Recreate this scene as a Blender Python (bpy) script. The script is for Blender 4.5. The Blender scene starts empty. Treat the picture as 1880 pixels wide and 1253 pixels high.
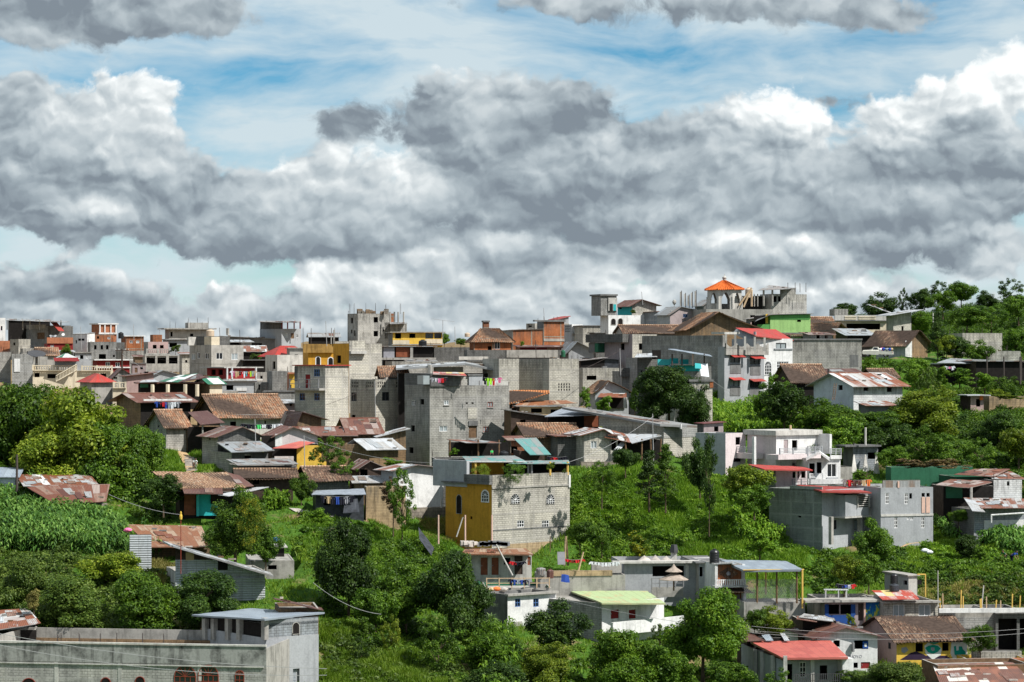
import bpy, math, random
import numpy as np
from mathutils import Vector
# ---------------------------------------------------------------- scene, camera, light
F, HZ, CX = 5000.0, 660.0, 940.0          # focal length and horizon in photo pixels (1880 wide)
scene = bpy.context.scene
COL = scene.collection
cd = bpy.data.cameras.new('camera'); cam = bpy.data.objects.new('camera', cd); COL.objects.link(cam)
cd.sensor_width = 36.0; cd.lens = F / 1880 * 36.0
cd.clip_start = 1.0; cd.clip_end = 20000
cam.location = (0, 0, 0); cam.rotation_euler = (math.pi / 2, 0, 0)
scene.camera = cam
cd.shift_y = (HZ - 626.5) / 1880
scene.view_settings.view_transform = 'Standard'; scene.view_settings.look = 'None'
scene.view_settings.exposure = 0.55; scene.view_settings.gamma = 1.0
SUN_AZ, SUN_EL = math.radians(122), math.radians(49)
sd = bpy.data.lights.new('sun', 'SUN'); sd.energy = 4.4; sd.angle = math.radians(0.5); sd.color = (1.0, 0.965, 0.91)
sun = bpy.data.objects.new('sun', sd); COL.objects.link(sun)
SV = Vector((math.sin(SUN_AZ) * math.cos(SUN_EL), math.cos(SUN_AZ) * math.cos(SUN_EL), math.sin(SUN_EL)))
sun.rotation_euler = SV.to_track_quat('Z', 'Y').to_euler(); sun.location = SV * 200

class NT:
    """small helper to write node graphs as expressions"""
    def __init__(s, tree): s.t = tree
    def n(s, typ, ins=None, **kw):
        nd = s.t.nodes.new(typ)
        for k, v in kw.items(): setattr(nd, k, v)
        if ins:
            for k, v in ins.items():
                sk = nd.inputs[k]
                if hasattr(v, 'is_output') or isinstance(v, bpy.types.NodeSocket): s.t.links.new(v, sk)
                else: sk.default_value = v
        return nd
    def m(s, op, a, b=0.0, c=0.0, clamp=False):
        return s.n('ShaderNodeMath', {0: a, 1: b, 2: c}, operation=op, use_clamp=clamp).outputs[0]
    def vm(s, op, a, b=(0, 0, 0), c=None):
        i = {0: a, 1: b}
        if c is not None: i[2] = c
        nd = s.n('ShaderNodeVectorMath', i, operation=op)
        return nd.outputs[1] if op in ('DOT_PRODUCT', 'LENGTH', 'DISTANCE') else nd.outputs[0]
    def noise(s, v, sc, det=4, rough=.55, dist=0, col=False, dim='3D'):
        nd = s.n('ShaderNodeTexNoise', {'Vector': v, 'Scale': sc, 'Detail': det, 'Roughness': rough, 'Distortion': dist}, noise_dimensions=dim)
        return nd.outputs[1 if col else 0]
    def ramp(s, f, stops, interp='LINEAR'):
        nd = s.n('ShaderNodeValToRGB', {0: f}); r = nd.color_ramp; r.interpolation = interp
        while len(r.elements) < len(stops): r.elements.new(0.5)
        for e, (p, c) in zip(r.elements, stops):
            e.position = p; e.color = (c[0], c[1], c[2], 1) if not isinstance(c, (int, float)) else (c, c, c, 1)
        return nd.outputs[0]
    def mix(s, f, a, b, bt='MIX'):
        nd = s.n('ShaderNodeMix', data_type='RGBA', blend_type=bt)
        for k, v in ((0, f), (6, a), (7, b)):
            if isinstance(v, bpy.types.NodeSocket): s.t.links.new(v, nd.inputs[k])
            else: nd.inputs[k].default_value = v if k == 0 else (v[0], v[1], v[2], 1)
        return nd.outputs[2]
    def mr(s, v, a, b, c=0.0, d=1.0, smooth=False):
        nd = s.n('ShaderNodeMapRange', {0: v, 1: a, 2: b, 3: c, 4: d}, clamp=True)
        if smooth: nd.interpolation_type = 'SMOOTHSTEP'
        return nd.outputs[0]

# ---------------------------------------------------------------- sky: clear sky with banks of cumulus laid out by azimuth and elevation
world = bpy.data.worlds.new('World'); scene.world = world; world.use_nodes = True
wt = world.node_tree; wt.nodes.clear(); S = NT(wt)
geo = S.n('ShaderNodeTexCoord').outputs['Generated']
sep = S.n('ShaderNodeSeparateXYZ', {0: geo})
azn = S.m('ARCTAN2', sep.outputs[0], sep.outputs[1]); eln = S.m('ARCSINE', sep.outputs[2])
U = S.m('MULTIPLY', azn, 5.0); V = S.m('MULTIPLY', eln, 5.0)
P = S.n('ShaderNodeCombineXYZ', {0: U, 1: V, 2: 0.0}).outputs[0]
w1 = S.noise(P, 3.2, 3, .55, 0, True, '2D'); w2 = S.noise(P, 15, 4, .62, 0, True, '2D')
off = S.vm('SUBTRACT', w1, (.5, .5, .5)); off = S.vm('MULTIPLY', off, (.09, .06, 0))
of2 = S.vm('MULTIPLY', S.vm('SUBTRACT', w2, (.5, .5, .5)), (.034, .030, 0))
Pw = S.vm('ADD', S.vm('ADD', P, off), of2)
# (px, py, rx, ry, weight, brightness, top-light)
BL = [(120,30,330,60,1.3,.10,.05),(330,15,200,45,1.0,.16,.1),(60,90,80,30,.6,.15,.1),
 (1350,5,370,48,1.2,.22,.12),(1600,30,170,40,.9,.15,.1),(1000,5,120,30,.6,.35,.1),
 (110,250,190,120,1.25,.40,.30),(250,190,120,70,.9,.55,.30),(230,330,220,90,1.2,.22,.2),(40,200,70,70,.8,.18,.1),(120,400,190,50,1.2,.42,.42),
 (60,350,110,60,.8,.25,.2),(330,390,120,70,.9,.14,.15),
 (620,235,75,38,.8,.10,.12),(690,190,60,40,.8,.14,.15),(790,170,75,62,1.0,.30,.28),(790,235,100,40,.8,.14,.1),
 (940,215,120,80,1.2,.20,.22),(1040,200,90,70,1.0,.18,.2),(900,320,150,110,1.2,.18,.2),(1060,300,160,90,1.2,.30,.22),
 (690,350,170,80,1.15,.42,.30),(520,380,150,80,1.0,.28,.25),(640,440,220,60,1.2,.12,.2),(430,440,180,60,1.0,.15,.2),
 (1220,290,150,100,1.15,.16,.2),(1370,330,170,80,1.1,.24,.2),(1150,400,260,60,1.2,.16,.18),(1250,455,180,50,1.2,.42,.35),
 (1430,205,110,58,1.15,.95,.25),(1500,250,80,45,.9,.80,.2),(1400,240,70,40,.8,.7,.2),(1555,190,55,22,.6,.12,.1),
 (1660,240,100,62,1.05,.80,.25),(1780,190,120,80,1.15,.66,.35),(1870,160,80,90,1.1,.95,.2),(1800,300,150,80,1.25,.16,.25),(1600,320,120,60,1.0,.22,.2),
 (1560,390,300,55,1.2,.12,.2),(1820,380,120,50,1.0,.18,.2),(1700,455,250,45,1.1,.24,.25),(1470,480,150,45,1.0,.45,.3),(1800,480,70,38,.9,.66,.3),
 (60,520,140,50,1.1,.22,.22),(220,540,150,45,1.0,.22,.25),(330,590,220,40,1.0,.35,.2),(440,540,70,30,.8,.55,.3),(570,530,60,50,1.0,.72,.25),(700,520,110,55,1.0,.58,.3),
 (800,490,110,50,1.0,.46,.3),(640,600,200,50,1.0,.50,.1),(900,560,180,60,1.1,.30,.15),(1060,520,150,50,1.0,.45,.2),(1100,580,200,50,1.0,.38,.1),(1280,490,60,35,.8,.7,.2),
 (1300,540,160,50,1.0,.48,.2),(1500,550,180,50,1.0,.50,.2),(1700,560,220,60,1.0,.38,.2),(950,470,180,45,1.0,.2,.2),(480,575,60,26,.7,.2,.2),(20,590,120,40,.8,.35,.1)] + [(x, 640, 210, 60, 1.0, .42, .2) for x in range(-60, 2000, 260)]
cov = 0.0; brs = 0.0; wsum = 0.004
for (bx, by, rx, ry, wg, br, tl) in BL:
    c = ((bx - CX) / 1000, (HZ - by) / 1000, 0)
    l = S.vm('MULTIPLY', S.vm('SUBTRACT', Pw, c), (1000 / rx, 1000 / ry, 0))
    e = S.m('EXPONENT', S.m('MULTIPLY', S.vm('DOT_PRODUCT', l, l), -1.25))
    e2 = S.m('POWER', e, 3.5)
    cov = S.m('MULTIPLY_ADD', e, wg, cov)
    wsum = S.m('ADD', wsum, e2)
    b = S.m('ADD', S.vm('DOT_PRODUCT', l, (.5 * tl, 1.5 * tl, 0)), br)
    brs = S.m('MULTIPLY_ADD', b, e2, brs)
bright = S.m('DIVIDE', brs, wsum)
Pc = S.vm('MULTIPLY', Pw, (1.0, 1.25, 1))
cn = lambda v, det=8, sc=6.5, r=.56: S.noise(v, sc, det, r, 0, False, '2D')
def puff(v, sc=8.5, det=2.5):
    nd = S.n('ShaderNodeTexVoronoi', {'Vector': v, 'Scale': sc, 'Detail': det, 'Roughness': .48}, feature='F1', voronoi_dimensions='2D', normalize=True)
    return S.m('SUBTRACT', 1.0, S.m('MULTIPLY', nd.outputs['Distance'], 1.5))
n0 = cn(Pc, 9, 7.0, .60); p0 = puff(Pc, 10); p1_ = puff(S.vm('ADD', Pc, (.006, .015, 0)), 10)
a0 = cn(Pc, 4, 5.0, .52); a1 = cn(S.vm('ADD', Pc, (.014, .036, 0)), 4, 5.0, .52)
dens = S.m('ADD', S.m('SUBTRACT', cov, .60), S.m('ADD', S.m('MULTIPLY', S.m('SUBTRACT', n0, .48), 2.2), S.m('MULTIPLY', S.m('SUBTRACT', p0, .62), .7)))
alpha = S.mr(dens, -.08, .34, 0, 1, True)
core = S.mr(dens, .15, 1.5)
nb = cn(Pc, 4, 2.3, .5)
litk = S.mr(bright, .1, .7, .45, 1.0)
val = S.m('ADD', bright, S.m('MULTIPLY', S.m('SUBTRACT', a0, a1), .85))
val = S.m('ADD', val, S.m('MULTIPLY', S.m('MULTIPLY', S.m('SUBTRACT', p0, p1_), 1.5), litk))
val = S.m('ADD', val, S.m('MULTIPLY', S.m('SUBTRACT', nb, .5), .50))
val = S.m('ADD', val, S.m('MULTIPLY', S.m('SUBTRACT', n0, .5), .22))
lay = S.m('FRACT', S.m('ADD', S.m('MULTIPLY', V, 6.0), S.m('ADD', S.m('MULTIPLY', cn(Pc, 8, 2.7, .54), 3.0), S.m('MULTIPLY', p0, .75))))
lay = S.m('SUBTRACT', lay, S.mr(lay, .78, 1.0, 0, .9, True))
val = S.m('ADD', val, S.m('MULTIPLY', S.m('SUBTRACT', lay, .44), .24))
val = S.m('SUBTRACT', val, S.m('MULTIPLY', core, .06))
val = S.m('ADD', val, .075)
ccol = S.ramp(val, [(0.0, (.195, .235, .275)), (.20, (.295, .35, .39)), (.42, (.43, .49, .525)), (.68, (.59, .64, .66)), (1.0, (.86, .89, .89))])
sky = S.n('ShaderNodeTexSky', sky_type='NISHITA', sun_disc=False, sun_elevation=SUN_EL, sun_rotation=SUN_AZ, altitude=1800, air_density=1.0, dust_density=.6, ozone_density=1.5)
skyc = S.vm('SCALE', sky.outputs[0]); skyc.node.inputs[3].default_value = .1
skyc = S.mix(1.0, skyc, (.60, .80, .86), 'MULTIPLY')
deep = S.mr(V, .30, .66, 0, 1)
skyc = S.mix(deep, skyc, S.mix(1.0, skyc, (.34, .80, .92), 'MULTIPLY'))
ci = S.noise(S.vm('MULTIPLY', S.vm('ADD', P, off), (1.2, 4.2, 1)), 2.0, 6, .55, .2, False, '2D')
cim = S.mr(ci, .30, .62, 0, .92)
skyc = S.mix(cim, skyc, (.56, .65, .69))
skyf = S.mix(alpha, skyc, ccol)
# away from the part of the sky the layout describes: plain sky with soft scattered cloud
side = S.mr(S.m('ABSOLUTE', azn), .25, .5)
upm = S.mr(eln, .16, .35); far = S.m('MAXIMUM', side, upm)
farn = S.mr(S.noise(geo, 3.5, 6, .55), .42, .6, 0, .9)
farc = S.mix(farn, skyc, (.42, .45, .48))
skyf = S.mix(far, skyf, farc)
bg = S.n('ShaderNodeBackground', {0: skyf, 1: 0.80})
wo = S.n('ShaderNodeOutputWorld', {0: bg.outputs[0]})
world.cycles.sampling_method = 'MANUAL'; world.cycles.sample_map_resolution = 512

# ---------------------------------------------------------------- materials (all procedural)
MATS = {}
def newmat(name):
    m = bpy.data.materials.new(name); m.use_nodes = True; m.node_tree.nodes.clear(); return m, NT(m.node_tree)
def finish(m, N, col, rough=.85, bump=None, bstr=.3, spec=.25, metal=0.0, bdist=.02):
    i = {'Base Color': col if isinstance(col, bpy.types.NodeSocket) else (col[0], col[1], col[2], 1), 'Roughness': rough, 'Specular IOR Level': spec, 'Metallic': metal}
    p = N.n('ShaderNodeBsdfPrincipled', i)
    if bump is not None:
        b = N.n('ShaderNodeBump', {'Height': bump, 'Strength': bstr, 'Distance': bdist}); N.t.links.new(b.outputs[0], p.inputs['Normal'])
    N.n('ShaderNodeOutputMaterial', {0: p.outputs[0]}); return m
def weather(N, col, amt=.45, pos=None, uv=None):
    """stains and vertical run marks that belong to the wall"""
    g = pos or N.n('ShaderNodeNewGeometry').outputs['Position']
    a = N.mr(N.noise(g, .7, 6, .65), .46, .66, 0, amt * .8)
    st = N.noise(N.vm('MULTIPLY', g, (2.6, 2.6, .22)), 1.0, 5, .6)
    b = N.mr(st, .50, .74, 0, amt)
    fine = N.mr(N.noise(g, 6, 3, .6), .25, .75, .86, 1.10)
    k = N.m('MULTIPLY', N.m('SUBTRACT', 1.0, a), N.m('SUBTRACT', 1.0, b))
    k = N.m('MULTIPLY', k, fine)
    sc = N.vm('SCALE', col); N.t.links.new(k, sc.node.inputs[3]); return sc
def rnd_tint(N, col, lo=.86, hi=1.12):
    r = N.n('ShaderNodeObjectInfo').outputs['Random']
    sc = N.vm('SCALE', col); N.t.links.new(N.mr(r, 0, 1, lo, hi), sc.node.inputs[3]); return sc
def mat_block(name, c1, c2, beam, mortar=.58, stain=.42, bw=.44, bh=.215, beams=True, step=1.38, span=3.1):
    m, N = newmat(name); uv = N.n('ShaderNodeUVMap').outputs[0]; s = N.n('ShaderNodeSeparateXYZ', {0: uv})
    br = N.n('ShaderNodeTexBrick', {'Vector': uv, 'Scale': 1.0, 'Mortar Size': .024, 'Mortar Smooth': .3, 'Bias': 0.0, 'Brick Width': bw, 'Row Height': bh,
        'Color1': (*c1, 1), 'Color2': (*c2, 1), 'Mortar': (c1[0]*mortar, c1[1]*mortar, c1[2]*mortar, 1)})
    col = br.outputs[0]; h = N.m('SUBTRACT', 1.0, br.outputs[1])
    pr = N.n('ShaderNodeTexWhiteNoise', {0: N.vm('FLOOR', N.vm('DIVIDE', uv, (span, step, 1)))}, noise_dimensions='3D').outputs[0]
    tc = N.mix(N.m('MULTIPLY', pr, .8), (1.06, 1.05, 1.02), (.80, .80, .82)); col = N.mix(1.0, col, tc, 'MULTIPLY')
    if beams:
        fx = N.m('ABSOLUTE', N.m('SUBTRACT', N.m('FRACT', N.m('DIVIDE', s.outputs[0], span)), .5)); mx = N.m('GREATER_THAN', fx, .5 - .10 / span)
        fz = N.m('ABSOLUTE', N.m('SUBTRACT', N.m('FRACT', N.m('DIVIDE', s.outputs[1], step)), .5)); mz = N.m('GREATER_THAN', fz, .5 - .085 / step)
        bm = N.m('MAXIMUM', mx, mz); col = N.mix(bm, col, beam); h = N.m('MAXIMUM', h, N.m('MULTIPLY', bm, 1.3))
    run = N.noise(N.vm('MULTIPLY', uv, (3.2, .25, 1)), 1.0, 4, .6)
    reach = N.m('ADD', N.m('MULTIPLY', N.noise(N.vm('MULTIPLY', uv, (1.1, .05, 1)), 1.0, 3, .6), -3.2), .35)
    rs = N.m('MULTIPLY', N.mr(N.m('SUBTRACT', s.outputs[1], reach), -.25, .5), N.mr(run, .42, .62, .1, .55))
    col = N.mix(rs, col, (.085, .083, .075))
    col = rnd_tint(N, weather(N, col, stain))
    return finish(m, N, col, .92, h, .6, .15, bdist=.03)
def mat_plaster(name, c, stain=.3, rough=.85, tint=(.9, 1.08)):
    m, N = newmat(name); base = N.n('ShaderNodeRGB'); base.outputs[0].default_value = (*c, 1)
    g = N.n('ShaderNodeNewGeometry').outputs['Position']
    col = rnd_tint(N, weather(N, base.outputs[0], stain), *tint)
    return finish(m, N, col, rough, N.noise(g, 3, 5, .6), .25, .2, bdist=.03)
def mat_metal(name, c1, c2, amt, c3=None, rough=.5, spec=.4, pw=.86, hwave=True, metal=.0, white=0.0):
    """corrugated sheet: panels of c1 with c2 (rust) spreading in runs down the slope"""
    m, N = newmat(name); uv = N.n('ShaderNodeUVMap').outputs[0]; s = N.n('ShaderNodeSeparateXYZ', {0: uv})
    pan = N.vm('FLOOR', N.vm('DIVIDE', uv, (pw, 2.6, 1)))
    oi = N.n('ShaderNodeObjectInfo').outputs['Random']
    wn = N.n('ShaderNodeTexWhiteNoise', {0: N.vm('ADD', pan, N.n('ShaderNodeCombineXYZ', {2: oi}).outputs[0])}, noise_dimensions='3D')
    run = N.noise(N.vm('MULTIPLY', uv, (2.2, .35, 1)), 1.2, 6, .65); big = N.noise(uv, .35, 3, .6)
    t = N.m('ADD', N.m('ADD', N.m('MULTIPLY', wn.outputs[0], .45), N.m('MULTIPLY', run, .65)), N.m('MULTIPLY', big, .35))
    t = N.mr(t, 1.02 - amt * .85, 1.20 - amt * .85)
    col = N.mix(t, c1, c2)
    if c3: col = N.mix(N.m('GREATER_THAN', wn.outputs[0], 1 - white), col, c3)
    col = N.mix(1.0, col, N.ramp(N.noise(uv, 5, 4, .6), [(.2, .78), (.8, 1.12)]), 'MULTIPLY')
    seam = N.m('GREATER_THAN', N.m('ABSOLUTE', N.m('SUBTRACT', N.m('FRACT', N.m('DIVIDE', s.outputs[0], pw)), .5)), .47)
    lap = N.m('GREATER_THAN', N.m('ABSOLUTE', N.m('SUBTRACT', N.m('FRACT', N.m('DIVIDE', s.outputs[1], 2.6)), .5)), .487)
    col = N.mix(N.m('MULTIPLY', N.m('MAXIMUM', seam, lap), .35), col, (.05, .045, .04))
    w = N.m('SINE', N.m('MULTIPLY', s.outputs[0 if hwave else 1], 6.283 / (.16 if hwave else .22)))
    if not hwave: col = N.mix(1.0, col, N.ramp(w, [(0, .72), (1, 1.1)]), 'MULTIPLY')
    col = rnd_tint(N, col, .88, 1.1)
    return finish(m, N, col, rough, w, .7, spec, metal, bdist=.025)
def mat_tile(name, cols, moss=.35):
    m, N = newmat(name); uv = N.n('ShaderNodeUVMap').outputs[0]; s = N.n('ShaderNodeSeparateXYZ', {0: uv})
    cell = N.vm('FLOOR', N.vm('DIVIDE', uv, (.32, .42, 1)))
    wn = N.n('ShaderNodeTexWhiteNoise', {0: cell}, noise_dimensions='3D')
    col = N.ramp(wn.outputs[0], [(i / (len(cols) - 1), c) for i, c in enumerate(cols)])
    g = N.n('ShaderNodeNewGeometry').outputs['Position']
    ms = N.mr(N.noise(g, .8, 5, .6), .48, .68, 0, moss); col = N.mix(ms, col, (.075, .065, .05))
    fx = N.m('ABSOLUTE', N.m('SUBTRACT', N.m('FRACT', N.m('DIVIDE', s.outputs[0], .32)), .5))
    col = N.mix(N.mr(fx, .30, .48, 0, .75), col, (.035, .025, .02))
    fz = N.m('FRACT', N.m('DIVIDE', s.outputs[1], .42)); col = N.mix(N.m('MULTIPLY', N.m('GREATER_THAN', fz, .88), .55), col, (.04, .03, .02))
    col = N.mix(1.0, col, N.ramp(N.noise(g, 9, 3, .6), [(.2, .75), (.8, 1.2)]), 'MULTIPLY')
    return finish(m, N, rnd_tint(N, col, .85, 1.12), .95, N.m('SUBTRACT', 1.0, N.m('MULTIPLY', fx, 2)), .6, .1, bdist=.05)
def mat_plain(name, c, rough=.6, spec=.3, metal=0.0, var=.12):
    m, N = newmat(name); g = N.n('ShaderNodeNewGeometry').outputs['Position']
    col = N.mix(1.0, c, N.ramp(N.noise(g, 2.5, 4, .6), [(.25, 1 - var * 1.6), (.75, 1 + var)]), 'MULTIPLY')
    return finish(m, N, col, rough, None, spec=spec, metal=metal)
def mat_leaf(name, a, b, c, trans=.30, rough=.52, tlo=.75, thi=1.2):
    """a dark, b mid, c fresh tip colours; varies leaf by leaf and clump by clump"""
    m, N = newmat(name); at = N.n('ShaderNodeAttribute', attribute_name='rnd').outputs['Fac']
    ob = N.n('ShaderNodeTexCoord').outputs['Object']; oi = N.n('ShaderNodeObjectInfo').outputs['Random']
    g = N.n('ShaderNodeNewGeometry').outputs['Position']
    cl = N.noise(g, .55, 3, .6)
    t = N.m('ADD', N.m('MULTIPLY', at, .62), N.m('MULTIPLY', cl, .75)); t = N.m('SUBTRACT', t, .18)
    col = N.ramp(t, [(.1, a), (.5, b), (.95, c)])
    col = rnd_tint(N, col, tlo, thi)
    d = N.n('ShaderNodeBsdfPrincipled', {'Base Color': col, 'Roughness': rough, 'Specular IOR Level': .22})
    tc = N.mix(1.0, col, (1.35, 1.5, .6), 'MULTIPLY')
    tr = N.n('ShaderNodeBsdfTranslucent', {0: tc})
    mx = N.n('ShaderNodeMixShader', {0: trans, 1: d.outputs[0], 2: tr.outputs[0]})
    N.n('ShaderNodeOutputMaterial', {0: mx.outputs[0]}); return m
BR = lambda n, **k: mat_block(n, **k)
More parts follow.
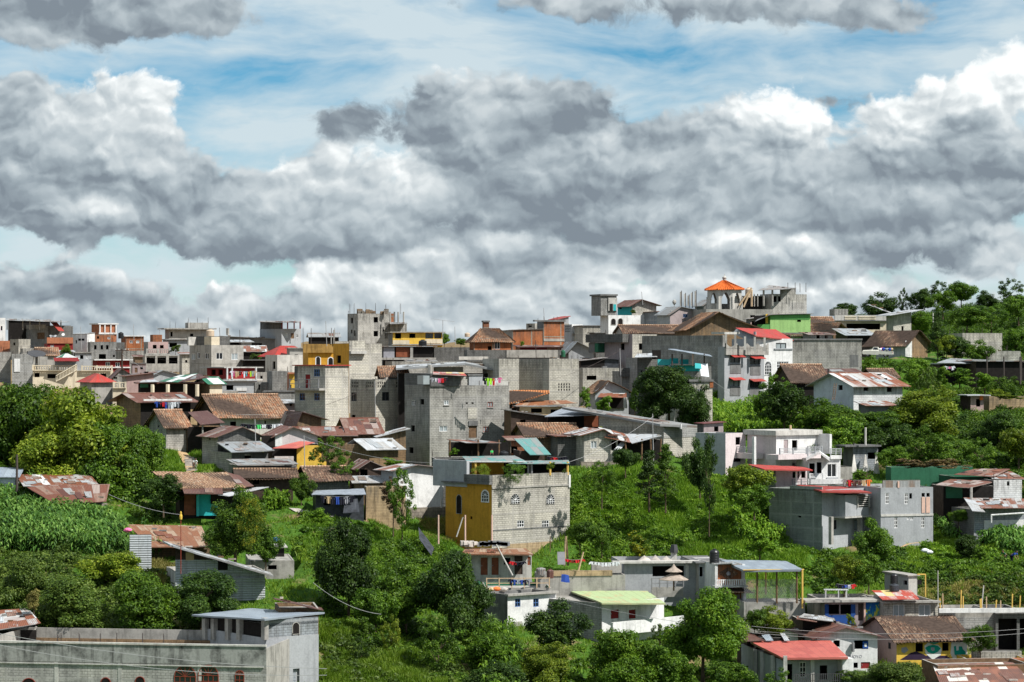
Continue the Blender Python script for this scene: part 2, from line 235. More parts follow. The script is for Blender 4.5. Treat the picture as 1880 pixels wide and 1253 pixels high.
DEFS = {
 'block':   lambda: mat_block('concrete_block', (.45, .44, .41), (.385, .375, .35), (.37, .36, .335)),
 'blockl':  lambda: mat_block('pale_block', (.57, .545, .48), (.49, .47, .415), (.41, .39, .35), mortar=.5, stain=.3),
 'blockg':  lambda: mat_block('grey_block', (.37, .37, .36), (.31, .31, .30), (.31, .31, .30), stain=.38),
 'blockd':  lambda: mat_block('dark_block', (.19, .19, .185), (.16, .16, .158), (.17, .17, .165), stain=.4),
 'blockgr': lambda: mat_block('green_grey_block', (.235, .27, .25), (.21, .24, .225), (.26, .285, .265), stain=.25, mortar=.85),
 'blockb':  lambda: mat_block('bluish_block', (.30, .33, .36), (.27, .30, .33), (.31, .32, .33), stain=.25),
 'blockw':  lambda: mat_block('whitewashed_block', (.66, .67, .68), (.60, .61, .63), (.62, .63, .64), mortar=.8, stain=.25, beams=False),
 'adobe':   lambda: mat_block('adobe', (.25, .165, .095), (.20, .135, .08), (.2, .14, .09), mortar=1.35, stain=.4, bw=.5, bh=.2, beams=False),
 'adobey':  lambda: mat_block('dry_adobe', (.44, .33, .20), (.36, .27, .165), (.2, .14, .09), mortar=1.2, stain=.5, bw=.6, bh=.3, beams=False),
 'brick':   lambda: mat_block('orange_brick', (.46, .17, .075), (.38, .14, .065), (.30, .26, .21), mortar=.8, stain=.4, bw=.24, bh=.09, step=2.5),
 'stone':   lambda: mat_block('rubble_stone', (.33, .29, .24), (.24, .21, .175), (.2, .14, .09), mortar=.55, stain=.4, bw=.55, bh=.38, beams=False),
 'white':   lambda: mat_plaster('white_plaster', (.68, .68, .67), .3),
 'whiteb':  lambda: mat_plaster('blue_white_plaster', (.60, .64, .70), .22),
 'cream':   lambda: mat_plaster('cream_plaster', (.66, .58, .44), .25),
 'conc':    lambda: mat_plaster('bare_concrete', (.36, .345, .315), .45),
 'concs':   lambda: mat_plaster('grimy_concrete', (.30, .30, .285), .85),
 'concl':   lambda: mat_plaster('pale_concrete', (.50, .485, .45), .4),
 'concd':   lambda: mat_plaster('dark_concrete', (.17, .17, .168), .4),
 'smooth':  lambda: mat_plaster('smooth_grey_render', (.37, .385, .40), .22),
 'pinkw':   lambda: mat_plaster('pinkish_plaster', (.60, .53, .53), .2),
 'pink':    lambda: mat_plaster('dusty_pink_plaster', (.42, .30, .28), .2),
 'mauve':   lambda: mat_plaster('mauve_plaster', (.36, .30, .30), .3),
 'ochre':   lambda: mat_plaster('ochre_paint', (.58, .30, .035), .3),
 'yellow':  lambda: mat_plaster('yellow_paint', (.66, .43, .07), .2),
 'ochreold':lambda: mat_plaster('stained_ochre_parapet', (.33, .20, .06), .5),
 'lime':    lambda: mat_plaster('lime_green_paint', (.33, .54, .20), .25),
 'limed':   lambda: mat_plaster('green_paint', (.12, .36, .10), .15),
 'redp':    lambda: mat_plaster('dark_red_paint', (.22, .022, .022), .2),
 'orangep': lambda: mat_plaster('orange_paint', (.38, .15, .08), .35),
 'teal':    lambda: mat_plaster('teal_paint', (.03, .38, .40), .15),
 'turq':    lambda: mat_plaster('turquoise_paint', (.06, .42, .44), .12),
 'bluep':   lambda: mat_plaster('blue_paint', (.02, .07, .25), .2),
 'greenp':  lambda: mat_plaster('dark_green_paint', (.03, .125, .07), .3),
 'maroon':  lambda: mat_plaster('maroon_paint', (.14, .05, .05), .2),
 'rust':    lambda: mat_metal('rusted_sheet', (.27, .18, .14), (.17, .065, .042), .62, (.34, .27, .24), white=.10),
 'rustd':   lambda: mat_metal('dark_rusted_sheet', (.16, .085, .065), (.11, .045, .035), .6),
 'rusts':   lambda: mat_metal('striped_rusted_sheet', (.17, .075, .05), (.30, .12, .07), .45, (.72, .66, .6), white=.2),
 'rustw':   lambda: mat_metal('rust_streaked_sheet', (.46, .46, .45), (.24, .085, .045), .56, (.58, .60, .60), white=.10),
 'rusto':   lambda: mat_metal('orange_rusted_sheet', (.46, .33, .23), (.30, .125, .06), .52),
 'zinch':   lambda: mat_metal('horizontal_zinc_sheet', (.46, .49, .51), (.34, .35, .35), .2, rough=.42, spec=.5, hwave=False),
 'zinc':    lambda: mat_metal('zinc_sheet', (.38, .41, .43), (.27, .25, .23), .3, rough=.42, spec=.5),
 'zincd':   lambda: mat_metal('old_zinc_sheet', (.30, .31, .31), (.22, .17, .14), .35),
 'zincl':   lambda: mat_metal('bright_zinc_sheet', (.50, .52, .54), (.38, .37, .35), .35, rough=.45, spec=.5),
 'zincb':   lambda: mat_metal('blue_zinc_sheet', (.36, .42, .48), (.29, .34, .40), .5, rough=.4, spec=.5),
 'redm':    lambda: mat_metal('red_painted_sheet', (.44, .045, .035), (.36, .06, .045), .4, rough=.55),
 'redl':    lambda: mat_metal('sun_bleached_red_sheet', (.52, .125, .095), (.44, .095, .075), .4, rough=.5),
 'greenm':  lambda: mat_metal('green_painted_sheet', (.03, .17, .10), (.035, .14, .08), .5, (.62, .66, .64), rough=.5, white=.28),
 'greenl':  lambda: mat_metal('pale_green_sheet', (.40, .50, .26), (.48, .38, .20), .22, rough=.6),
 'tealm':   lambda: mat_metal('teal_painted_sheet', (.14, .36, .34), (.31, .33, .32), .55, rough=.5),
 'multi':   lambda: mat_metal('patchwork_sheet', (.50, .08, .05), (.62, .60, .56), .5, (.78, .60, .26), white=.25),
 'tile':    lambda: mat_tile('clay_tile', [(.27, .13, .075), (.40, .20, .115), (.30, .21, .15), (.44, .27, .17), (.20, .12, .08)]),
 'tiled':   lambda: mat_tile('mossy_clay_tile', [(.15, .085, .06), (.22, .13, .09), (.11, .075, .06), (.34, .23, .16), (.13, .08, .06)], .45),
 'tileo':   lambda: mat_tile('orange_clay_tile', [(.60, .24, .09), (.52, .20, .08), (.66, .31, .13)], .1),
 'tilel':   lambda: mat_tile('pale_clay_tile', [(.42, .25, .16), (.52, .35, .23), (.34, .20, .13), (.58, .44, .32)], .2),
 'tiler':   lambda: mat_tile('bright_orange_tile', [(.72, .17, .035), (.64, .14, .03), (.76, .21, .05)], .05),
 'wood':    lambda: mat_plain('weathered_wood', (.16, .10, .06), .9, .1, 0, .3),
 'woodd':   lambda: mat_plain('dark_wood', (.07, .05, .04), .9, .1, 0, .3),
 'woodr':   lambda: mat_plain('red_brown_wood', (.22, .07, .035), .7, .2, 0, .25),
 'woodl':   lambda: mat_plain('pale_timber', (.52, .38, .24), .85, .1, 0, .15),
 'pinkpost':lambda: mat_plain('pinkish_post', (.62, .42, .34), .85, .1, 0, .1),
 'glass':   lambda: mat_plain('window_glass', (.018, .022, .026), .12, .6, 0, .1),
 'glassb':  lambda: mat_plain('curtained_glass', (.30, .34, .35), .3, .5, 0, .1),
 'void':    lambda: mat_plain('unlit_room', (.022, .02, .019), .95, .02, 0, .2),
 'frame':   lambda: mat_plain('white_frame', (.74, .74, .74), .5, .3),
 'frameb':  lambda: mat_plain('blue_frame', (.07, .15, .34), .5, .3),
 'framed':  lambda: mat_plain('dark_frame', (.06, .06, .065), .5, .3),
 'framer':  lambda: mat_plain('red_iron', (.25, .05, .03), .6, .2),
 'steel':   lambda: mat_plain('grey_steel', (.30, .30, .31), .5, .4, .5),
 'iron':    lambda: mat_plain('dark_iron', (.07, .055, .05), .7, .3),
 'black':   lambda: mat_plain('black_plastic', (.015, .016, .018), .4, .4),
 'beige':   lambda: mat_plain('beige_plastic', (.55, .44, .33), .6, .3),
 'plants':  lambda: mat_plain('flower_pot', (.3, .12, .07), .8, .2),
 'ywood':   lambda: mat_plain('yellow_post', (.68, .45, .12), .8, .1),
 'cab':     lambda: mat_plain('power_cable', (.35, .35, .35), .6, .3),
 'thatch':  lambda: mat_plain('straw_thatch', (.36, .30, .25), .95, .05, 0, .3),
 'tarp':    lambda: mat_plain('grey_tarpaulin', (.26, .29, .33), .6, .2, 0, .25),
 'tarpd':   lambda: mat_plain('dark_tarpaulin', (.045, .05, .06), .5, .3, 0, .4),
 'tarpb':   lambda: mat_plain('blue_tarpaulin', (.03, .17, .50), .5, .3, 0, .2),
 'soil':    lambda: mat_plain('dry_soil', (.42, .29, .16), .95, .05, 0, .2),
 'rubble':  lambda: mat_plain('rubble', (.45, .41, .37), .95, .05, 0, .3),
 'clw':     lambda: mat_plain('white_cloth', (.72, .74, .78), .9, .1, 0, .1),
 'clk':     lambda: mat_plain('black_cloth', (.02, .02, .03), .9, .1),
 'clr':     lambda: mat_plain('red_cloth', (.60, .03, .035), .9, .1),
 'clb':     lambda: mat_plain('blue_cloth', (.04, .09, .38), .9, .1),
 'clg':     lambda: mat_plain('green_cloth', (.08, .62, .16), .9, .1),
 'cly':     lambda: mat_plain('neon_yellow_cloth', (.42, .85, .05), .9, .1),
 'clp':     lambda: mat_plain('pink_cloth', (.75, .18, .36), .9, .1),
 'clo':     lambda: mat_plain('orange_cloth', (.75, .20, .06), .9, .1),
 'clt':     lambda: mat_plain('tan_cloth', (.52, .38, .22), .9, .1),
 'skin':    lambda: mat_plain('skin', (.30, .16, .10), .6, .3),
 'hair':    lambda: mat_plain('hair', (.01, .008, .008), .6, .3),
 'carp':    lambda: mat_plain('cream_car_paint', (.66, .65, .58), .3, .5),
 'tyre':    lambda: mat_plain('tyre_rubber', (.02, .02, .02), .8, .2),
 'mteal':   lambda: mat_plain('mural_green', (.01, .30, .22), .8, .1),
 'mwhite':  lambda: mat_plain('mural_white', (.66, .68, .66), .8, .1),
 'mdark':   lambda: mat_plain('mural_dark', (.035, .022, .045), .8, .1),
 'mgrey':   lambda: mat_plain('mural_grey', (.30, .30, .33), .8, .1),
}
def mural_mat():
    m, N = newmat('blue_yellow_mural'); g = N.n('ShaderNodeNewGeometry').outputs['Position']
    s = N.n('ShaderNodeSeparateXYZ', {0: g}); n = N.noise(N.vm('MULTIPLY', g, (2.2, 1, .9)), 1.3, 5, .6, 1.0)
    t = N.m('SUBTRACT', n, N.mr(s.outputs[2], -25.4, -23.4, -.08, .14))
    col = N.ramp(t, [(.40, (.01, .10, .36)), (.47, (.01, .22, .30)), (.52, (.36, .46, .05)), (.62, (.62, .55, .06)), (.75, (.06, .2, .3))])
    return finish(m, N, col, .8)
DEFS['mural'] = mural_mat
def MT(k):
    if k not in MATS: MATS[k] = DEFS[k]()
    return MATS[k]
# ---------------------------------------------------------------- the lie of the land
FAR = [(640,760),(655,1200),(662,4000),(662,9000)]
GT = {  # per picture column: (ground row, distance) from the valley floor up to the crest and beyond
 0:    [(1300,225),(1200,240),(1050,262),(1000,270),(890,292),(800,335),(730,390),(700,430),(680,470),(665,520),(648,580),(634,650)] + FAR,
 240:  [(1300,225),(1190,240),(1050,258),(1000,270),(960,283),(880,305),(815,330),(748,370),(712,420),(695,490),(664,545),(645,590),(634,650)] + FAR,
 560:  [(1300,225),(1150,245),(1060,262),(1000,275),(905,298),(860,315),(835,330),(795,350),(735,385),(695,430),(664,480),(643,560),(630,640)] + FAR,
 780:  [(1300,228),(1150,256),(1010,284),(885,318),(868,333),(800,352),(735,380),(700,410),(672,440),(648,500),(632,600)] + FAR,
 940:  [(1300,230),(1150,258),(1045,287),(880,306),(850,318),(812,330),(775,346),(725,370),(695,400),(672,430),(645,480),(628,560)] + FAR,
 1100: [(1300,230),(1155,262),(1050,287),(870,306),(850,316),(812,328),(780,346),(740,365),(700,400),(670,430),(645,470),(625,560)] + FAR,
 1230: [(1300,232),(1155,264),(1040,286),(870,305),(835,320),(795,336),(765,355),(725,380),(690,410),(660,440),(632,480),(620,560)] + FAR,
 1340: [(1300,232),(1165,266),(1000,290),(890,306),(850,318),(805,332),(775,352),(760,373),(690,395),(652,420),(625,450),(600,500),(625,760)] + FAR[1:],
 1410: [(1300,235),(1165,264),(1000,291),(900,306),(865,318),(800,332),(768,350),(745,375),(698,395),(655,420),(625,460),(590,520),(625,760)] + FAR[1:],
 1640: [(1300,235),(1165,262),(1010,291),(903,307),(868,318),(790,334),(752,345),(720,362),(703,381),(657,391),(648,425),(615,480),(590,530),(620,760)] + FAR[1:],
 1880: [(1300,240),(1200,257),(1117,268),(1060,274),(1000,290),(905,308),(790,340),(735,365),(695,385),(600,450),(550,500),(600,760)] + FAR[1:],
}
GT[-400] = GT[0]; GT[2300] = GT[1880]
GK = sorted(GT)
def gpy(px, Y):
    px = np.asarray(px, float); Y = np.asarray(Y, float)
    px, Y = np.broadcast_arrays(px, Y)
    cols = np.array([np.interp(Y, [q[1] for q in GT[k]], [q[0] for q in GT[k]]) for k in GK])
    p = np.clip(px, GK[0], GK[-1]); i = np.clip(np.searchsorted(GK, p, 'right') - 1, 0, len(GK) - 2)
    k = np.array(GK, float); t = (p - k[i]) / (k[i + 1] - k[i])
    a = np.take_along_axis(cols, i[None], 0)[0]; b = np.take_along_axis(cols, (i + 1)[None], 0)[0]
    return a * (1 - t) + b * t
def gz0(x, y):
    x = np.asarray(x, float); y = np.asarray(y, float); Y = np.maximum(y, 225.0)
    return (HZ - gpy(CX + F * x / Y, Y)) / F * Y
def bump(x, y):
    return .22 * np.sin(x * .53 + 1.3 * np.sin(y * .21)) + .18 * np.sin(y * .71 + x * .19) + .12 * np.sin(x * 1.31 - y * .9)
PADS = []     # (x, y, dx, dy, w, d, z) levelled building plots
def inpads(x, y, grow=0.0):
    m = np.zeros(np.shape(x), bool)
    for (ox, oy, dx, dy, w, d, z) in PADS:
        a = (x - ox) * dx + (y - oy) * dy; b = -(x - ox) * dy + (y - oy) * dx
        m |= (a > -grow) & (a < w + grow) & (b > -grow) & (b < d + grow)
    return m
def gz(x, y):
    x = np.asarray(x, float); y = np.asarray(y, float)
    z = gz0(x, y) + bump(x, y)
    for (ox, oy, dx, dy, w, d, pz) in PADS:
        a = (x - ox) * dx + (y - oy) * dy; b = -(x - ox) * dy + (y - oy) * dx
        m = (a > -.8) & (a < w + .8) & (b > -.5) & (b < d + .8)
        z = np.where(m, np.minimum(z, pz - .1), z)
    return z
def YG(px, py):
    lo = np.full(np.shape(px), 225.0); hi = np.full(np.shape(px), 640.0)
    px = np.asarray(px, float); py = np.asarray(py, float)
    for _ in range(26):
        mid = (lo + hi) / 2; g = gpy(px, mid); f = g > py
        lo = np.where(f, mid, lo); hi = np.where(f, hi, mid)
    return (lo + hi) / 2
def yg(px, py): return float(YG(np.array(px), np.array(py)))
def W(px, py, Y): return Vector(((px - CX) / F * Y, Y, (HZ - py) / F * Y))

# ---------------------------------------------------------------- mesh helpers
class MB:
    def __init__(s): s.v = []; s.f = []; s.uv = []; s.mi = []; s.mats = []; s.smooth = False
    def mat(s, k):
        if k not in s.mats: s.mats.append(k)
        return s.mats.index(k)
    def face(s, pts, mat, uv=None):
        i = len(s.v); s.v += [tuple(p) for p in pts]; s.f.append(tuple(range(i, i + len(pts)))); s.mi.append(s.mat(mat))
        if uv is None:
            p0 = Vector(pts[0]); n = (Vector(pts[1]) - p0).cross(Vector(pts[2]) - p0)
            if n.length < 1e-9: n = Vector((0, 0, 1))
            n.normalize()
            a = Vector((-n.y, n.x, 0)); a = Vector((1, 0, 0)) if a.length < 1e-3 else a.normalized(); b = n.cross(a)
            uv = [(Vector(p).dot(a), Vector(p).dot(b)) for p in pts]
        s.uv += list(uv)
    def box(s, o, dx, dy, dz, mat):
        """o corner; dx,dy,dz edge vectors"""
        o = Vector(o); a, b, c = Vector(dx), Vector(dy), Vector(dz)
        if a.cross(b).dot(c) < 0: a, b = b, a
        P = [o, o + a, o + a + b, o + b, o + c, o + a + c, o + a + b + c, o + b + c]
        for q in ((3, 2, 1, 0), (4, 5, 6, 7), (0, 1, 5, 4), (1, 2, 6, 5), (2, 3, 7, 6), (3, 0, 4, 7)): s.face([P[k] for k in q], mat)
    def tube(s, p, q, r, mat, r2=None, n=6):
        p, q = Vector(p), Vector(q); r2 = r if r2 is None else r2; d = (q - p)
        if d.length < 1e-6: return
        d.normalize(); a = d.orthogonal().normalized(); b = d.cross(a)
        A = [p + (a * math.cos(t) + b * math.sin(t)) * r for t in [6.2832 * i / n for i in range(n)]]
        B = [q + (a * math.cos(t) + b * math.sin(t)) * r2 for t in [6.2832 * i / n for i in range(n)]]
        for i in range(n):
            j = (i + 1) % n; s.face([A[i], A[j], B[j], B[i]], mat)
        s.face(A[::-1], mat); s.face(B, mat)
    def lathe(s, o, prof, mat, n=14):
        o = Vector(o); R = [[o + Vector((r * math.cos(6.2832 * i / n), r * math.sin(6.2832 * i / n), z)) for i in range(n)] for r, z in prof]
        for a, b in zip(R, R[1:]):
            for i in range(n):
                j = (i + 1) % n; s.face([a[i], a[j], b[j], b[i]], mat)
        s.face(R[0][::-1], mat); s.face(R[-1], mat)
    def build(s, name, parent=None, smooth=False):
        if not s.v: return None
        off = root_loc(parent); me = bpy.data.meshes.new(name)
        me.from_pydata([(x - off[0], y - off[1], z - off[2]) for x, y, z in s.v], [], s.f)
        me.uv_layers.new(name='UVMap').data.foreach_set('uv', [c for p in s.uv for c in p])
        for k in s.mats: me.materials.append(MT(k))
        me.polygons.foreach_set('material_index', s.mi)
        if smooth: me.polygons.foreach_set('use_smooth', [True] * len(s.f))
        me.update(); o = bpy.data.objects.new(name, me); COL.objects.link(o)
        if parent: o.parent = parent
        return o
def root_loc(o):
    v = Vector((0, 0, 0))
    while o is not None: v += Vector(o.location); o = o.parent
    return v
LABELS = {}
def tag(o, label, cat, group=None, kind=None):
    if label: o['label'] = label
    if cat: o['category'] = cat
    if group: o['group'] = group
    if kind: o['kind'] = kind
    return o
def empty(name, loc, label=None, cat=None, group=None):
    o = bpy.data.objects.new(name, None); o.location = loc; o.empty_display_size = .5; COL.objects.link(o)
    return tag(o, label, cat, group)

TILES = ('tile', 'tiled', 'tileo', 'tilel', 'tiler')
METALS = {'rust': ('rustw', 'rustd', 'zincd'), 'rustw': ('rust', 'zincl', 'zinc'), 'rustd': ('rust', 'zincd'), 'zinc': ('zincd', 'rustw'), 'zincd': ('zinc', 'rust', 'rustd'), 'zincl': ('zinc', 'zincd'), 'rusto': ('rust', 'rustw'), 'rusts': ('rust', 'rustw')}
def sheet(mb, BLp, BRp, TR, TL, mat, th=.07, sag=.03, seed=1, extra=True):
    """a roof slope with its own thickness; corners as seen from outside: bottom left, bottom right, top right, top left"""
    BLp, BRp, TR, TL = map(Vector, (BLp, BRp, TR, TL)); rnd = random.Random(seed)
    wv = max((BRp - BLp).length, (TR - TL).length); hv = max((TL - BLp).length, (TR - BRp).length)
    n = (BRp - BLp).cross(TL - BLp); n = n.normalized() if n.length > 1e-6 else (TR - BLp).cross(TL - BLp).normalized()
    if n.z < 0: n = -n
    til = mat in TILES
    if til: nu = min(220, max(4, int(wv / .32) * 4)); nv = max(2, int(hv / .42))
    else: nu = max(2, min(60, int(wv / .43))); nv = max(1, min(10, int(hv / 1.3)))
    fu = [i / nu for i in range(nu + 1)]; rows = []
    vs = []
    for j in range(nv + 1):
        t = j / nv
        if til and j > 0 and j < nv: vs += [(t, .045), (t, 0.0)]
        else: vs.append((t, 0.0))
    jit = {}
    for (t, up) in vs:
        row = []
        for i, u in enumerate(fu):
            p = (BLp * (1 - u) + BRp * u) * (1 - t) + (TL * (1 - u) + TR * u) * t
            w = u * wv
            if til: d = .055 * math.cos(w / .32 * 6.2832) + .075 * math.sin(w * .7 + t * 4 + seed) - .12 * math.sin(3.14 * t) * (.6 + .4 * math.sin(w * .5 + seed)) + up + rnd.uniform(-.025, .025)
            else:
                d = sag * math.sin(w * .9 + seed) * math.sin(t * 3.1) + jit.setdefault((i // 2, int(t * nv + .5)), rnd.uniform(-.02, .02))
            row.append((p + n * d, (w, t * hv)))
        rows.append(row)
    k = mb.mat(mat)
    for a, b in zip(rows, rows[1:]):
        for i in range(nu):
            mb.face([a[i][0], a[i + 1][0], b[i + 1][0], b[i][0]], mat, [a[i][1], a[i + 1][1], b[i + 1][1], b[i][1]])
    und = mat if not til else 'woodd'
    A = [rows[0][0][0], rows[0][-1][0], rows[-1][-1][0], rows[-1][0][0]]
    if extra and mat in METALS and wv > 3 and hv > 1.6:     # patched-on sheets and weights that keep them down
        for q in range(int(min(6, wv * hv / 14)) + 1):
            u0, t0 = rnd.uniform(.02, .8), rnd.uniform(.05, .6); du, dt = .9 / wv, min(.9, 1.9 / hv); up = n * .05
            pt = lambda u, t: (BLp * (1 - u) + BRp * u) * (1 - t) + (TL * (1 - u) + TR * u) * t + up
            e = rnd.uniform(-.03, .03)
            if t0 + dt < 1.03: sheet(mb, pt(u0, t0 + e), pt(u0 + du, t0), pt(u0 + du + e * .3, t0 + dt), pt(u0 + e * .5, t0 + dt), rnd.choice(METALS[mat]), th=.03, extra=False, seed=q)
        for q in range(int(min(7, wv * hv / 9))):
            p = (BLp.lerp(BRp, rnd.uniform(.04, .94))).lerp(TL.lerp(TR, rnd.uniform(.04, .94)), rnd.uniform(.08, .9)) + n * .03; s_ = rnd.uniform(.10, .26)
            mb.box(p, (s_ * rnd.uniform(.8, 3.5), rnd.uniform(-.1, .1), 0), (0, s_, 0), (0, 0, s_ * .6), rnd.choice(['stone', 'blockg', 'wood', 'rubble', 'tyre']))
    # underside follows the edges
    e0 = [r[0] for r in rows[0]]; e1 = [r[0] for r in rows[-1]]; dn = Vector((0, 0, -th))
    for i in range(nu):
        mb.face([e0[i] + dn, e0[i + 1] + dn, e0[i + 1], e0[i]], mat, [(i * .1, 0)] * 4)
        mb.face([e1[i + 1] + dn, e1[i] + dn, e1[i], e1[i + 1]], mat, [(i * .1, 0)] * 4)
    for side in (0, -1):
        E = [r[side][0] for r in rows]
        for a, b in zip(E, E[1:]):
            q = [a + dn, a, b, b + dn] if side == 0 else [a, a + dn, b + dn, b]
            mb.face(q, mat, [(0, 0)] * 4)
    mb.face([A[3] + dn, A[2] + dn, A[1] + dn, A[0] + dn], und, [(0, 0), (0, 1), (1, 1), (1, 0)])

def wall(mb, o, d, wd, z0, z1, holes, mat, rev=.16, vtop=None, uoff=0.0):
    """vertical wall from ground point o along d, with real openings (s0,s1,za,zb) and reveals"""
    o = Vector((o[0], o[1], 0)); d = Vector((d[0], d[1], 0)); nrm = Vector((d.y, -d.x, 0)); vt = z1 if vtop is None else vtop
    ss = sorted({0.0, wd} | {min(max(h[k], 0), wd) for h in holes for k in (0, 1)})
    zs = sorted({z0, z1} | {min(max(h[k], z0), z1) for h in holes for k in (2, 3)})
    P = lambda s, z, t=0: o + d * s + Vector((0, 0, z)) - nrm * t
    for a, b in zip(ss, ss[1:]):
        if b - a < 1e-5: continue
        for c, e in zip(zs, zs[1:]):
            if e - c < 1e-5: continue
            ms, mz = (a + b) / 2, (c + e) / 2
            if any(h[0] < ms < h[1] and h[2] < mz < h[3] for h in holes): continue
            mb.face([P(a, c), P(b, c), P(b, e), P(a, e)], mat, [(a + uoff, c - vt), (b + uoff, c - vt), (b + uoff, e - vt), (a + uoff, e - vt)])
    for h in holes:
        a, b, c, e = max(h[0], 0), min(h[1], wd), max(h[2], z0), min(h[3], z1)
        if b <= a or e <= c: continue
        uvq = [(0.3, 0.3), (.5, .3), (.5, .4), (.3, .4)]
        mb.face([P(a, c), P(a, c, rev), P(a, e, rev), P(a, e)][::-1], mat, uvq)
        mb.face([P(b, c), P(b, c, rev), P(b, e, rev), P(b, e)], mat, uvq)
        mb.face([P(a, c), P(b, c), P(b, c, rev), P(a, c, rev)], mat, uvq)
        mb.face([P(a, e), P(b, e), P(b, e, rev), P(a, e, rev)][::-1], mat, uvq)

class Bld:
    """a building set on its corner nearest the viewer: right face 'R' and left face 'L'"""
    def __init__(b, name, label, x0, xc, x1, top, base, th=25, m='block', ml=None, roof=None, w=(), Y=None, dep=None, cat='house', rm='conc', par=0.0, group=None, up=None, ext=2.5, hidden=False):
        if Y is None: Y = yg(xc, base)
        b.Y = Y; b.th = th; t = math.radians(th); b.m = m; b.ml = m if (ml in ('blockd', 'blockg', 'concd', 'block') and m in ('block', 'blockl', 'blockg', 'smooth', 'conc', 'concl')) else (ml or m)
        X = (xc - CX) / F * Y; b.c = Vector((X, Y, 0))
        b.d1 = Vector((math.cos(t), math.sin(t), 0)); b.d2 = Vector((-math.sin(t), math.cos(t), 0))
        u1 = (x1 - CX) / F; u0 = (x0 - CX) / F
        b.w = max(.3, (u1 * Y - X) / (math.cos(t) - u1 * math.sin(t)))
        den = math.sin(t) + u0 * math.cos(t)
        b.d = (X - u0 * Y) / den if (xc - x0 > 1.5 and den > .03) else (dep or 6.0)
        if dep: b.d = dep
        b.d = min(b.d, 34)
        b.n = {'R': Vector((b.d1.y, -b.d1.x, 0)), 'L': -b.d1}
        b.o = {'R': b.c, 'L': b.c + b.d2 * b.d}; b.dir = {'R': b.d1, 'L': -b.d2}; b.len = {'R': b.w, 'L': b.d}
        b.zt = (HZ - top) / F * Y; b.zb = (HZ - base) / F * Y
        cs = [b.c, b.c + b.d1 * b.w, b.c + b.d2 * b.d, b.c + b.d1 * b.w + b.d2 * b.d]
        gmin = min(float(gz0(p.x, p.y)) for p in cs)
        b.z0 = min(b.zb, gmin) - ext
        PADS.append((b.c.x, b.c.y, b.d1.x, b.d1.y, b.w, b.d, b.zb))
        b.root = empty(name, (b.c.x, b.c.y, b.zb), label, cat, group)
        holes = {'R': [], 'L': []}; b.wins = []
        for q in w:
            kind, px, py, ww, hh = q[:5]; face = q[5] if len(q) > 5 else ('L' if px < xc else 'R')
            s0, z = b.at(face, px - ww / 2, py); s1, _ = b.at(face, px + ww / 2, py); pxm = b.at(face, px, py)
            dist = (b.o[face] + b.dir[face] * pxm[0]).y; hz = hh / F * dist; sz = pxm[1]
            s0, s1 = max(s0, .08), min(s1, b.len[face] - .08)
            if s1 - s0 < .15: continue
            H = (s0, s1, sz - hz / 2, min(sz + hz / 2, b.zt - .05)); b.wins.append((kind, face, H))
            if kind[0] not in 'ap': holes[face].append(H)
        mb = MB(); top2 = b.zt
        b.wall3 = cs
        wall(mb, b.o['R'], b.d1, b.w, b.z0, b.zt, holes['R'], b.m)
        wall(mb, b.o['L'], -b.d2, b.d, b.z0, b.zt, holes['L'], b.ml)
        wall(mb, b.c + b.d1 * b.w, b.d2, b.d, b.z0, b.zt, [], b.ml)
        wall(mb, b.c + b.d1 * b.w + b.d2 * b.d, -b.d1, b.w, b.z0, b.zt, [], b.m)
        b.mb = mb; b.roof(roof, rm, par)
        if roof is None and b.m[:5] in ('block', 'brick') and 290 < b.Y < 600 and b.w > 2 and cat in ('building', 'house'): b.clutter()
        b.wallob = mb.build('wall', b.root)
        for k, face, H in b.wins: b.window(k, face, H)
    def clutter(b):
        rr = random.Random(int(b.Y * 7 + b.w * 13)); mb = MB(); w, d, z = b.w, b.d, b.zt
        for (a, c) in ((.12, .12), (w - .12, .12), (w * .5, .12), (.12, d - .12), (w - .12, d - .12)):
            if rr.random() < .62:
                h = rr.uniform(.35, 1.1)
                for k in range(4): p = b.L(a + rr.uniform(-.09, .09), c + rr.uniform(-.09, .09), z - .1); mb.tube(p, p + Vector((rr.uniform(-.08, .08), 0, h * rr.uniform(.7, 1))), .016, 'iron', n=4)
        mb.build('rebar', b.root)
        if rr.random() < .6 and w > 2.6 and d > 2:
            mb = MB(); a = rr.uniform(.4, w - 1.6); 
            for k in range(rr.randint(3, 7)):
                q = b.L(a + rr.uniform(-.3, 1.0), rr.uniform(.4, min(d, 3) - .3), z - .35); s = rr.uniform(.15, .5); mb.box(q, b.d1 * s * rr.uniform(.5, 2), b.d2 * s, (0, 0, s * rr.uniform(.5, 1.6)), rr.choice(['wood', 'conc', 'zincd', 'adobe', 'concd', 'black', 'rubble']))
            mb.build('roof_clutter', b.root)
    def at(b, face, px, py):
        """picture point -> (s along the face, z)"""
        u = (px - CX) / F; o, d = b.o[face], b.dir[face]
        s = (u * o.y - o.x) / (d.x - u * d.y); y = o.y + d.y * s
        return s, (HZ - py) / F * y
    def P(b, face, s, z, out=0.0):
        p = b.o[face] + b.dir[face] * s + b.n[face] * out; return Vector((p.x, p.y, z))
    def L(b, a, c, z): p = b.c + b.d1 * a + b.d2 * c; return Vector((p.x, p.y, z))
    def zpx(b, npx): return npx / F * b.Y
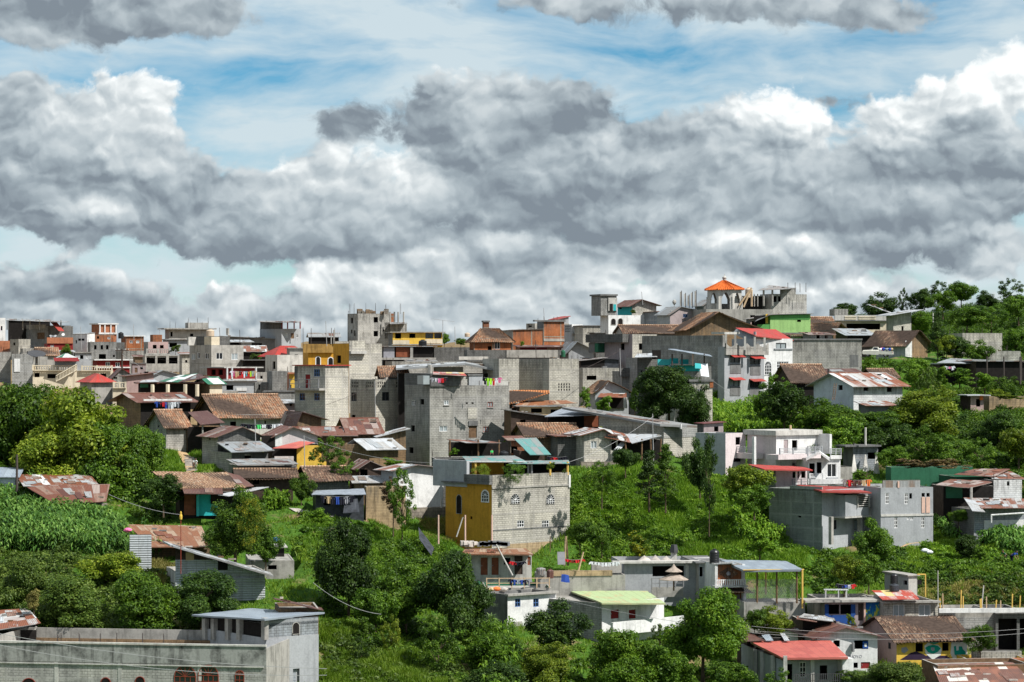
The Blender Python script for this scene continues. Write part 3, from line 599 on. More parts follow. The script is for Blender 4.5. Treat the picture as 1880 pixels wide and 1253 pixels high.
    def roof(b, roof, rm, par):
        mb = b.mb; w, d, z = b.w, b.d, b.zt; L = b.L
        if roof is None:      # flat slab behind a low upstand
            hh = par or .35; t = .15
            zz = z - hh
            mb.face([L(t, t, zz), L(w - t, t, zz), L(w - t, d - t, zz), L(t, d - t, zz)], rm)
            for (a, c, a2, c2) in ((0, 0, w, t), (0, d - t, w, d), (0, t, t, d - t), (w - t, t, w, d - t)):
                mb.face([L(a, c, z), L(a2, c, z), L(a2, c2, z), L(a, c2, z)], rm)
            for p, q in (((t, t), (w - t, t)), ((w - t, t), (w - t, d - t)), ((w - t, d - t), (t, d - t)), ((t, d - t), (t, t))):
                mb.face([L(*q, zz), L(*p, zz), L(*p, z), L(*q, z)], b.ml)
            return
        kind, mat = roof[0], roof[1]; r = b.zpx(roof[2]) if len(roof) > 2 else 1.0; oh = roof[3] if len(roof) > 3 else .45
        rb = MB(); seed = int(abs(b.c.x) * 7 + b.Y) % 97
        if kind == 'slab':    # flat concrete slab that overhangs
            hh = r; rb.box(L(-oh, -oh, z), b.d1 * (w + 2 * oh), b.d2 * (d + 2 * oh), (0, 0, max(.12, hh)), mat)
        elif kind == 'gx':    # ridge runs along the right face
            k = oh * r / (d / 2); zz = z - k
            sheet(rb, L(-oh, -oh, zz), L(w + oh, -oh, zz), L(w + oh, d / 2, z + r), L(-oh, d / 2, z + r), mat, seed=seed)
            sheet(rb, L(w + oh, d + oh, zz), L(-oh, d + oh, zz), L(-oh, d / 2, z + r), L(w + oh, d / 2, z + r), mat, seed=seed + 1)
            rb.tube(L(-oh, d / 2, z + r + .02), L(w + oh, d / 2, z + r + .02), .13 if mat in TILES else .07, 'tilel' if mat in TILES else mat, n=6)
            for a, f in ((0, b.ml), (w, b.ml)):
                q = [L(a, 0, z), L(a, d, z), L(a, d / 2, z + r - .03)]; q = q[::-1] if a == 0 else q
                mb.face(q, f, [(d, 0), (d / 2, r), (0, 0)][::1] if a == 0 else [(0, 0), (d, 0), (d / 2, r)])
        elif kind == 'gy':    # ridge runs back from the right face, which carries the gable
            pk = (roof[4] if len(roof) > 4 else .5) * w
            sl = r / pk; sr = r / max(.2, (w - pk))
            sheet(rb, L(-oh, d + oh, z - oh * sl), L(-oh, -oh, z - oh * sl), L(pk, -oh, z + r), L(pk, d + oh, z + r), mat, seed=seed)
            sheet(rb, L(w + oh, -oh, z - oh * sr), L(w + oh, d + oh, z - oh * sr), L(pk, d + oh, z + r), L(pk, -oh, z + r), mat, seed=seed + 1)
            mb.face([L(0, 0, z), L(w, 0, z), L(pk, 0, z + r - .03)], b.m, [(0, 0), (w, 0), (pk, r)])
            mb.face([L(w, d, z), L(0, d, z), L(pk, d, z + r - .03)], b.m, [(0, 0), (w, 0), (pk, r)])
        elif kind == 'sf':    # lean-to falling towards the right face
            k = oh * r / d
            sheet(rb, L(-oh, -oh, z - k), L(w + oh, -oh, z - k), L(w + oh, d + oh, z + r + k), L(-oh, d + oh, z + r + k), mat, seed=seed)
            mb.face([L(0, 0, z), L(0, d, z + r), L(0, d, z)], b.ml, [(d, 0), (0, r), (0, 0)])
            mb.face([L(w, 0, z), L(w, d, z), L(w, d, z + r)], b.ml, [(0, 0), (d, 0), (d, r)])
            mb.face([L(w, d, z), L(0, d, z), L(0, d, z + r), L(w, d, z + r)], b.m)
        elif kind in ('sr', 'sl'):   # lean-to, high at the right / at the left
            k = oh * r / w; a, c = (0, r) if kind == 'sr' else (r, 0); ka, kc = (-k, k) if kind == 'sr' else (k, -k)
            if kind == 'sr': sheet(rb, L(-oh, d + oh, z + a + ka), L(-oh, -oh, z + a + ka), L(w + oh, -oh, z + c + kc), L(w + oh, d + oh, z + c + kc), mat, seed=seed)
            else: sheet(rb, L(w + oh, -oh, z + c + kc), L(w + oh, d + oh, z + c + kc), L(-oh, d + oh, z + a + ka), L(-oh, -oh, z + a + ka), mat, seed=seed)
            if kind == 'sr':
                mb.face([L(0, 0, z), L(w, 0, z), L(w, 0, z + r)], b.m, [(0, 0), (w, 0), (w, r)]); mb.face([L(w, 0, z), L(w, d, z), L(w, d, z + r), L(w, 0, z + r)], b.ml)
                mb.face([L(w, d, z), L(0, d, z), L(w, d, z + r)], b.m)
            else:
                mb.face([L(0, 0, z), L(w, 0, z), L(0, 0, z + r)], b.m, [(0, 0), (w, 0), (0, r)]); mb.face([L(0, d, z), L(0, 0, z), L(0, 0, z + r), L(0, d, z + r)], b.ml)
                mb.face([L(w, d, z), L(0, d, z), L(0, d, z + r)], b.m)
        elif kind == 'hip':
            i = min(w, d) / 2; zz = z - oh * r / i
            A, B, C, D = L(-oh, -oh, zz), L(w + oh, -oh, zz), L(w + oh, d + oh, zz), L(-oh, d + oh, zz)
            if w >= d: R1, R2 = L(i, d / 2, z + r), L(w - i, d / 2, z + r); q = [(A, B, R2, R1), (B, C, R2, R2), (C, D, R1, R2), (D, A, R1, R1)]
            else: R1, R2 = L(w / 2, i, z + r), L(w / 2, d - i, z + r); q = [(A, B, R1, R1), (B, C, R2, R1), (C, D, R2, R2), (D, A, R1, R2)]
            for n_, (e, f, g, h) in enumerate(q): sheet(rb, e, f, g, h, mat, seed=seed + n_, sag=.0)
        b.roofob = rb.build('roof', b.root)
    def window(b, k, face, H):
        s0, s1, z0, z1 = H; P = lambda s, z, o=0.0: b.P(face, s, z, o); n = b.n[face]; d = b.dir[face]; up = Vector((0, 0, 1))
        dark = b.Y > 420
        kk = k[0]; opt = k[1:]
        gl = 'glassb' if 'c' in opt or (int(H[0] * 37 + b.Y * 3) % 10 < 3 and kk == 'n') else 'glass'; fr = 'frameb' if 'b' in opt else 'framed' if 'd' in opt else 'framer' if 'r' in opt else 'frame'
        def bar(mb, a, c, e, f, o0, o1, mat):
            mb.box(P(a, e, o0), d * (c - a), n * (o1 - o0), up * (f - e), mat)
        if kk == 'v':     # bare opening into an unlit room
            mb = MB(); mb.box(P(s0 - .02, z0 - .02, -1.6), d * (s1 - s0 + .04), n * .04, up * (z1 - z0 + .04), 'void')
            e = .35
            for q in ([P(s0, z0, -.16), P(s1, z0, -.16), P(s1, z0, -1.6), P(s0, z0, -1.6)], [P(s0, z1, -.16), P(s1, z1, -.16), P(s1, z1, -1.6), P(s0, z1, -1.6)][::-1],
                      [P(s0, z0, -.16), P(s0, z0, -1.6), P(s0, z1, -1.6), P(s0, z1, -.16)], [P(s1, z0, -.16), P(s1, z1, -.16), P(s1, z1, -1.6), P(s1, z0, -1.6)]): mb.face(q, 'void')
            mb.build('window_opening', b.root); return
        if kk in 'ngD':
            f = .06 if s1 - s0 < 1.6 else .08
            fm = MB(); pr = -.10
            if kk == 'D':
                dm = {'r': 'redp', 'w': 'woodr', 'g': 'smooth', 'k': 'woodd', 't': 'mauve'}.get(opt[:1], 'wood')
                fm.box(P(s0, z0, -.14), d * (s1 - s0), n * .06, up * (z1 - z0), dm); ob = fm.build('door', b.root)
                h = MB(); h.box(P(s0 + .1, (z0 + z1) / 2, -.08), d * .05, n * .05, up * .12, 'steel'); h.build('handle', ob); return
            bar(fm, s0, s1, z0, z0 + f, pr, pr + .07, fr); bar(fm, s0, s1, z1 - f, z1, pr, pr + .07, fr)
            bar(fm, s0, s0 + f, z0 + f, z1 - f, pr, pr + .07, fr); bar(fm, s1 - f, s1, z0 + f, z1 - f, pr, pr + .07, fr)
            if kk == 'n': m_ = (s0 + s1) / 2; bar(fm, m_ - f / 2, m_ + f / 2, z0 + f, z1 - f, pr, pr + .06, fr)
            else:
                nx = max(2, round((s1 - s0) / .42)); nz = max(2, round((z1 - z0) / .42))
                for i in range(1, nx): m_ = s0 + (s1 - s0) * i / nx; bar(fm, m_ - .03, m_ + .03, z0 + f, z1 - f, pr, pr + .05, fr)
                for i in range(1, nz): m_ = z0 + (z1 - z0) * i / nz; bar(fm, s0 + f, s1 - f, m_ - .03, m_ + .03, pr + .055, pr + .065, fr)
            ob = fm.build('window', b.root)
            pm = MB(); pm.box(P(s0 + .01, z0 + .01, -.15), d * (s1 - s0 - .02), n * .04, up * (z1 - z0 - .02), gl); pm.build('pane', ob)
            if 's' in opt:
                sm = MB(); bar(sm, s0 - .08, s1 + .08, z0 - .1, z0, .0, .1, b.m if face == 'R' else b.ml); sm.build('sill', ob)
            return
        if kk == 'a':     # arched window with surround, set on the wall face
            mb = MB(); wd = s1 - s0; rr = wd / 2; cz = z1 - rr; N_ = 10
            arc = lambda r, o: [P(s0 + rr + r * math.cos(math.pi * i / N_), cz + r * math.sin(math.pi * i / N_), o) for i in range(N_ + 1)]
            bars = 'x' not in opt; t = .10
            sur = fr if 'w' in opt else ('conc' if 'r' not in opt else 'framer'); t = .10 if 'w' in opt else .05
            for r0, r1 in ((rr - t * .2, rr + t),):
                A, B = arc(r0, .05), arc(r1, .05); A0, B0 = arc(r0, 0.0), arc(r1, 0.0)
                for i in range(N_):
                    mb.face([A[i], B[i], B[i + 1], A[i + 1]], sur); mb.face([B[i], B0[i], B0[i + 1], B[i + 1]], sur); mb.face([A0[i], A[i], A[i + 1], A0[i + 1]], sur)
            for sa in (s0 - t, s1 - t * .2): bar(mb, sa, sa + t * 1.2, z0, cz, 0, .05, sur)
            bar(mb, s0 - t, s1 + t, z0 - t, z0, 0, .07, sur)
            if bars:
                nx = 4 if wd > .9 else 2
                for i in range(1, nx): m_ = s0 + wd * i / nx; bar(mb, m_ - .025, m_ + .025, z0, cz, .022, .045, fr)
                nz = max(2, round((cz - z0) / .4))
                for i in range(1, nz + 1): m_ = z0 + (cz - z0) * i / nz; bar(mb, s0, s1, m_ - .025, m_ + .025, .045, .055, fr)
                for i in range(1, 6):
                    a = math.pi * i / 6; p = P(s0 + rr, cz, .03); q = P(s0 + rr + rr * math.cos(a), cz + rr * math.sin(a), .03); mb.tube(p, q, .022, fr, n=4)
            ob = mb.build('window', b.root)
            pm = MB(); pts = [P(s0, z0, .02), P(s1, z0, .02)] + arc(rr, .02); pm.face(pts, gl if 'x' not in opt else 'void'); pm.build('pane', ob)
            return
        if kk == 'p':     # pierced vent blocks: small dark holes in a pattern
            mb = MB(); nx = max(2, int((s1 - s0) / .34)); nz = max(2, int((z1 - z0) / .34))
            for i in range(nx):
                for j in range(nz):
                    if (i + j) % 2 and 'f' not in opt: continue
                    a = s0 + (s1 - s0) * i / nx; c = z0 + (z1 - z0) * j / nz
                    pp = [P(a, c, .012), P(a + .16, c, .012), P(a + .16, c + .24, .012), P(a, c + .24, .012)]; mb.face(pp, 'void')
            mb.build('vent_holes', b.root)
    # ---- extras, all given on a face in picture coordinates
    def fbox(b, name, face, xa, xb, ya, yb, o0, o1, mat, parent=None):
        sa, _ = b.at(face, xa, ya); sb, _ = b.at(face, xb, ya); sm = (sa + sb) / 2
        dist = (b.o[face] + b.dir[face] * sm + b.n[face] * (o0 + o1) / 2).y
        za = (HZ - yb) / F * dist; zb = (HZ - ya) / F * dist
        mb = MB(); mb.box(b.P(face, sa, za, o0), b.dir[face] * (sb - sa), b.n[face] * (o1 - o0), (0, 0, zb - za), mat)
        return mb.build(name, parent or b.root)
    def quad(b, name, pts, mat, th=.06, parent=None, root=None, seed=3):
        """roof sheet from four picture points with a depth (metres beyond the corner): BL, BR, TR, TL"""
        mb = MB(); sheet(mb, *[W(p[0], p[1], b.Y + p[2]) for p in pts], mat, th=th, seed=seed)
        return mb.build(name, parent or b.root)
    def fpoly(b, name, face, pts, mat, out):
        mb = MB(); q = []
        for (x, y) in pts: s_, z_ = b.at(face, x, y); q.append(b.P(face, s_, z_, out))
        mb.face(q, mat); return mb.build(name, b.root)
    def wbox(b, name, xa, xb, ya, yb, dy, dep, mat):
        Y = b.Y + dy; mb = MB(); mb.box(W(xa, yb, Y), ((xb - xa) / F * Y, 0, 0), (0, dep, 0), (0, 0, (yb - ya) / F * Y), mat); return mb.build(name, b.root)
    def post(b, name, xa, ya, yb, dy, r, mat, lean=0):
        mb = MB(); p = W(xa, yb, b.Y + dy); q = W(xa + lean, ya, b.Y + dy); mb.tube(p, q, r, mat, n=6); return mb.build(name, b.root)
    def rods(b, xs, ya, yb, dy=.3, r=.02):
        mb = MB(); rr = random.Random(int(xs[0]))
        for x in xs:
            for k in range(3):
                xx = x + rr.uniform(-1.0, 1.0); mb.tube(W(xx, yb, b.Y + dy), W(xx + rr.uniform(-.4, .4), ya + rr.uniform(-2, 2), b.Y + dy), r, 'iron', n=4)
        return mb.build('rebar', b.root)
    def rail(b, face, xa, xb, ya, yb, out, mat='frame', n=4, posts=3, name='railing', r=.035):
        mb = MB(); sa, _ = b.at(face, xa, ya); sb, _ = b.at(face, xb, ya)
        dist = (b.o[face] + b.dir[face] * (sa + sb) / 2 + b.n[face] * out).y; z1 = (HZ - ya) / F * dist; z0 = (HZ - yb) / F * dist
        for i in range(n):
            z = z1 - (z1 - z0) * i / n; mb.box(b.P(face, sa, z - r, out), b.dir[face] * (sb - sa), b.n[face] * r * 2, (0, 0, 2 * r), mat)
        for i in range(posts):
            s = sa + (sb - sa) * i / max(1, posts - 1); mb.box(b.P(face, s - r, z0, out - r), b.dir[face] * r * 3, b.n[face] * r * 4, (0, 0, z1 - z0 + .05), mat)
        return mb.build(name, b.root)
    def balus(b, face, xa, xb, ya, yb, out, mat='cream', name='balustrade'):
        mb = MB(); sa, _ = b.at(face, xa, ya); sb, _ = b.at(face, xb, ya)
        dist = (b.o[face] + b.dir[face] * (sa + sb) / 2).y; z1 = (HZ - ya) / F * dist; z0 = (HZ - yb) / F * dist; n, d = b.n[face], b.dir[face]; L_ = sb - sa
        mb.box(b.P(face, sa, z1 - .14, out), d * L_, n * .22, (0, 0, .14), mat); mb.box(b.P(face, sa, z0, out), d * L_, n * .22, (0, 0, .12), mat)
        k = max(2, int(L_ / .34))
        for i in range(k):
            p = b.P(face, sa + L_ * (i + .5) / k, z0 + .12, out + .11); q = Vector((p.x, p.y, z1 - .14)); m_ = (p + q) / 2
            mb.tube(p, m_, .05, mat, .10, 6); mb.tube(m_, q, .10, mat, .05, 6)
        for i in range(max(2, int(L_ / 3.4)) + 1):
            s = sa + (L_ - .26) * i / max(1, max(2, int(L_ / 3.4))); mb.box(b.P(face, s, z0, out - .02), d * .26, n * .26, (0, 0, z1 - z0 + .06), mat)
        return mb.build(name, b.root)
BS = {}
def B(key, *a, **k):
    b = Bld(*a, **k); BS[key] = b; return b
# ---------------------------------------------------------------- plants
MATS['lf_mid']   = mat_leaf('leaf_mid_green', (.016, .042, .005), (.065, .135, .012), (.19, .30, .028))
MATS['lf_dark']  = mat_leaf('leaf_dark_green', (.010, .026, .006), (.034, .072, .012), (.105, .17, .028))
MATS['lf_bright']= mat_leaf('leaf_bright_green', (.025, .070, .006), (.10, .20, .014), (.24, .355, .035))
MATS['lf_yell']  = mat_leaf('leaf_yellow_green', (.03, .06, .005), (.13, .19, .014), (.34, .38, .04))
MATS['lf_olive'] = mat_leaf('leaf_olive', (.022, .048, .009), (.075, .125, .02), (.19, .25, .05))
MATS['lf_flame'] = mat_leaf('leaf_with_yellow_blossom', (.02, .06, .006), (.10, .17, .015), (.62, .50, .03))
MATS['lf_brown'] = mat_leaf('dry_brown_leaf', (.03, .018, .01), (.09, .055, .03), (.20, .13, .07), .15)
MATS['lf_corn']  = mat_leaf('maize_leaf', (.02, .06, .012), (.075, .17, .028), (.24, .38, .09), .25, .35)
MATS['lf_flower']= mat_leaf('hanging_flowering_vine', (.04, .045, .012), (.14, .11, .04), (.34, .20, .11), .15)
MATS['lf_pale']  = mat_leaf('pale_reed', (.05, .09, .03), (.13, .20, .07), (.28, .36, .15), .25)
MATS['lf_grass'] = mat_leaf('grass_blade', (.045, .09, .007), (.12, .215, .015), (.25, .34, .04), .3, .55)
MATS['lf_dry']   = mat_leaf('dry_grass', (.09, .08, .02), (.22, .20, .06), (.42, .37, .13), .25, .6)
MATS['bark']     = mat_plain('bark', (.10, .075, .05), .9, .1, 0, .3)
def np_quads(name, Q, mat, parent=None, rnd=None, off=None):
    """Q [n,4,3] array of leaf quads -> one mesh with a per-leaf random attribute"""
    n = len(Q); V = Q.reshape(-1, 3).astype(np.float32)
    if off is not None: V = V - np.array(off, np.float32)
    me = bpy.data.meshes.new(name); me.vertices.add(n * 4); me.vertices.foreach_set('co', V.ravel())
    me.loops.add(n * 4); me.loops.foreach_set('vertex_index', np.arange(n * 4, dtype=np.int32))
    me.polygons.add(n); me.polygons.foreach_set('loop_start', np.arange(0, n * 4, 4, dtype=np.int32))
    me.update(calc_edges=True)
    a = me.attributes.new('rnd', 'FLOAT', 'FACE')
    r = np.random.default_rng(len(name)).random(n) if rnd is None else rnd
    a.data.foreach_set('value', r.astype(np.float32)); me.materials.append(MT(mat)); return me
def rot_basis(nrm, rng):
    n = nrm / (np.linalg.norm(nrm, axis=1, keepdims=True) + 1e-9); r = rng.normal(size=n.shape)
    t = r - (r * n).sum(1, keepdims=True) * n; t /= np.linalg.norm(t, axis=1, keepdims=True) + 1e-9
    return n, t, np.cross(n, t)
def leaves(C, nrm, size, rng, asp=.55, droop=0.0):
    n, t, b = rot_basis(nrm, rng); s = size * rng.uniform(.6, 1.35, (len(C), 1))
    if droop: t = t + np.array([0, 0, -droop]); t /= np.linalg.norm(t, axis=1, keepdims=True)
    fold = n * s * .12
    return np.stack([C - t * s, C + b * s * asp + fold, C + t * s, C - b * s * asp + fold], 1)
def crown(seed, nclump, per, leaf, kind='round'):
    """crown in a unit box: x,y in -1..1, z in 0..1 (base of crown to tip)"""
    rng = np.random.default_rng(seed); cs = []
    K = 7; LC = rng.normal(size=(K, 3)); LC /= np.linalg.norm(LC, axis=1, keepdims=True); LC *= rng.uniform(.30, .62, (K, 1)); LC[0] = (0, 0, .35); LR = rng.uniform(.34, .56, K)
    while len(cs) < nclump:
        p = rng.uniform(-1, 1, 3)
        if kind in ('round', 'dome'):      # clumps sit on a handful of big uneven boughs
            j = rng.integers(K); q = rng.normal(size=3); q /= np.linalg.norm(q); p = LC[j] + q * LR[j] * rng.uniform(.6, 1.0)
            if kind == 'dome' and p[2] < -.5: continue
            cs.append((p[0], p[1], (.46 + p[2] * .46) if kind == 'round' else (.36 + p[2] * .62))); continue
        if kind == 'round': ok = .5 < np.linalg.norm(p) < .86; c = (p[0], p[1], .46 + p[2] * .46)
        elif kind == 'cone': h = rng.random() ** .8; r = (1 - h) * .85 + .06; a = rng.uniform(0, 6.28); q = rng.uniform(.4, 1); ok = True; c = (r * q * math.cos(a), r * q * math.sin(a), h)
        elif kind == 'dome': ok = np.linalg.norm(p) < .86 and p[2] > -.5; c = (p[0], p[1], .36 + p[2] * .62)
        elif kind == 'column': a = rng.uniform(0, 6.28); h = rng.random(); r = .75 * math.sin(math.pi * (h * .8 + .12)) * rng.uniform(.2, 1); ok = True; c = (r * math.cos(a), r * math.sin(a), h)
        elif kind == 'loose': ok = .2 < np.linalg.norm(p) < 1.0; c = (p[0] * .95, p[1] * .95, .5 + p[2] * .5)
        if ok: cs.append(c)
    out = []; tone = []
    for c in cs:
        rc = rng.uniform(.11, .27) if kind != 'loose' else rng.uniform(.10, .22)
        k = int(per * (rc / .25) ** 2)
        d = rng.normal(size=(k, 3)); d /= np.linalg.norm(d, axis=1, keepdims=True)
        rad = rc * rng.uniform(.55, 1.12, (k, 1)); sc = np.array([1, 1, .8 if kind != 'cone' else .35])
        pos = np.array(c) * (1, 1, 2) + d * rad * sc
        nr = d * .75 + rng.normal(size=d.shape) * .45 + np.array([0, 0, .45])
        out.append(leaves(pos, nr, leaf, rng)); tone.append(np.clip(rng.random(k) * .8 + rng.uniform(-.1, .3), 0, 1))
    return np.concatenate(out), np.concatenate(tone)
def crown_spiky(seed, n, ln):
    """long narrow blades fountaining from the middle"""
    rng = np.random.default_rng(seed); a = rng.uniform(0, 6.28, n); e = rng.uniform(.15, 1.35, n); L_ = ln * rng.uniform(.6, 1, n); Q = []
    d = np.stack([np.cos(a) * np.cos(e), np.sin(a) * np.cos(e), np.sin(e)], 1); s = np.stack([-np.sin(a), np.cos(a), a * 0], 1) * .035
    p0 = np.zeros((n, 3)); p1 = d * L_[:, None] * .55; p2 = d * L_[:, None]; p2[:, 2] -= .28 * L_
    Q.append(np.stack([p0 - s * .5, p0 + s * .5, p1 + s, p1 - s], 1)); Q.append(np.stack([p1 - s, p1 + s, p2 + s * .1, p2 - s * .1], 1))
    return np.concatenate(Q), rng.random(2 * n)
def trunk_mesh(seed, limbs=7, h0=.45):
    rng = random.Random(seed); mb = MB(); bend = rng.uniform(-.06, .06)
    pts = [Vector((bend * t * t, .5 * bend * t, t)) for t in (0, .2, .42, .62, .8)]; rs = [.055, .042, .034, .024, .012]
    for i in range(4): mb.tube(pts[i], pts[i + 1], rs[i], 'bark', rs[i + 1], 7)
    for k in range(limbs):
        z = rng.uniform(.3, .68); a = 6.283 * k / limbs + rng.uniform(-.4, .4); L_ = rng.uniform(.25, .5)
        p = Vector((bend * z * z, .5 * bend * z, z)); q = p + Vector((math.cos(a) * L_ * .5, math.sin(a) * L_ * .5, .12)); r = q + Vector((math.cos(a) * L_ * .5, math.sin(a) * L_ * .5, .14))
        mb.tube(p, q, .018, 'bark', .012, 5); mb.tube(q, r, .012, 'bark', .004, 5)
    off = (0, 0, 0); me = bpy.data.meshes.new('trunk'); me.from_pydata(mb.v, [], mb.f); me.materials.append(MT('bark')); me.update(); return me
TPL = {}
def tpl(kind, mat, var):
    """crown meshes are built once per kind, leaf material and variant"""
    key = (kind, mat, var)
    if key not in TPL:
        sd = {'big': 10, 'round': 20, 'cone': 30, 'bush': 40, 'loose': 50, 'col': 60, 'dome': 70, 'palm': 80, 'fine': 90}[kind] + var
        if kind == 'big': Q, r = crown(sd, 130, 480, .030, 'round')
        elif kind == 'dome': Q, r = crown(sd, 120, 480, .030, 'dome')
        elif kind == 'round': Q, r = crown(sd, 80, 230, .042, 'round')
        elif kind == 'cone': Q, r = crown(sd, 80, 130, .042, 'cone')
        elif kind == 'col': Q, r = crown(sd, 50, 110, .05, 'column')
        elif kind == 'loose': Q, r = crown(sd, 46, 220, .045, 'loose')
        elif kind == 'fine': Q, r = crown(sd, 60, 200, .032, 'loose')
        elif kind == 'bush': Q, r = crown(sd, 44, 150, .062, 'dome')
        elif kind == 'palm': Q, r = crown_spiky(sd, 70, 1.1)
        TPL[key] = np_quads('crown', Q, mat, rnd=r)
    return TPL[key]
TRK = [trunk_mesh(i) for i in range(4)]
TREES = []
tcount = [0]
def T(name, label, px, base, w, h, kind='round', mat='lf_mid', Y=None, tr=.25, group=None, var=None, cat=None, lean=0):
    """tree or shrub: picture column, ground row, width and height in picture pixels"""
    tcount[0] += 1; i = tcount[0]; v = i % 3 if var is None else var
    if Y is None: Y = yg(px, base)
    p = W(px, base, Y); s = Y / F; ww, hh = w * s / 2, h * s
    root = empty(name, p, label, cat or ('tree' if 'tree' in name or 'cypress' in name else 'shrub'), group)
    root.rotation_euler = (0, lean, (i * 2.39996) % 6.283)
    c = bpy.data.objects.new('crown', tpl(kind, mat, v)); COL.objects.link(c); c.parent = root
    c.location = (0, 0, hh * tr); q = 1.2 if kind in ('round', 'big', 'dome') else 1.05; c.scale = (ww * q, ww * q * .9, hh * (1 - tr) / 2 * (1.14 if q > 1.1 else 1.07)); c.location = (0, 0, hh * (tr - (.06 if q > 1.1 else 0)))
    if cat in ('creeper', 'epiphyte', 'plant'): return root
    t = bpy.data.objects.new('trunk', TRK[i % 4]); COL.objects.link(t); t.parent = root
    t.location = (0, 0, -.6); t.scale = (ww * 1.0, ww * 1.0, hh * (tr + (1 - tr) * .72) + .6)
    TREES.append((p.x, p.y, ww)); return root
def poly_pts(poly, n, rng):
    xs = [p[0] for p in poly]; ys = [p[1] for p in poly]; out = []
    k = 0
    while len(out) < n and k < 60:
        k += 1
        X = rng.uniform(min(xs), max(xs), n * 2); Y = rng.uniform(min(ys), max(ys), n * 2); m = np.zeros(len(X), bool); j = len(poly) - 1
        for i in range(len(poly)):
            xi, yi, xj, yj = *poly[i], *poly[j]; m ^= ((yi > Y) != (yj > Y)) & (X < (xj - xi) * (Y - yi) / (yj - yi + 1e-9) + xi); j = i
        out += list(zip(X[m], Y[m]))
    return np.array(out[:n])
EXC = [(350, 868, 13), (349, 860, 13), (347, 850, 13), (342, 841, 13), (336, 833, 15), (322, 826, 16), (306, 819, 15), (314, 811, 10), (347, 875, 13), (1680, 1006, 12), (1660, 1011, 10)]
def ground_pts(poly, n, rng):
    q = poly_pts(poly, n, rng); Y = YG(q[:, 0], q[:, 1]); x = (q[:, 0] - CX) / F * Y
    m = ~inpads(x, Y, .6)
    for (ex, ey, er) in EXC: m &= ((q[:, 0] - ex) / er) ** 2 + ((q[:, 1] - ey) / (er * .6)) ** 2 > 1
    x, Y = x[m], Y[m]; return x, Y, gz(x, Y)
def thicket(name, label, poly, n, rpx, mat, seed, leaf=.145, per=340, hmul=.8, cat='shrubs'):
    """undergrowth nobody could count: many small bushes in one mesh"""
    rng = np.random.default_rng(seed); x, y, z = ground_pts(poly, n, rng); Qs = []; Rs = []
    for a, b, c in zip(x, y, z):
        r = rng.uniform(*rpx) * b / F / 2; k = int(per * (.4 + r * r * .9)); k = min(k, 1100)
        d = rng.normal(size=(k, 3)); d /= np.linalg.norm(d, axis=1, keepdims=True); d[:, 2] = np.abs(d[:, 2]) - .15
        lump = 1 + .28 * np.sin(d[:, 0] * 5 + a) * np.sin(d[:, 1] * 5 + b) + .15 * np.sin(d[:, 2] * 9 + a)
        pos = np.array([a, b, c]) + d * (rng.uniform(.62, 1.08, (k, 1)) * lump[:, None]) * np.array([r, r, r * hmul * rng.uniform(.7, 1.5)])
        Qs.append(leaves(pos, d * .7 + rng.normal(size=d.shape) * .5 + np.array([0, 0, .4]), leaf, rng)); Rs.append(np.clip(rng.random(k) * .8 + rng.uniform(-.15, .35), 0, 1))
    me = np_quads(name, np.concatenate(Qs), mat, rnd=np.concatenate(Rs)); o = bpy.data.objects.new(name, me); COL.objects.link(o)
    return tag(o, label, cat, None, 'stuff')
def cornfield(name, label, poly, n, hm, seed, mat='lf_corn'):
    rng = np.random.default_rng(seed); x, y, z = ground_pts(poly, n, rng); n = len(x); Q = []; R = []
    for k in range(9):
        a = rng.uniform(0, 6.28, n); h = hm * (.12 + .095 * k) * rng.uniform(.85, 1.1, n); L_ = hm * rng.uniform(.26, .42, n)
        p = np.stack([x, y, z + h], 1); d = np.stack([np.cos(a), np.sin(a), 0 * a], 1); s = np.stack([-np.sin(a), np.cos(a), 0 * a], 1) * .10
        p1 = p + d * (L_ * .5)[:, None] + np.array([0, 0, 1]) * (L_ * .45)[:, None]; p2 = p + d * L_[:, None] + np.array([0, 0, 1]) * (L_ * rng.uniform(-.25, .2, n))[:, None]
        Q += [np.stack([p - s * .5, p + s * .5, p1 + s, p1 - s], 1), np.stack([p1 - s, p1 + s, p2 + s * .15, p2 - s * .15], 1)]; r = rng.random(n); R += [r, r]
    s = np.array([.03, 0, 0]); b = np.stack([x, y, z], 1); t = b + np.array([0, 0, hm]); Q.append(np.stack([b - s, b + s, t + s, t - s], 1)); R.append(np.full(n, .8))
    me = np_quads(name, np.concatenate(Q), mat, rnd=np.concatenate(R)); o = bpy.data.objects.new(name, me); COL.objects.link(o)
    return tag(o, label, 'maize', None, 'stuff')
def grass(name, label, poly, n, hm, seed, mat='lf_grass', blades=4):
    rng = np.random.default_rng(seed); x, y, z = ground_pts(poly, n, rng); n = len(x); Q = []; R = []
    patch = .5 + .5 * np.sin(x * .6 + np.sin(y * .4) * 2)
    for k in range(blades):
        a = rng.uniform(0, 6.28, n); ox = rng.normal(size=(n, 3)) * .13; ox[:, 2] = -.05
        b = np.stack([x, y, z], 1) + ox; s = np.stack([np.cos(a), np.sin(a), 0 * a], 1) * .05
        h = hm * rng.uniform(.5, 1.2, n) * (.6 + .6 * patch); t = b + np.stack([rng.normal(size=n) * .4 * h, rng.normal(size=n) * .4 * h, h], 1)
        Q.append(np.stack([b - s, b + s, t + s * .3, t - s * .3], 1)); R.append(np.clip(rng.random(n) * .7 + patch * .3, 0, 1))
    me = np_quads(name, np.concatenate(Q), mat, rnd=np.concatenate(R)); o = bpy.data.objects.new(name, me); COL.objects.link(o)
    return tag(o, label, 'grass', None, 'stuff')
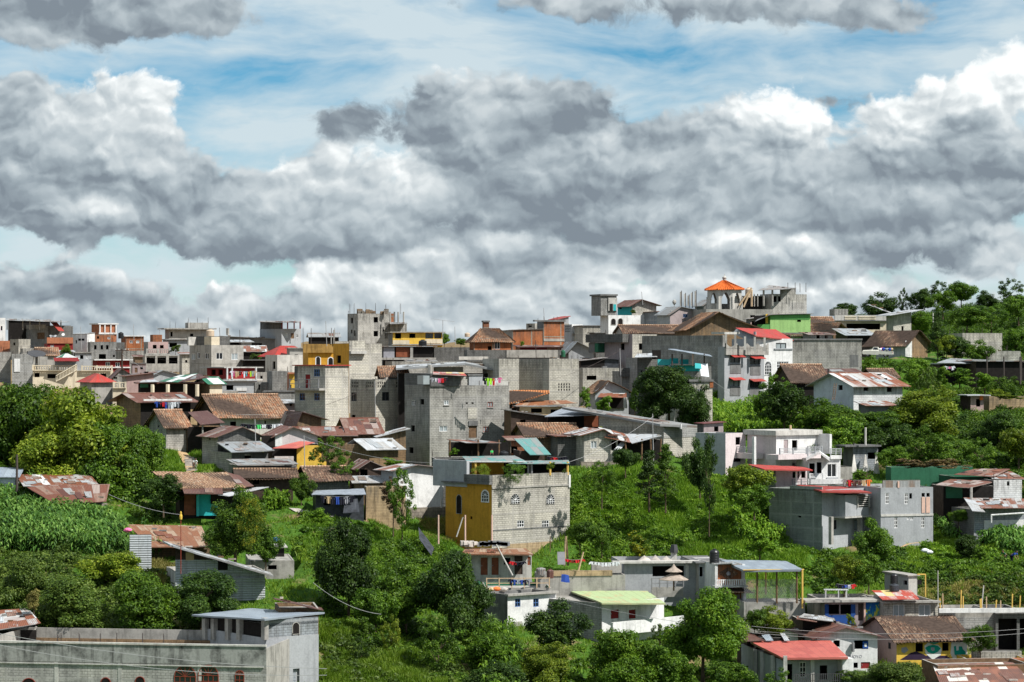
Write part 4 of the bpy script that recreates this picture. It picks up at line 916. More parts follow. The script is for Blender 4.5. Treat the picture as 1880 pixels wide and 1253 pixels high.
# ================================================================ buildings: the far rows on the left
B('far1','house','small white block house at the far left edge of the skyline',-14,-10,10,584,640,20,'white',w=[('v',3,603,3,8)],Y=600)
b=B('far2','building','dark grey block building with an open top storey under a flat sheet roof',24,88,134,599,650,35,'blockd','blockg',w=[('v',40,622,8,10),('D',75,617,14,12)],Y=575)
b.quad('roof',[(10,588,-3),(118,592,-3),(128,591,6),(14,585,6)],'zincd')
for x in (13,42,55,73,112): b.post('post',x,588,606,-1.5,.12,'conc')
b.fbox('parapet','L',26,84,597,604,-.1,.1,'conc'); b.quad('awning',[(108,608,-5),(118,608,-4),(104,591,0),(92,591,0)],'redm')
b.fbox('back_wall','R',92,130,598,628,-.1,.12,'blockd')
b=B('far2b','shed','dark open loft beside the grey building with an open top storey',14,16,92,588,604,12,'void','woodd',('sf','zincd',2,.3),Y=583,dep=5)
B('far3','house','orange walled low house with pale parapet at the far left edge',-8,-4,20,626,655,20,'orangep','conc',w=[],Y=540)
B('far3b','building','square pale block stair tower near the left edge of the town',18,34,56,623,665,30,'blockl','blockg',Y=535,w=[('v',26,632,4,5)])
B('far4','house','dark red house under an orange parapet beside the white gabled house',84,87,134,631,668,14,'redp',w=[('n',96,637,6,6),('n',120,642,5,5)],Y=520,dep=8).fbox('parapet','R',86,134,620,631,-.1,.25,'orangep')
B('far5','house','white stepped gable house in the left skyline between red house and orange box',133,160,174,613,668,40,'white','white',('sr','zinc',2,.1),w=[('v',149,624,12,4),('v',140,628,3,6)],Y=530)
b=B('far6','building','boxy rooftop storey of orange panels framed in white',168,182,214,596,622,28,'orangep','orangep',('slab','white',2.2,.35),Y=560)
for x in (183,192,203,212.5): b.fbox('pillar','R',x-1,x+1,596,612,0,.25,'white')
b.fbox('ledge','R',181,214,611,614,0,.3,'white')
B('far6b','house','low brick walled house under the orange and white rooftop storey',171,174,210,615,650,15,'brick','conc',w=[('v',180,620,4,5),('n',200,621,5,4)],Y=548,dep=7)
B('far7','building','grey block building with three dark windows in a row above an arched doorway',164,166,214,628,690,12,'blockg','blockd',w=[('v',175,638,4.5,8),('v',187,638,4.5,8),('v',197,638,4.5,8),('v',188,655,13,9),('v',209,654,4,4)],Y=505,dep=10)
B('far7b','building','long dark grey block wall building beside the three dark windows',213,214,229,629,690,10,'blockd',Y=510,dep=8)
B('far8','house','small brick house with white framed windows and flat roof in the left skyline',229,231,264,618,645,16,'brick','brick',('slab','white',1.5,.3),w=[('n',241,628,6,5),('n',253,628,6,5)],Y=545,dep=7)
b=B('far9','building','pinkish terrace building with a square stair tower and balustrade',264,272,309,628,705,20,'pink','conc',w=[('v',284,637,7,7),('v',297,637,7,6)],Y=500)
b.balus('R',266,309,641,650,.9,'conc'); b.fbox('slab','R',262,309,650,653,-.2,1.6,'conc')
b.fbox('stair_tower','R',281,298,615,629,-2.5,-.2,'brick')
B('far9b','building','cream walled storey with dark open gallery below the balustrade terrace',262,266,333,653,705,16,'conc','conc',w=[('v',277,661,16,14),('v',297,661,16,14),('v',318,661,16,14),('v',306,684,6,5)],Y=488,dep=8)
B('far10','building','tall blank wall building of pale blocks beside a utility pole',218,222,264,644,700,14,'block','blockd',Y=490,dep=9)
B('far10b','house','bluish green panelled house with plants on its ledge left of the tall grey house',304,308,349,624,690,14,'smooth','smooth',w=[('v',318,634,14,8)],Y=508,dep=8,roof=('slab','zincd',1.3,.5))
b=B('far19','building','pale unfinished building with rebar sprouting from its roof on the left skyline',303,310,384,605,645,20,'concl','mauve',('slab','conc',2.2,1.3),w=[('v',315,614,4,9),('v',352,616,6,6)],Y=570)
b.rods([312,322,345,350,371,382],592,605); b.fbox('upper_storey','R',346,383,593,603,-3,-.2,'conc'); b.rods([346,363,382],584,593)
b=B('far20','building','tall two storey grey house with white windows and a perforated roof parapet',348,388,447,634,700,38,'conc','blockd',w=[('n',403,654,12,12),('n',431,655,12,12),('n',355,655,7,11),('n',364.5,653,5,11),('n',380,654,7,11)],Y=440)
b.fbox('upper_storey','L',348,374,618,634.5,-5,-.1,'blockd'); b.fbox('white_parapet','R',374.5,403,619,634.5,-5.2,-4.8,'concl')
b.fbox('front_box','R',389,404,619,634,-5,-.15,'cream')
b=B('far21','shed','cluster of dark roof sheds under pale sheet roofs on the skyline',405,410,510,622,650,10,'concd','concd',Y=560,dep=8,roof=('sl','zinc',5,.4),w=[('v',430,632,20,8),('v',470,634,22,7)])
b.post('chimney',418,603,616,1,.35,'conc')
B('far21b','house','low grey house under a wide old zinc roof in front of the skyline sheds',405,409,462,628,655,12,'smooth','conc',('sf','zincl',4,.5),Y=520,dep=7,w=[('v',430,632,26,5)])
b=B('far22','building','dark three storey building with white triangular dormer on the skyline',477,517,553,604,650,40,'smooth','blockd',w=[('n',526,616,5,8),('D',537,617,6,10,),('n',546,617,4,7)],Y=560)
b.fbox('upper_wall','L',478,517,591,604.5,-.1,.05,'blockd'); b.quad('roof',[(476,591,-1),(553,593,-1),(553,590,10),(478,589,10)],'zincd')
for x in (518,528,540,551): b.post('post',x,591,604,0,.14,'redp')
b.quad('dormer_roof',[(530,591,0),(537,584,0),(537,584,4),(530,591,4)],'zincl'); b.quad('dormer_roof',[(545,591,4),(537,584,4),(537,584,0),(545,591,0)],'zincl')
b=B('far23','house','pale house with a red hip roof and wide arches left of the ochre building',487,507,567,648,700,35,'concl','conc',('hip','redm',13,.9),w=[('aww',545,643,30,8)],Y=425)
B('far23b','building','whitewashed concrete walls under the red hip roof house',487,509,567,652,710,35,'concl','blockg',w=[('v',503,671,5,14)],Y=415)
b=B('far24','shed','lean to with a streaky rusted roof beside the windowed grey house',446,447,488,645,680,8,'void','concd',('sf','rustw',10,.4),Y=452,dep=5)
b=B('far25','building','ochre building with a stained scalloped parapet and arched windows',556,566,640,647,705,12,'ochre','ochre',w=[('awx',584,663,8,15),('awx',607,664,9,14)],Y=405)
b.fbox('parapet','R',556,611,632,648,-.1,.45,'ochreold'); b.fbox('parapet','R',613,640,627,646,-.15,.2,'blockl'); b.rods([557,571,608,614],603,632)
b.post('post',613,606,632,.2,.10,'conc'); b.post('post',608,612,632,.2,.08,'conc'); b.fbox('porch_recess','R',617,638,650,671,-.02,.05,'orangep')
b=B('far11','house','dark red house with a white cornice and two white framed windows',170,178,238,662,692,16,'redp','redp',('slab','white',2,.5),w=[('n',198,669,8,8),('n',216,670,8,8)],Y=450)
b.fbox('cornice','R',175,239,674,676,0,.25,'white')
B('far12','building','long plain grey concrete wall at the left edge above the round tree',-20,-16,20,647,730,14,'block',Y=425,dep=6)
b=B('far12b','building','grey walled yard building with a narrow white door at the left edge',20,22,60,650,730,10,'blockg','blockd',w=[('Dw',31.5,671,11,24)],Y=420,dep=7)
b.fbox('white_door','R',26,37,659,683,.0,.1,'white')
b=B('terr','building','cream terrace house with a long white balustrade and outside stairs',56,60,207,681,730,8,'cream','cream',w=[('v',68,689,9,8),('v',98,691,22,8),('v',190,690,10,8)],Y=412,dep=9)
b.balus('R',59,140,671,680.5,.3); b.balus('R',149,207,672,681.5,.3)
b.fbox('penthouse','R',70,86,655,672,-3,-.5,'conc')
b.quad('awning',[(100,663,-1),(146,663,-1),(143,657,4),(98,657,4)],'redp'); b.fbox('shop_room','R',100,146,663,674,-3,-1.6,'smooth')
mb=MB(); P0,P1=W(103,701,409),W(141,680,409.5)
for k in range(15):
    t=k/14; p=P0.lerp(P1,t); mb.tube(p,p+Vector((0,0,.75)),.07,'cream',n=5)
mb.tube(P0+Vector((0,0,.85)),P1+Vector((0,0,.85)),.11,'cream',n=5); mb.tube(P0,P1,.14,'cream',n=5); mb.build('stair_balustrade',b.root)
B('hipg','house','house with a grey green hip roof behind the cream terrace',103,108,140,656,690,20,'conc','conc',('hip','greenm',7,.6),Y=440)
B('til1','house','small mossy tile roof house behind the cream terrace',64,70,106,651,690,16,'conc','conc',('gx','tile',12,.4),Y=455)
b=B('hipr','house','square house under a bright red orange hip roof beside the round tree',147,168,206,698,745,30,'conc','blockg',('hip','redm',12,.5),Y=375)
B('balc','building','cream corner house with a short balustraded balcony right of the hip roof',205,207,233,713,745,10,'cream','conc',Y=372,dep=6,w=[]).balus('R',207,232,702,713,.1)
B('gab1','house','grey gabled house behind a utility pole in the dense left rows',206,208,247,692,735,12,'block','block',('gy','rustd',15,.4,.4),w=[('v',211,692,8,8)],Y=400,dep=9)
B('rs1','house','low pink walled house with a rusty lean to roof left of the green striped roof',228,232,282,690,725,14,'pink','conc',('sr','rust',6,.5),Y=385,dep=6,w=[('v',270,680,5,5)])
B('rs1b','house','narrow grey gabled house beside the green striped roof',278,282,330,688,725,14,'smooth','smooth',('gy','zincd',8,.4,.35),Y=392,dep=6)
b=B('mkt','shed','long market shed with thick pillars under a green and white striped roof',254,258,366,705,742,10,'void','void',('slab','rustd',2.5,.6),Y=368,dep=8)
for x in (280,308,340,362): b.post('pillar',x,706,728,-1.2,.28,'cream')
b.quad('striped_roof',[(292,700,-1),(327,702,-1),(364,686,7),(331,689,7)],'greenm'); b.quad('roof_gable',[(327,702,-1),(384,693,-1),(364,686,6.9),(363.5,686.3,6.9)],'rustd')
b.quad('white_roof',[(256,702,-1.5),(292,701,-1.5),(284,697,3),(262,698,3)],'zincl'); b.fbox('green_awning','R',257,272,703,712,.4,.6,'greenp')
b=B('grn2','house','cream walled hut under a small plain green sheet roof',361,385,408,703,725,30,'cream','cream',('gx','greenm',10,.5),Y=372)
b=B('red1','house','dark red house with a white porch hung with laundry',380,416,470,676,705,32,'redp','redp',('slab','concl',2,.8),w=[('v',392,684,8,10),('v',405,684,8,10)],Y=388)
for x in (417,426,470): b.post('pillar',x,675,697,-1.6,.14,'white')
b.fbox('porch_floor','R',410,472,696,699,0,1.8,'concl')
b=B('sht','house','corrugated sheet wall house with one dark window below the laundry porch',406,408,466,700,735,10,'smooth','concl',w=[('v',422,712,13,9)],Y=376,dep=6,roof=('slab','zincl',1.6,.4))
b.fbox('white_panel','R',434,453,712,718,.02,.1,'white'); b.fbox('low_wall','R',410,437,718,727,.3,.5,'conc')
B('bx1','building','blank dark grey block tower behind the large tile roof',466,468,500,702,745,10,'blockg','blockd',w=[('v',476,711,3,10)],Y=382,dep=6)
B('bx2','building','plain grey block cube left of a narrow orange doorway',497,500,530,682,735,12,'blockg','blockd',w=[],Y=378,dep=6)
b=B('bx3','house','narrow orange and yellow doorway building between two grey block houses',529,531,543,686,735,8,'yellow','orangep',w=[('v',533,711,4,9)],Y=372,dep=5); b.fbox('awning','R',528,543,684,687,0,.8,'orangep')
B('bx4','house','low grey block house with a dark parapet above a white lean to roof',484,488,543,720,765,10,'blockg','blockd',Y=362,dep=6,w=[]).fbox('parapet','R',484,543,717,720,-.1,.15,'concd')
b=B('bx5','shed','pinkish low hut with two small dark windows under a white lean to roof',494,498,543,740,775,10,'mauve','conc',('sf','zincl',5,.5),w=[('v',510,744,5,6),('v',534,743,4,6)],Y=354,dep=4)
# ================================================================ centre skyline
b=B('twr','building','tall unfinished concrete block tower with rebar and rubble on its roof',638,657,716,576,665,28,'block','blockg',w=[('v',690,587.5,8,10),('v',690,613,8,10),('v',646,589,4,10),('v',645.5,609,3,7),('v',651,612,3,10),('v',704,607,3,4)],Y=470)
b.rods([642,650,672,690,708,735],558,577); b.fbox('upper_block','R',706,747,593,622,-2,.0,'block'); b.fbox('brick_top','R',714,735,576,592,-4,-2.4,'brick')
for x in (716,724,731,741): b.post('column',x,573,594,1,.14,'conc')
b.quad('slanted_roof',[(716,595,0),(748,594,0),(746,591,4),(714,592,4)],'zincd')
mb=MB(); rr=random.Random(4)
for i in range(26):
    p=W(rr.uniform(655,712),577,471+rr.uniform(0,4)); s=rr.uniform(.3,.7); mb.box(p,(s,.2*s,0),(-.2*s,s,.1),(0,.1*s,s*rr.uniform(.5,1.4)),'adobe' if i%3 else 'stone')
mb.build('rubble',b.root)
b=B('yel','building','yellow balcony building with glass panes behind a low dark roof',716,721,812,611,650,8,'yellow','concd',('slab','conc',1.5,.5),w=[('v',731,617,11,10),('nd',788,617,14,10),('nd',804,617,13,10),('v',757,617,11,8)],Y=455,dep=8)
b.fbox('balcony_front','R',721,751,625,633,.3,.5,'cream'); b.fbox('balcony_front','R',780,812,623,631,.3,.5,'cream'); b.fbox('balcony_slab','R',719,813,632,634,-.2,.6,'conc')
b=B('crt','building','dark low shop row with a hanging grey curtain beneath a sagging roof line',700,703,795,637,680,6,'void','concd',('slab','zincd',1.5,.6),Y=420,dep=7)
b.fbox('curtain','R',704,724,638,658,.1,.2,'mgrey'); b.fbox('wood_door','R',727,752,638,656,.05,.15,'woodr'); b.fbox('cream_column','R',753,758,637,660,.1,.5,'conc'); b.fbox('floor_slab','R',700,800,657,661,-.2,.8,'conc')
B('crw','building','long dark grey block wall running right of the curtained shop row',794,797,862,638,680,8,'blockd','blockd',Y=424,dep=6)
b=B('ret','building','broad pale concrete retaining hall behind the white ridged shed roof',700,720,916,664,705,10,'block','blockg',w=[],Y=398,dep=8); b.fbox('coping','R',842,896,655,661,-.2,.3,'concl')
B('ret2','building','long dark parapet wall crossing behind the tall block corner building',846,858,1028,643,690,6,'blockd','blockd',Y=402,dep=6).fbox('lit_section','R',930,1024,643,657,.02,.12,'conc')
b=B('chm','house','orange brick house with a tile roof and a square brick chimney',862,870,938,621,665,14,'brick','brick',('hip','tile',18,.6),w=[('ns',913,635,10,13),('v',899,641,7,10)],Y=428)
b.fbox('chimney','R',899,909,592,612,-5,-4,'brick'); b.fbox('chimney_cap','R',898,910,589,592,-5.2,-3.8,'concd'); b.fbox('white_wall','R',880,898,622,630,.0,.2,'conc')
b=B('brk','building','raw orange brick building with stained concrete bands on the skyline',938,941,996,606,665,12,'brick','conc',('sr','zincd',2,.2),Y=432,dep=8)
b=B('brk2','building','upright orange brick tower streaked black from its flat top',986,998,1036,590,668,26,'brick','concd',w=[],Y=436)
b.fbox('band','R',998,1036,622,627,.0,.08,'conc'); b.fbox('cap','R',980,1037,588,591,-.3,.3,'concd')
B('brk3','shed','low row of brick and dark red sheds below the raw brick building',952,955,1041,637,668,8,'redp','brick',('sf','rustd',3,.4),Y=412,dep=5).fbox('brick_front','R',1004,1033,637,648,.02,.1,'brick')
B('brb','building','small grey flat roofed storey behind the raw brick building',966,982,1045,594,640,25,'conc','blockd',w=[('v',973,598,7,6),('n',1003,597,4,4)],Y=470)
B('brc','building','pale concrete cabin with a red edged lean to on top of the brick skyline',1010,1024,1044,586,600,25,'smooth','conc',('sr','redm',5,.3),Y=475)
B('wh1','building','white walled upper storey with pierced screens right of the brick tower',1036,1050,1070,596,660,28,'white','smooth',w=[('pf',1043,603,10,14)],Y=455).fbox('ledge','R',1050,1070,612,615,-.1,.5,'conc')
B('wh2','building','long pale block wall building under a dark edged roof',1067,1070,1110,599,665,10,'blockl','blockl',('slab','concd',1.5,.2),Y=448,dep=9)
b=B('gab2','house','light grey gabled house behind the dark tarpaulin roofs',1036,1044,1090,643,690,8,'smooth','white',('gy','zincd',16,.7,.33),Y=405,dep=10)
b=B('apt','building','tall white apartment with two dark arched windows and a grey stair tower',1102,1117,1176,579,640,22,'white','white',w=[('axx',1126,591,8,11),('axx',1139,591,8,12)],Y=438)
b.fbox('stair_tower','R',1104,1133,543,580,-4,-.2,'blockg'); b.fbox('tower_front','R',1117,1133,547,571,-.2,.02,'concl'); b.fbox('tower_cap','R',1102,1134,541,544,-4.3,.1,'concd')
b.fbox('tower_window','R',1119,1125,558,571,.02,.06,'void'); b.fbox('tower_panel','R',1126,1131,559,571,.02,.05,'teal')
B('apt2','building','upper teal walled storey of pale blocks under a low rust gable roof',1134,1160,1205,559,640,20,'blockl','teal',('gy','rust',9,.7,.35),Y=446,w=[('v',1139,564,5,8)]).fbox('white_base','R',1177,1205,578,598,.0,.08,'white')
b=B('blk1','building','pale block house with a wide dark parapet and two square windows',1110,1161,1206,614,700,42,'blockl','mauve',w=[('v',1143,637,7,12),('v',1177,637,8,12)],Y=388)
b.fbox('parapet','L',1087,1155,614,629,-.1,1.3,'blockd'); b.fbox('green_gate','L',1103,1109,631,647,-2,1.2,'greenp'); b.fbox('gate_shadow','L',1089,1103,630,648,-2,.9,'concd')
B('tl1','house','long dark clay tile roof house along the ridge above the pale block house',1143,1147,1260,611,640,8,'conc','conc',('gx','tiled',14,.4),Y=410,dep=8)
B('mau','house','pinkish grey house with a blue window under a sloping dark roof line',1206,1230,1305,576,640,26,'mauve','smooth',('gy','zincd',13,.4,.25),w=[('nb',1258,577.5,8,11)],Y=432)
B('mau2','house','bluish grey block house between the white apartment and the blue windowed house',1203,1206,1232,573,640,14,'blockb','blockb',('slab','rustd',1.2,.2),Y=440,dep=8)
B('mau3','house','small dark roofed house tucked left of the domed pavilion',1276,1292,1303,560,620,20,'blockd','blockd',('sr','zincd',8,.3),Y=452)
B('brg','house','wide brown adobe gable house in front of the pavilion wall',1262,1268,1388,601,650,10,'adobe','adobe',('gy','tile',28,.9,.42),Y=398,dep=10)
b=B('gar','building','long dark grey block house wall running from pale house to awning building',1205,1327,1334,616,790,50,'blockg','blockg',Y=376,dep=14)
# the pavilion
b=B('pav','building','stained concrete wall terrace carrying the pavilion and unfinished rooms',1288,1296,1420,568,640,10,'conc','blockd',w=[('v',1382,585,9,12)],Y=425,dep=14)
Yp=432.0; r=empty('pavilion',W(1331,568,Yp),'octagonal rooftop pavilion with pointed arches and an orange tile roof','pavilion')
mb=MB(); R_=(1362-1296)/F*Yp/2; c0=W(1330,568,Yp); zt=W(0,532,Yp).z
for i in range(8):
    a0=math.radians(22.5+45*i); a1=a0+math.radians(45); p=c0+Vector((math.cos(a0)*R_,math.sin(a0)*R_,0)); q=c0+Vector((math.cos(a1)*R_,math.sin(a1)*R_,0)); d=(q-p).normalized(); L_=(q-p).length; H_=zt-c0.z
    nn=Vector((d.y,-d.x,0))*-.18
    s0,s1=.2*L_,.8*L_; K=8; zs=H_*.50; ap=H_*.84
    arch=[(s0,0.9 if i not in(5,) else 0.0)]+[(s0+(s1-s0)*k/K, zs+(ap-zs)*(1-abs(2*k/K-1)**1.7)) for k in range(K+1)]+[(s1,.9 if i!=5 else 0.0)]
    V_=lambda s,z,o=0: p+d*s+Vector((0,0,z))+nn*o
    for o in (0,1):
        mb.face([V_(0,-.5,o),V_(s0,-.5,o),V_(s0,H_,o),V_(0,H_,o)],'concl'); mb.face([V_(s1,-.5,o),V_(L_,-.5,o),V_(L_,H_,o),V_(s1,H_,o)],'concl')
        if i!=5: mb.face([V_(s0,-.5,o),V_(s1,-.5,o),V_(s1,.9,o),V_(s0,.9,o)],'conc')
        for k in range(K):
            a,b_=arch[1+k],arch[2+k]; mb.face([V_(a[0],a[1],o),V_(b_[0],b_[1],o),V_(b_[0],H_,o),V_(a[0],H_,o)],'concl')
    for a,b_ in zip(arch,arch[1:]): mb.face([V_(a[0],a[1],0),V_(b_[0],b_[1],0),V_(b_[0],b_[1],1),V_(a[0],a[1],1)],'conc')
    mb.tube(p+Vector((0,0,-.4)),p+Vector((0,0,H_*.62)),.16,'concl',n=7)
mb.build('arcade',r)
mb=MB(); 
for i in range(8):
    a0=math.radians(22.5+45*i); a1=a0+math.radians(45); Re=R_*1.17; e0=c0+Vector((math.cos(a0)*Re,math.sin(a0)*Re,zt-c0.z)); e1=c0+Vector((math.cos(a1)*Re,math.sin(a1)*Re,zt-c0.z)); ap_=Vector((c0.x,c0.y,W(0,514.5,Yp).z))
    sheet(mb,e0,e1,ap_,ap_,'tiler',th=.12,seed=i); mb.tube(e0+Vector((0,0,.08)),ap_,.07,'tiler',n=5)
mb.build('roof',r)
mb=MB(); mb.lathe(Vector((c0.x,c0.y,W(0,515,Yp).z)),[(.25,0),(.28,.2),(.36,.35),(.34,.5),(.2,.62),(.06,.75),(.03,1.0)],'concl',10); mb.build('finial',r)
b=BS['pav']
b=B('unf','building','unfinished block building with open frame and flat sheet roof beside the pavilion',1395,1416,1481,540,620,24,'block','concl',w=[('v',1423,547,6,16),('v',1431,547,5,14)],Y=436)
b.quad('roof',[(1392,533,-1.5),(1447,531,-1.5),(1462,529,5),(1412,524,5)],'zincd'); b.rods([1447,1460,1469,1480],520,537)
b.fbox('brick_infill','R',1433,1461,529,541,-.2,.02,'block')
for x in (1402,1418): b.post('column',x,533,562,-1,.16,'conc')
B('unf2','building','low shadowed rooms with wooden props between the pavilion and the unfinished building',1355,1358,1400,545,580,8,'void','conc',('slab','concd',1.5,.4),Y=436,dep=5)
b=BS['unf2']
for x in (1379,1385,1391): b.post('prop',x,540,563,-1,.1,'conc')
b.post('leaning_pole',1380,533,563,-1.6,.14,'woodl',0); 
mb=MB(); mb.tube(W(1357,561,430),W(1380,529,430),.15,'woodl'); mb.tube(W(1365,564,430),W(1378,533,430),.15,'woodl'); mb.build('leaning_beams',b.root)
b=B('lim','house','bright lime green house with one small square window under a thin roof',1412,1414,1488,578,630,6,'lime','limed',('sr','zincd',2.0,.4),w=[('v',1467,588,7,7)],Y=412,dep=8)
b.fbox('green_band','R',1414,1486,578,587,.0,.05,'limed'); b.fbox('floor_slab','R',1425,1487,611,615,-.2,.3,'concd')
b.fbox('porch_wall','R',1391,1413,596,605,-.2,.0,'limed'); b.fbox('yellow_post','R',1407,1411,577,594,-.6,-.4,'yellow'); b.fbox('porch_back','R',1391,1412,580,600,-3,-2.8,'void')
b.quad('porch_roof',[(1386,590,-1),(1414,578,-1),(1418,576,4),(1392,586,4)],'zincd')
B('limb','house','brownish side wall house tucked left of the lime green house',1370,1378,1412,585,640,16,'pink','concd',('sr','zincd',7,.4),Y=418,w=[('v',1384,596,8,12)])
B('limc','house','small tile and lime walled lean to under the lime green house',1440,1452,1492,616,645,14,'lime','concd',('sf','tiled',3,.3),Y=402,dep=4,w=[('v',1476,622,9,7)])
# grey building with awnings and white red roofed house
b=B('awn','building','three storey grey building with red awnings over its windows and a wavy parapet',1318,1330,1403,637,760,40,'smooth','blockd',w=[('nd',1349.5,659.5,18,14),('nd',1386,663,18,14),('nd',1348,703,18,14),('nd',1385.5,706,18,14)],Y=372)
for (x0,x1,y0,y1) in ((1340,1360,668,686),(1377,1396,671,689),(1340,1359,711,727),(1376,1394,714,730)): b.fbox('awning_shadow','R',x0,x1,y0,y1,.01,.06,'concd')  # shadows of the awnings, painted on as thin dark boxes below the windows
for (x0,x1,y) in ((1339,1361,652),(1376,1398,655),(1338,1361,694),(1375,1399,696.5)):
    s0,_=b.at('R',x0,y); s1,_=b.at('R',x1,y); z=b.at('R',(x0+x1)/2,y)[1]; mb=MB(); sheet(mb,b.P('R',s0,z-.28,.95),b.P('R',s1,z-.28,.95),b.P('R',s1,z+.05,.02),b.P('R',s0,z+.05,.02),'redm',th=.05); mb.build('awning',b.root)
b.fbox('parapet','R',1330,1408,640,652,.02,.35,'conc')
mb=MB(); s0,z=b.at('R',1330,640); s1,_=b.at('R',1408,640); K=40
for k in range(K):
    h=lambda t:.14+.55*abs(math.sin(t*math.pi*4))**.8*.9
    a,c=s0+(s1-s0)*k/K,s0+(s1-s0)*(k+1)/K; ha,hc=h(k/K),h((k+1)/K)
    A=[b.P('R',a,z-.05,.35),b.P('R',c,z-.05,.35),b.P('R',c,z+.85-hc,.35),b.P('R',a,z+.85-ha,.35)]; A2=[b.P('R',a,z-.05,.12),b.P('R',c,z-.05,.12),b.P('R',c,z+.85-hc,.12),b.P('R',a,z+.85-ha,.12)]
    mb.face(A,'conc'); mb.face(A2[::-1],'conc'); mb.face([A[3],A[2],A2[2],A2[3]],'conc')
mb.build('wavy_parapet',b.root)
for x,y0,y1,dy in ((1331,613,636,.5),(1348,612,636,2.5),(1366,618,640,.5),(1384,619,641,1.0),(1402,620,642,1.4)): 
    p=W(x,y1+3,b.Y+dy); mb=MB(); mb.box(p,(.28,0,0),(0,.28,0),(0,0,(y1-y0+3)/F*b.Y),'concl'); mb.build('column',b.root)
mb=MB(); mb.box(W(1306,614,b.Y+4),(1.2*3,-2.4,0),(.1,.2,0),(0,0,.3),'concl'); mb.box(W(1330,614,b.Y+.5),(1.8,1.2,0),(-.1,.2,0),(0,0,.3),'concl'); mb.build('roof_beam',b.root)
b=B('whr','house','white two storey house with grille windows and a sloping bright red roof',1384,1388,1455,622,745,24,'white','smooth',w=[('nd',1434,635.5,19,11),('gws',1437,675,22,22),('n',1396,622.5,0.1,0.1)],Y=378,dep=7)
b.quad('roof',[(1388,617,-1.2),(1457,625,3.0),(1424,605,9),(1350,602,7)],'redm',th=.12)
b.fbox('cornice','R',1421,1455,640,642,0,.15,'smooth'); b.fbox('grey_gable','L',1384,1388,609,640,-.05,.05,'smooth')
mb=MB(); mb.face([W(1345,612,386),W(1388,634,379.6),W(1388,619,379.6),W(1352,604,386)],'smooth'); mb.build('side_wall',b.root)
b.window('aww','R',(b.at('R',1404,687)[0],b.at('R',1416,687)[0],b.at('R',1410,688)[1],b.at('R',1410,664)[1]))
B('wal','building','long pale concrete block wall building left of the parked pickup',1453,1455,1582,624,700,6,'block','block',Y=386,dep=9).fbox('soot_mark','R',1560,1576,652,674,.004,.02,'concd')
BS['wal'].fbox('coping','R',1454,1583,622,625,-.1,.15,'concd')
b=B('tl2','house','brown gabled house with an orange tile roof beside the lime green house',1487,1530,1556,607,660,40,'wood','concd',('gy','tile',14,.7,.35),Y=425)
B('tl2c','house','long clay tile roof rising behind the lime green house',1484,1488,1535,598,640,8,'adobe','adobe',('gx','tile',16,.4),Y=438,dep=8)
B('tl2b','shed','dark block shed with a rusty lean to along the top of the long wall',1486,1489,1528,614,650,8,'blockg','blockd',('sf','rust',4,.5),w=[('v',1502,619,6,9),('v',1517,619,6,6)],Y=396,dep=5)
b=B('crt2','building','cream terrace house with a balustraded roof and a wide dark gallery',1530,1534,1628,590,640,6,'cream','conc',w=[('v',1585,600,62,11)],Y=430,dep=9)
b.fbox('parapet','R',1532,1628,579,590,-.05,.3,'concl'); b.fbox('dark_line','R',1532,1628,588.5,590,.2,.5,'concd')
for x0,x1 in ((1550,1571),(1575,1607)): b.fbox('parapet_rail','R',x0,x1,581,583,.3,.4,'cream'); b.fbox('parapet_rail','R',x0,x1,585,587,.3,.4,'cream')
b.fbox('roof_room','R',1533,1558,568,580,-4,-.4,'block')
b.quad('tilted_roof',[(1592,559,3),(1640,577,0),(1642,576,6),(1598,560,9)],'zincl')
B('crt3','building','grey concrete block house with a long white sloping pole at its side',1627,1640,1673,577,640,22,'blockl','conc',('sr','zincl',6,1.4),w=[('v',1657,603,4,8)],Y=422)
B('znc','shed','open shed under a pale zinc roof between the tile roofed houses',1551,1556,1606,615,650,6,'void','woodd',('sf','zinc',12,.5),Y=408,dep=8)
b=B('ado','house','adobe house with a mossy tile roof behind the loaded pickup',1597,1662,1703,629,658,42,'adobe','smooth',('gy','tiled',22,.8,.45),w=[('v',1626,640,10,14)],Y=397)
b.fbox('white_patch','R',1662,1674,626,658,.0,.04,'white')
B('wbl','building','whitewashed block house high on the wooded slope at the right',1764,1767,1840,612,660,8,'blockl','blockl',Y=412,dep=7,w=[])
B('lng','building','long low block wall building below the whitewashed block house',1803,1807,1874,645,680,8,'block','block',Y=390,dep=6)
b=B('cnp','shed','open shed with a pale zinc roof among bushes on the right hillside',1722,1726,1800,669,700,8,'void','woodd',('slab','zinc',1.0,.3),Y=378,dep=7,w=[])
b.quad('roof_sheet',[(1720,666,-2.0),(1795,668,-2.0),(1814,661,6),(1745,658,6)],'zinc')
b=B('cnp2','shed','dark wooden shed with poles and hanging tools at the right edge',1788,1792,1890,664,710,8,'void','woodd',('slab','zincd',1.4,.5),Y=374,dep=6)
for x in (1812,1843,1875): b.post('post',x,655,706,-1.5,.1,'iron')
b=B('hut','shed','little hut with an orange cloth at its door on the right slope',1778,1782,1806,727,760,10,'pink','woodd',('slab','zincl',1.0,.7),Y=349,dep=4,w=[('v',1796,740,8,14)])
b.fbox('orange_cloth','R',1798,1804,727,735,.1,.2,'clo')
B('stw','wall','stained brown stone retaining wall draped with vines at the right edge',1813,1816,1884,728,762,6,'adobey','adobey',Y=352,dep=3,cat='wall')
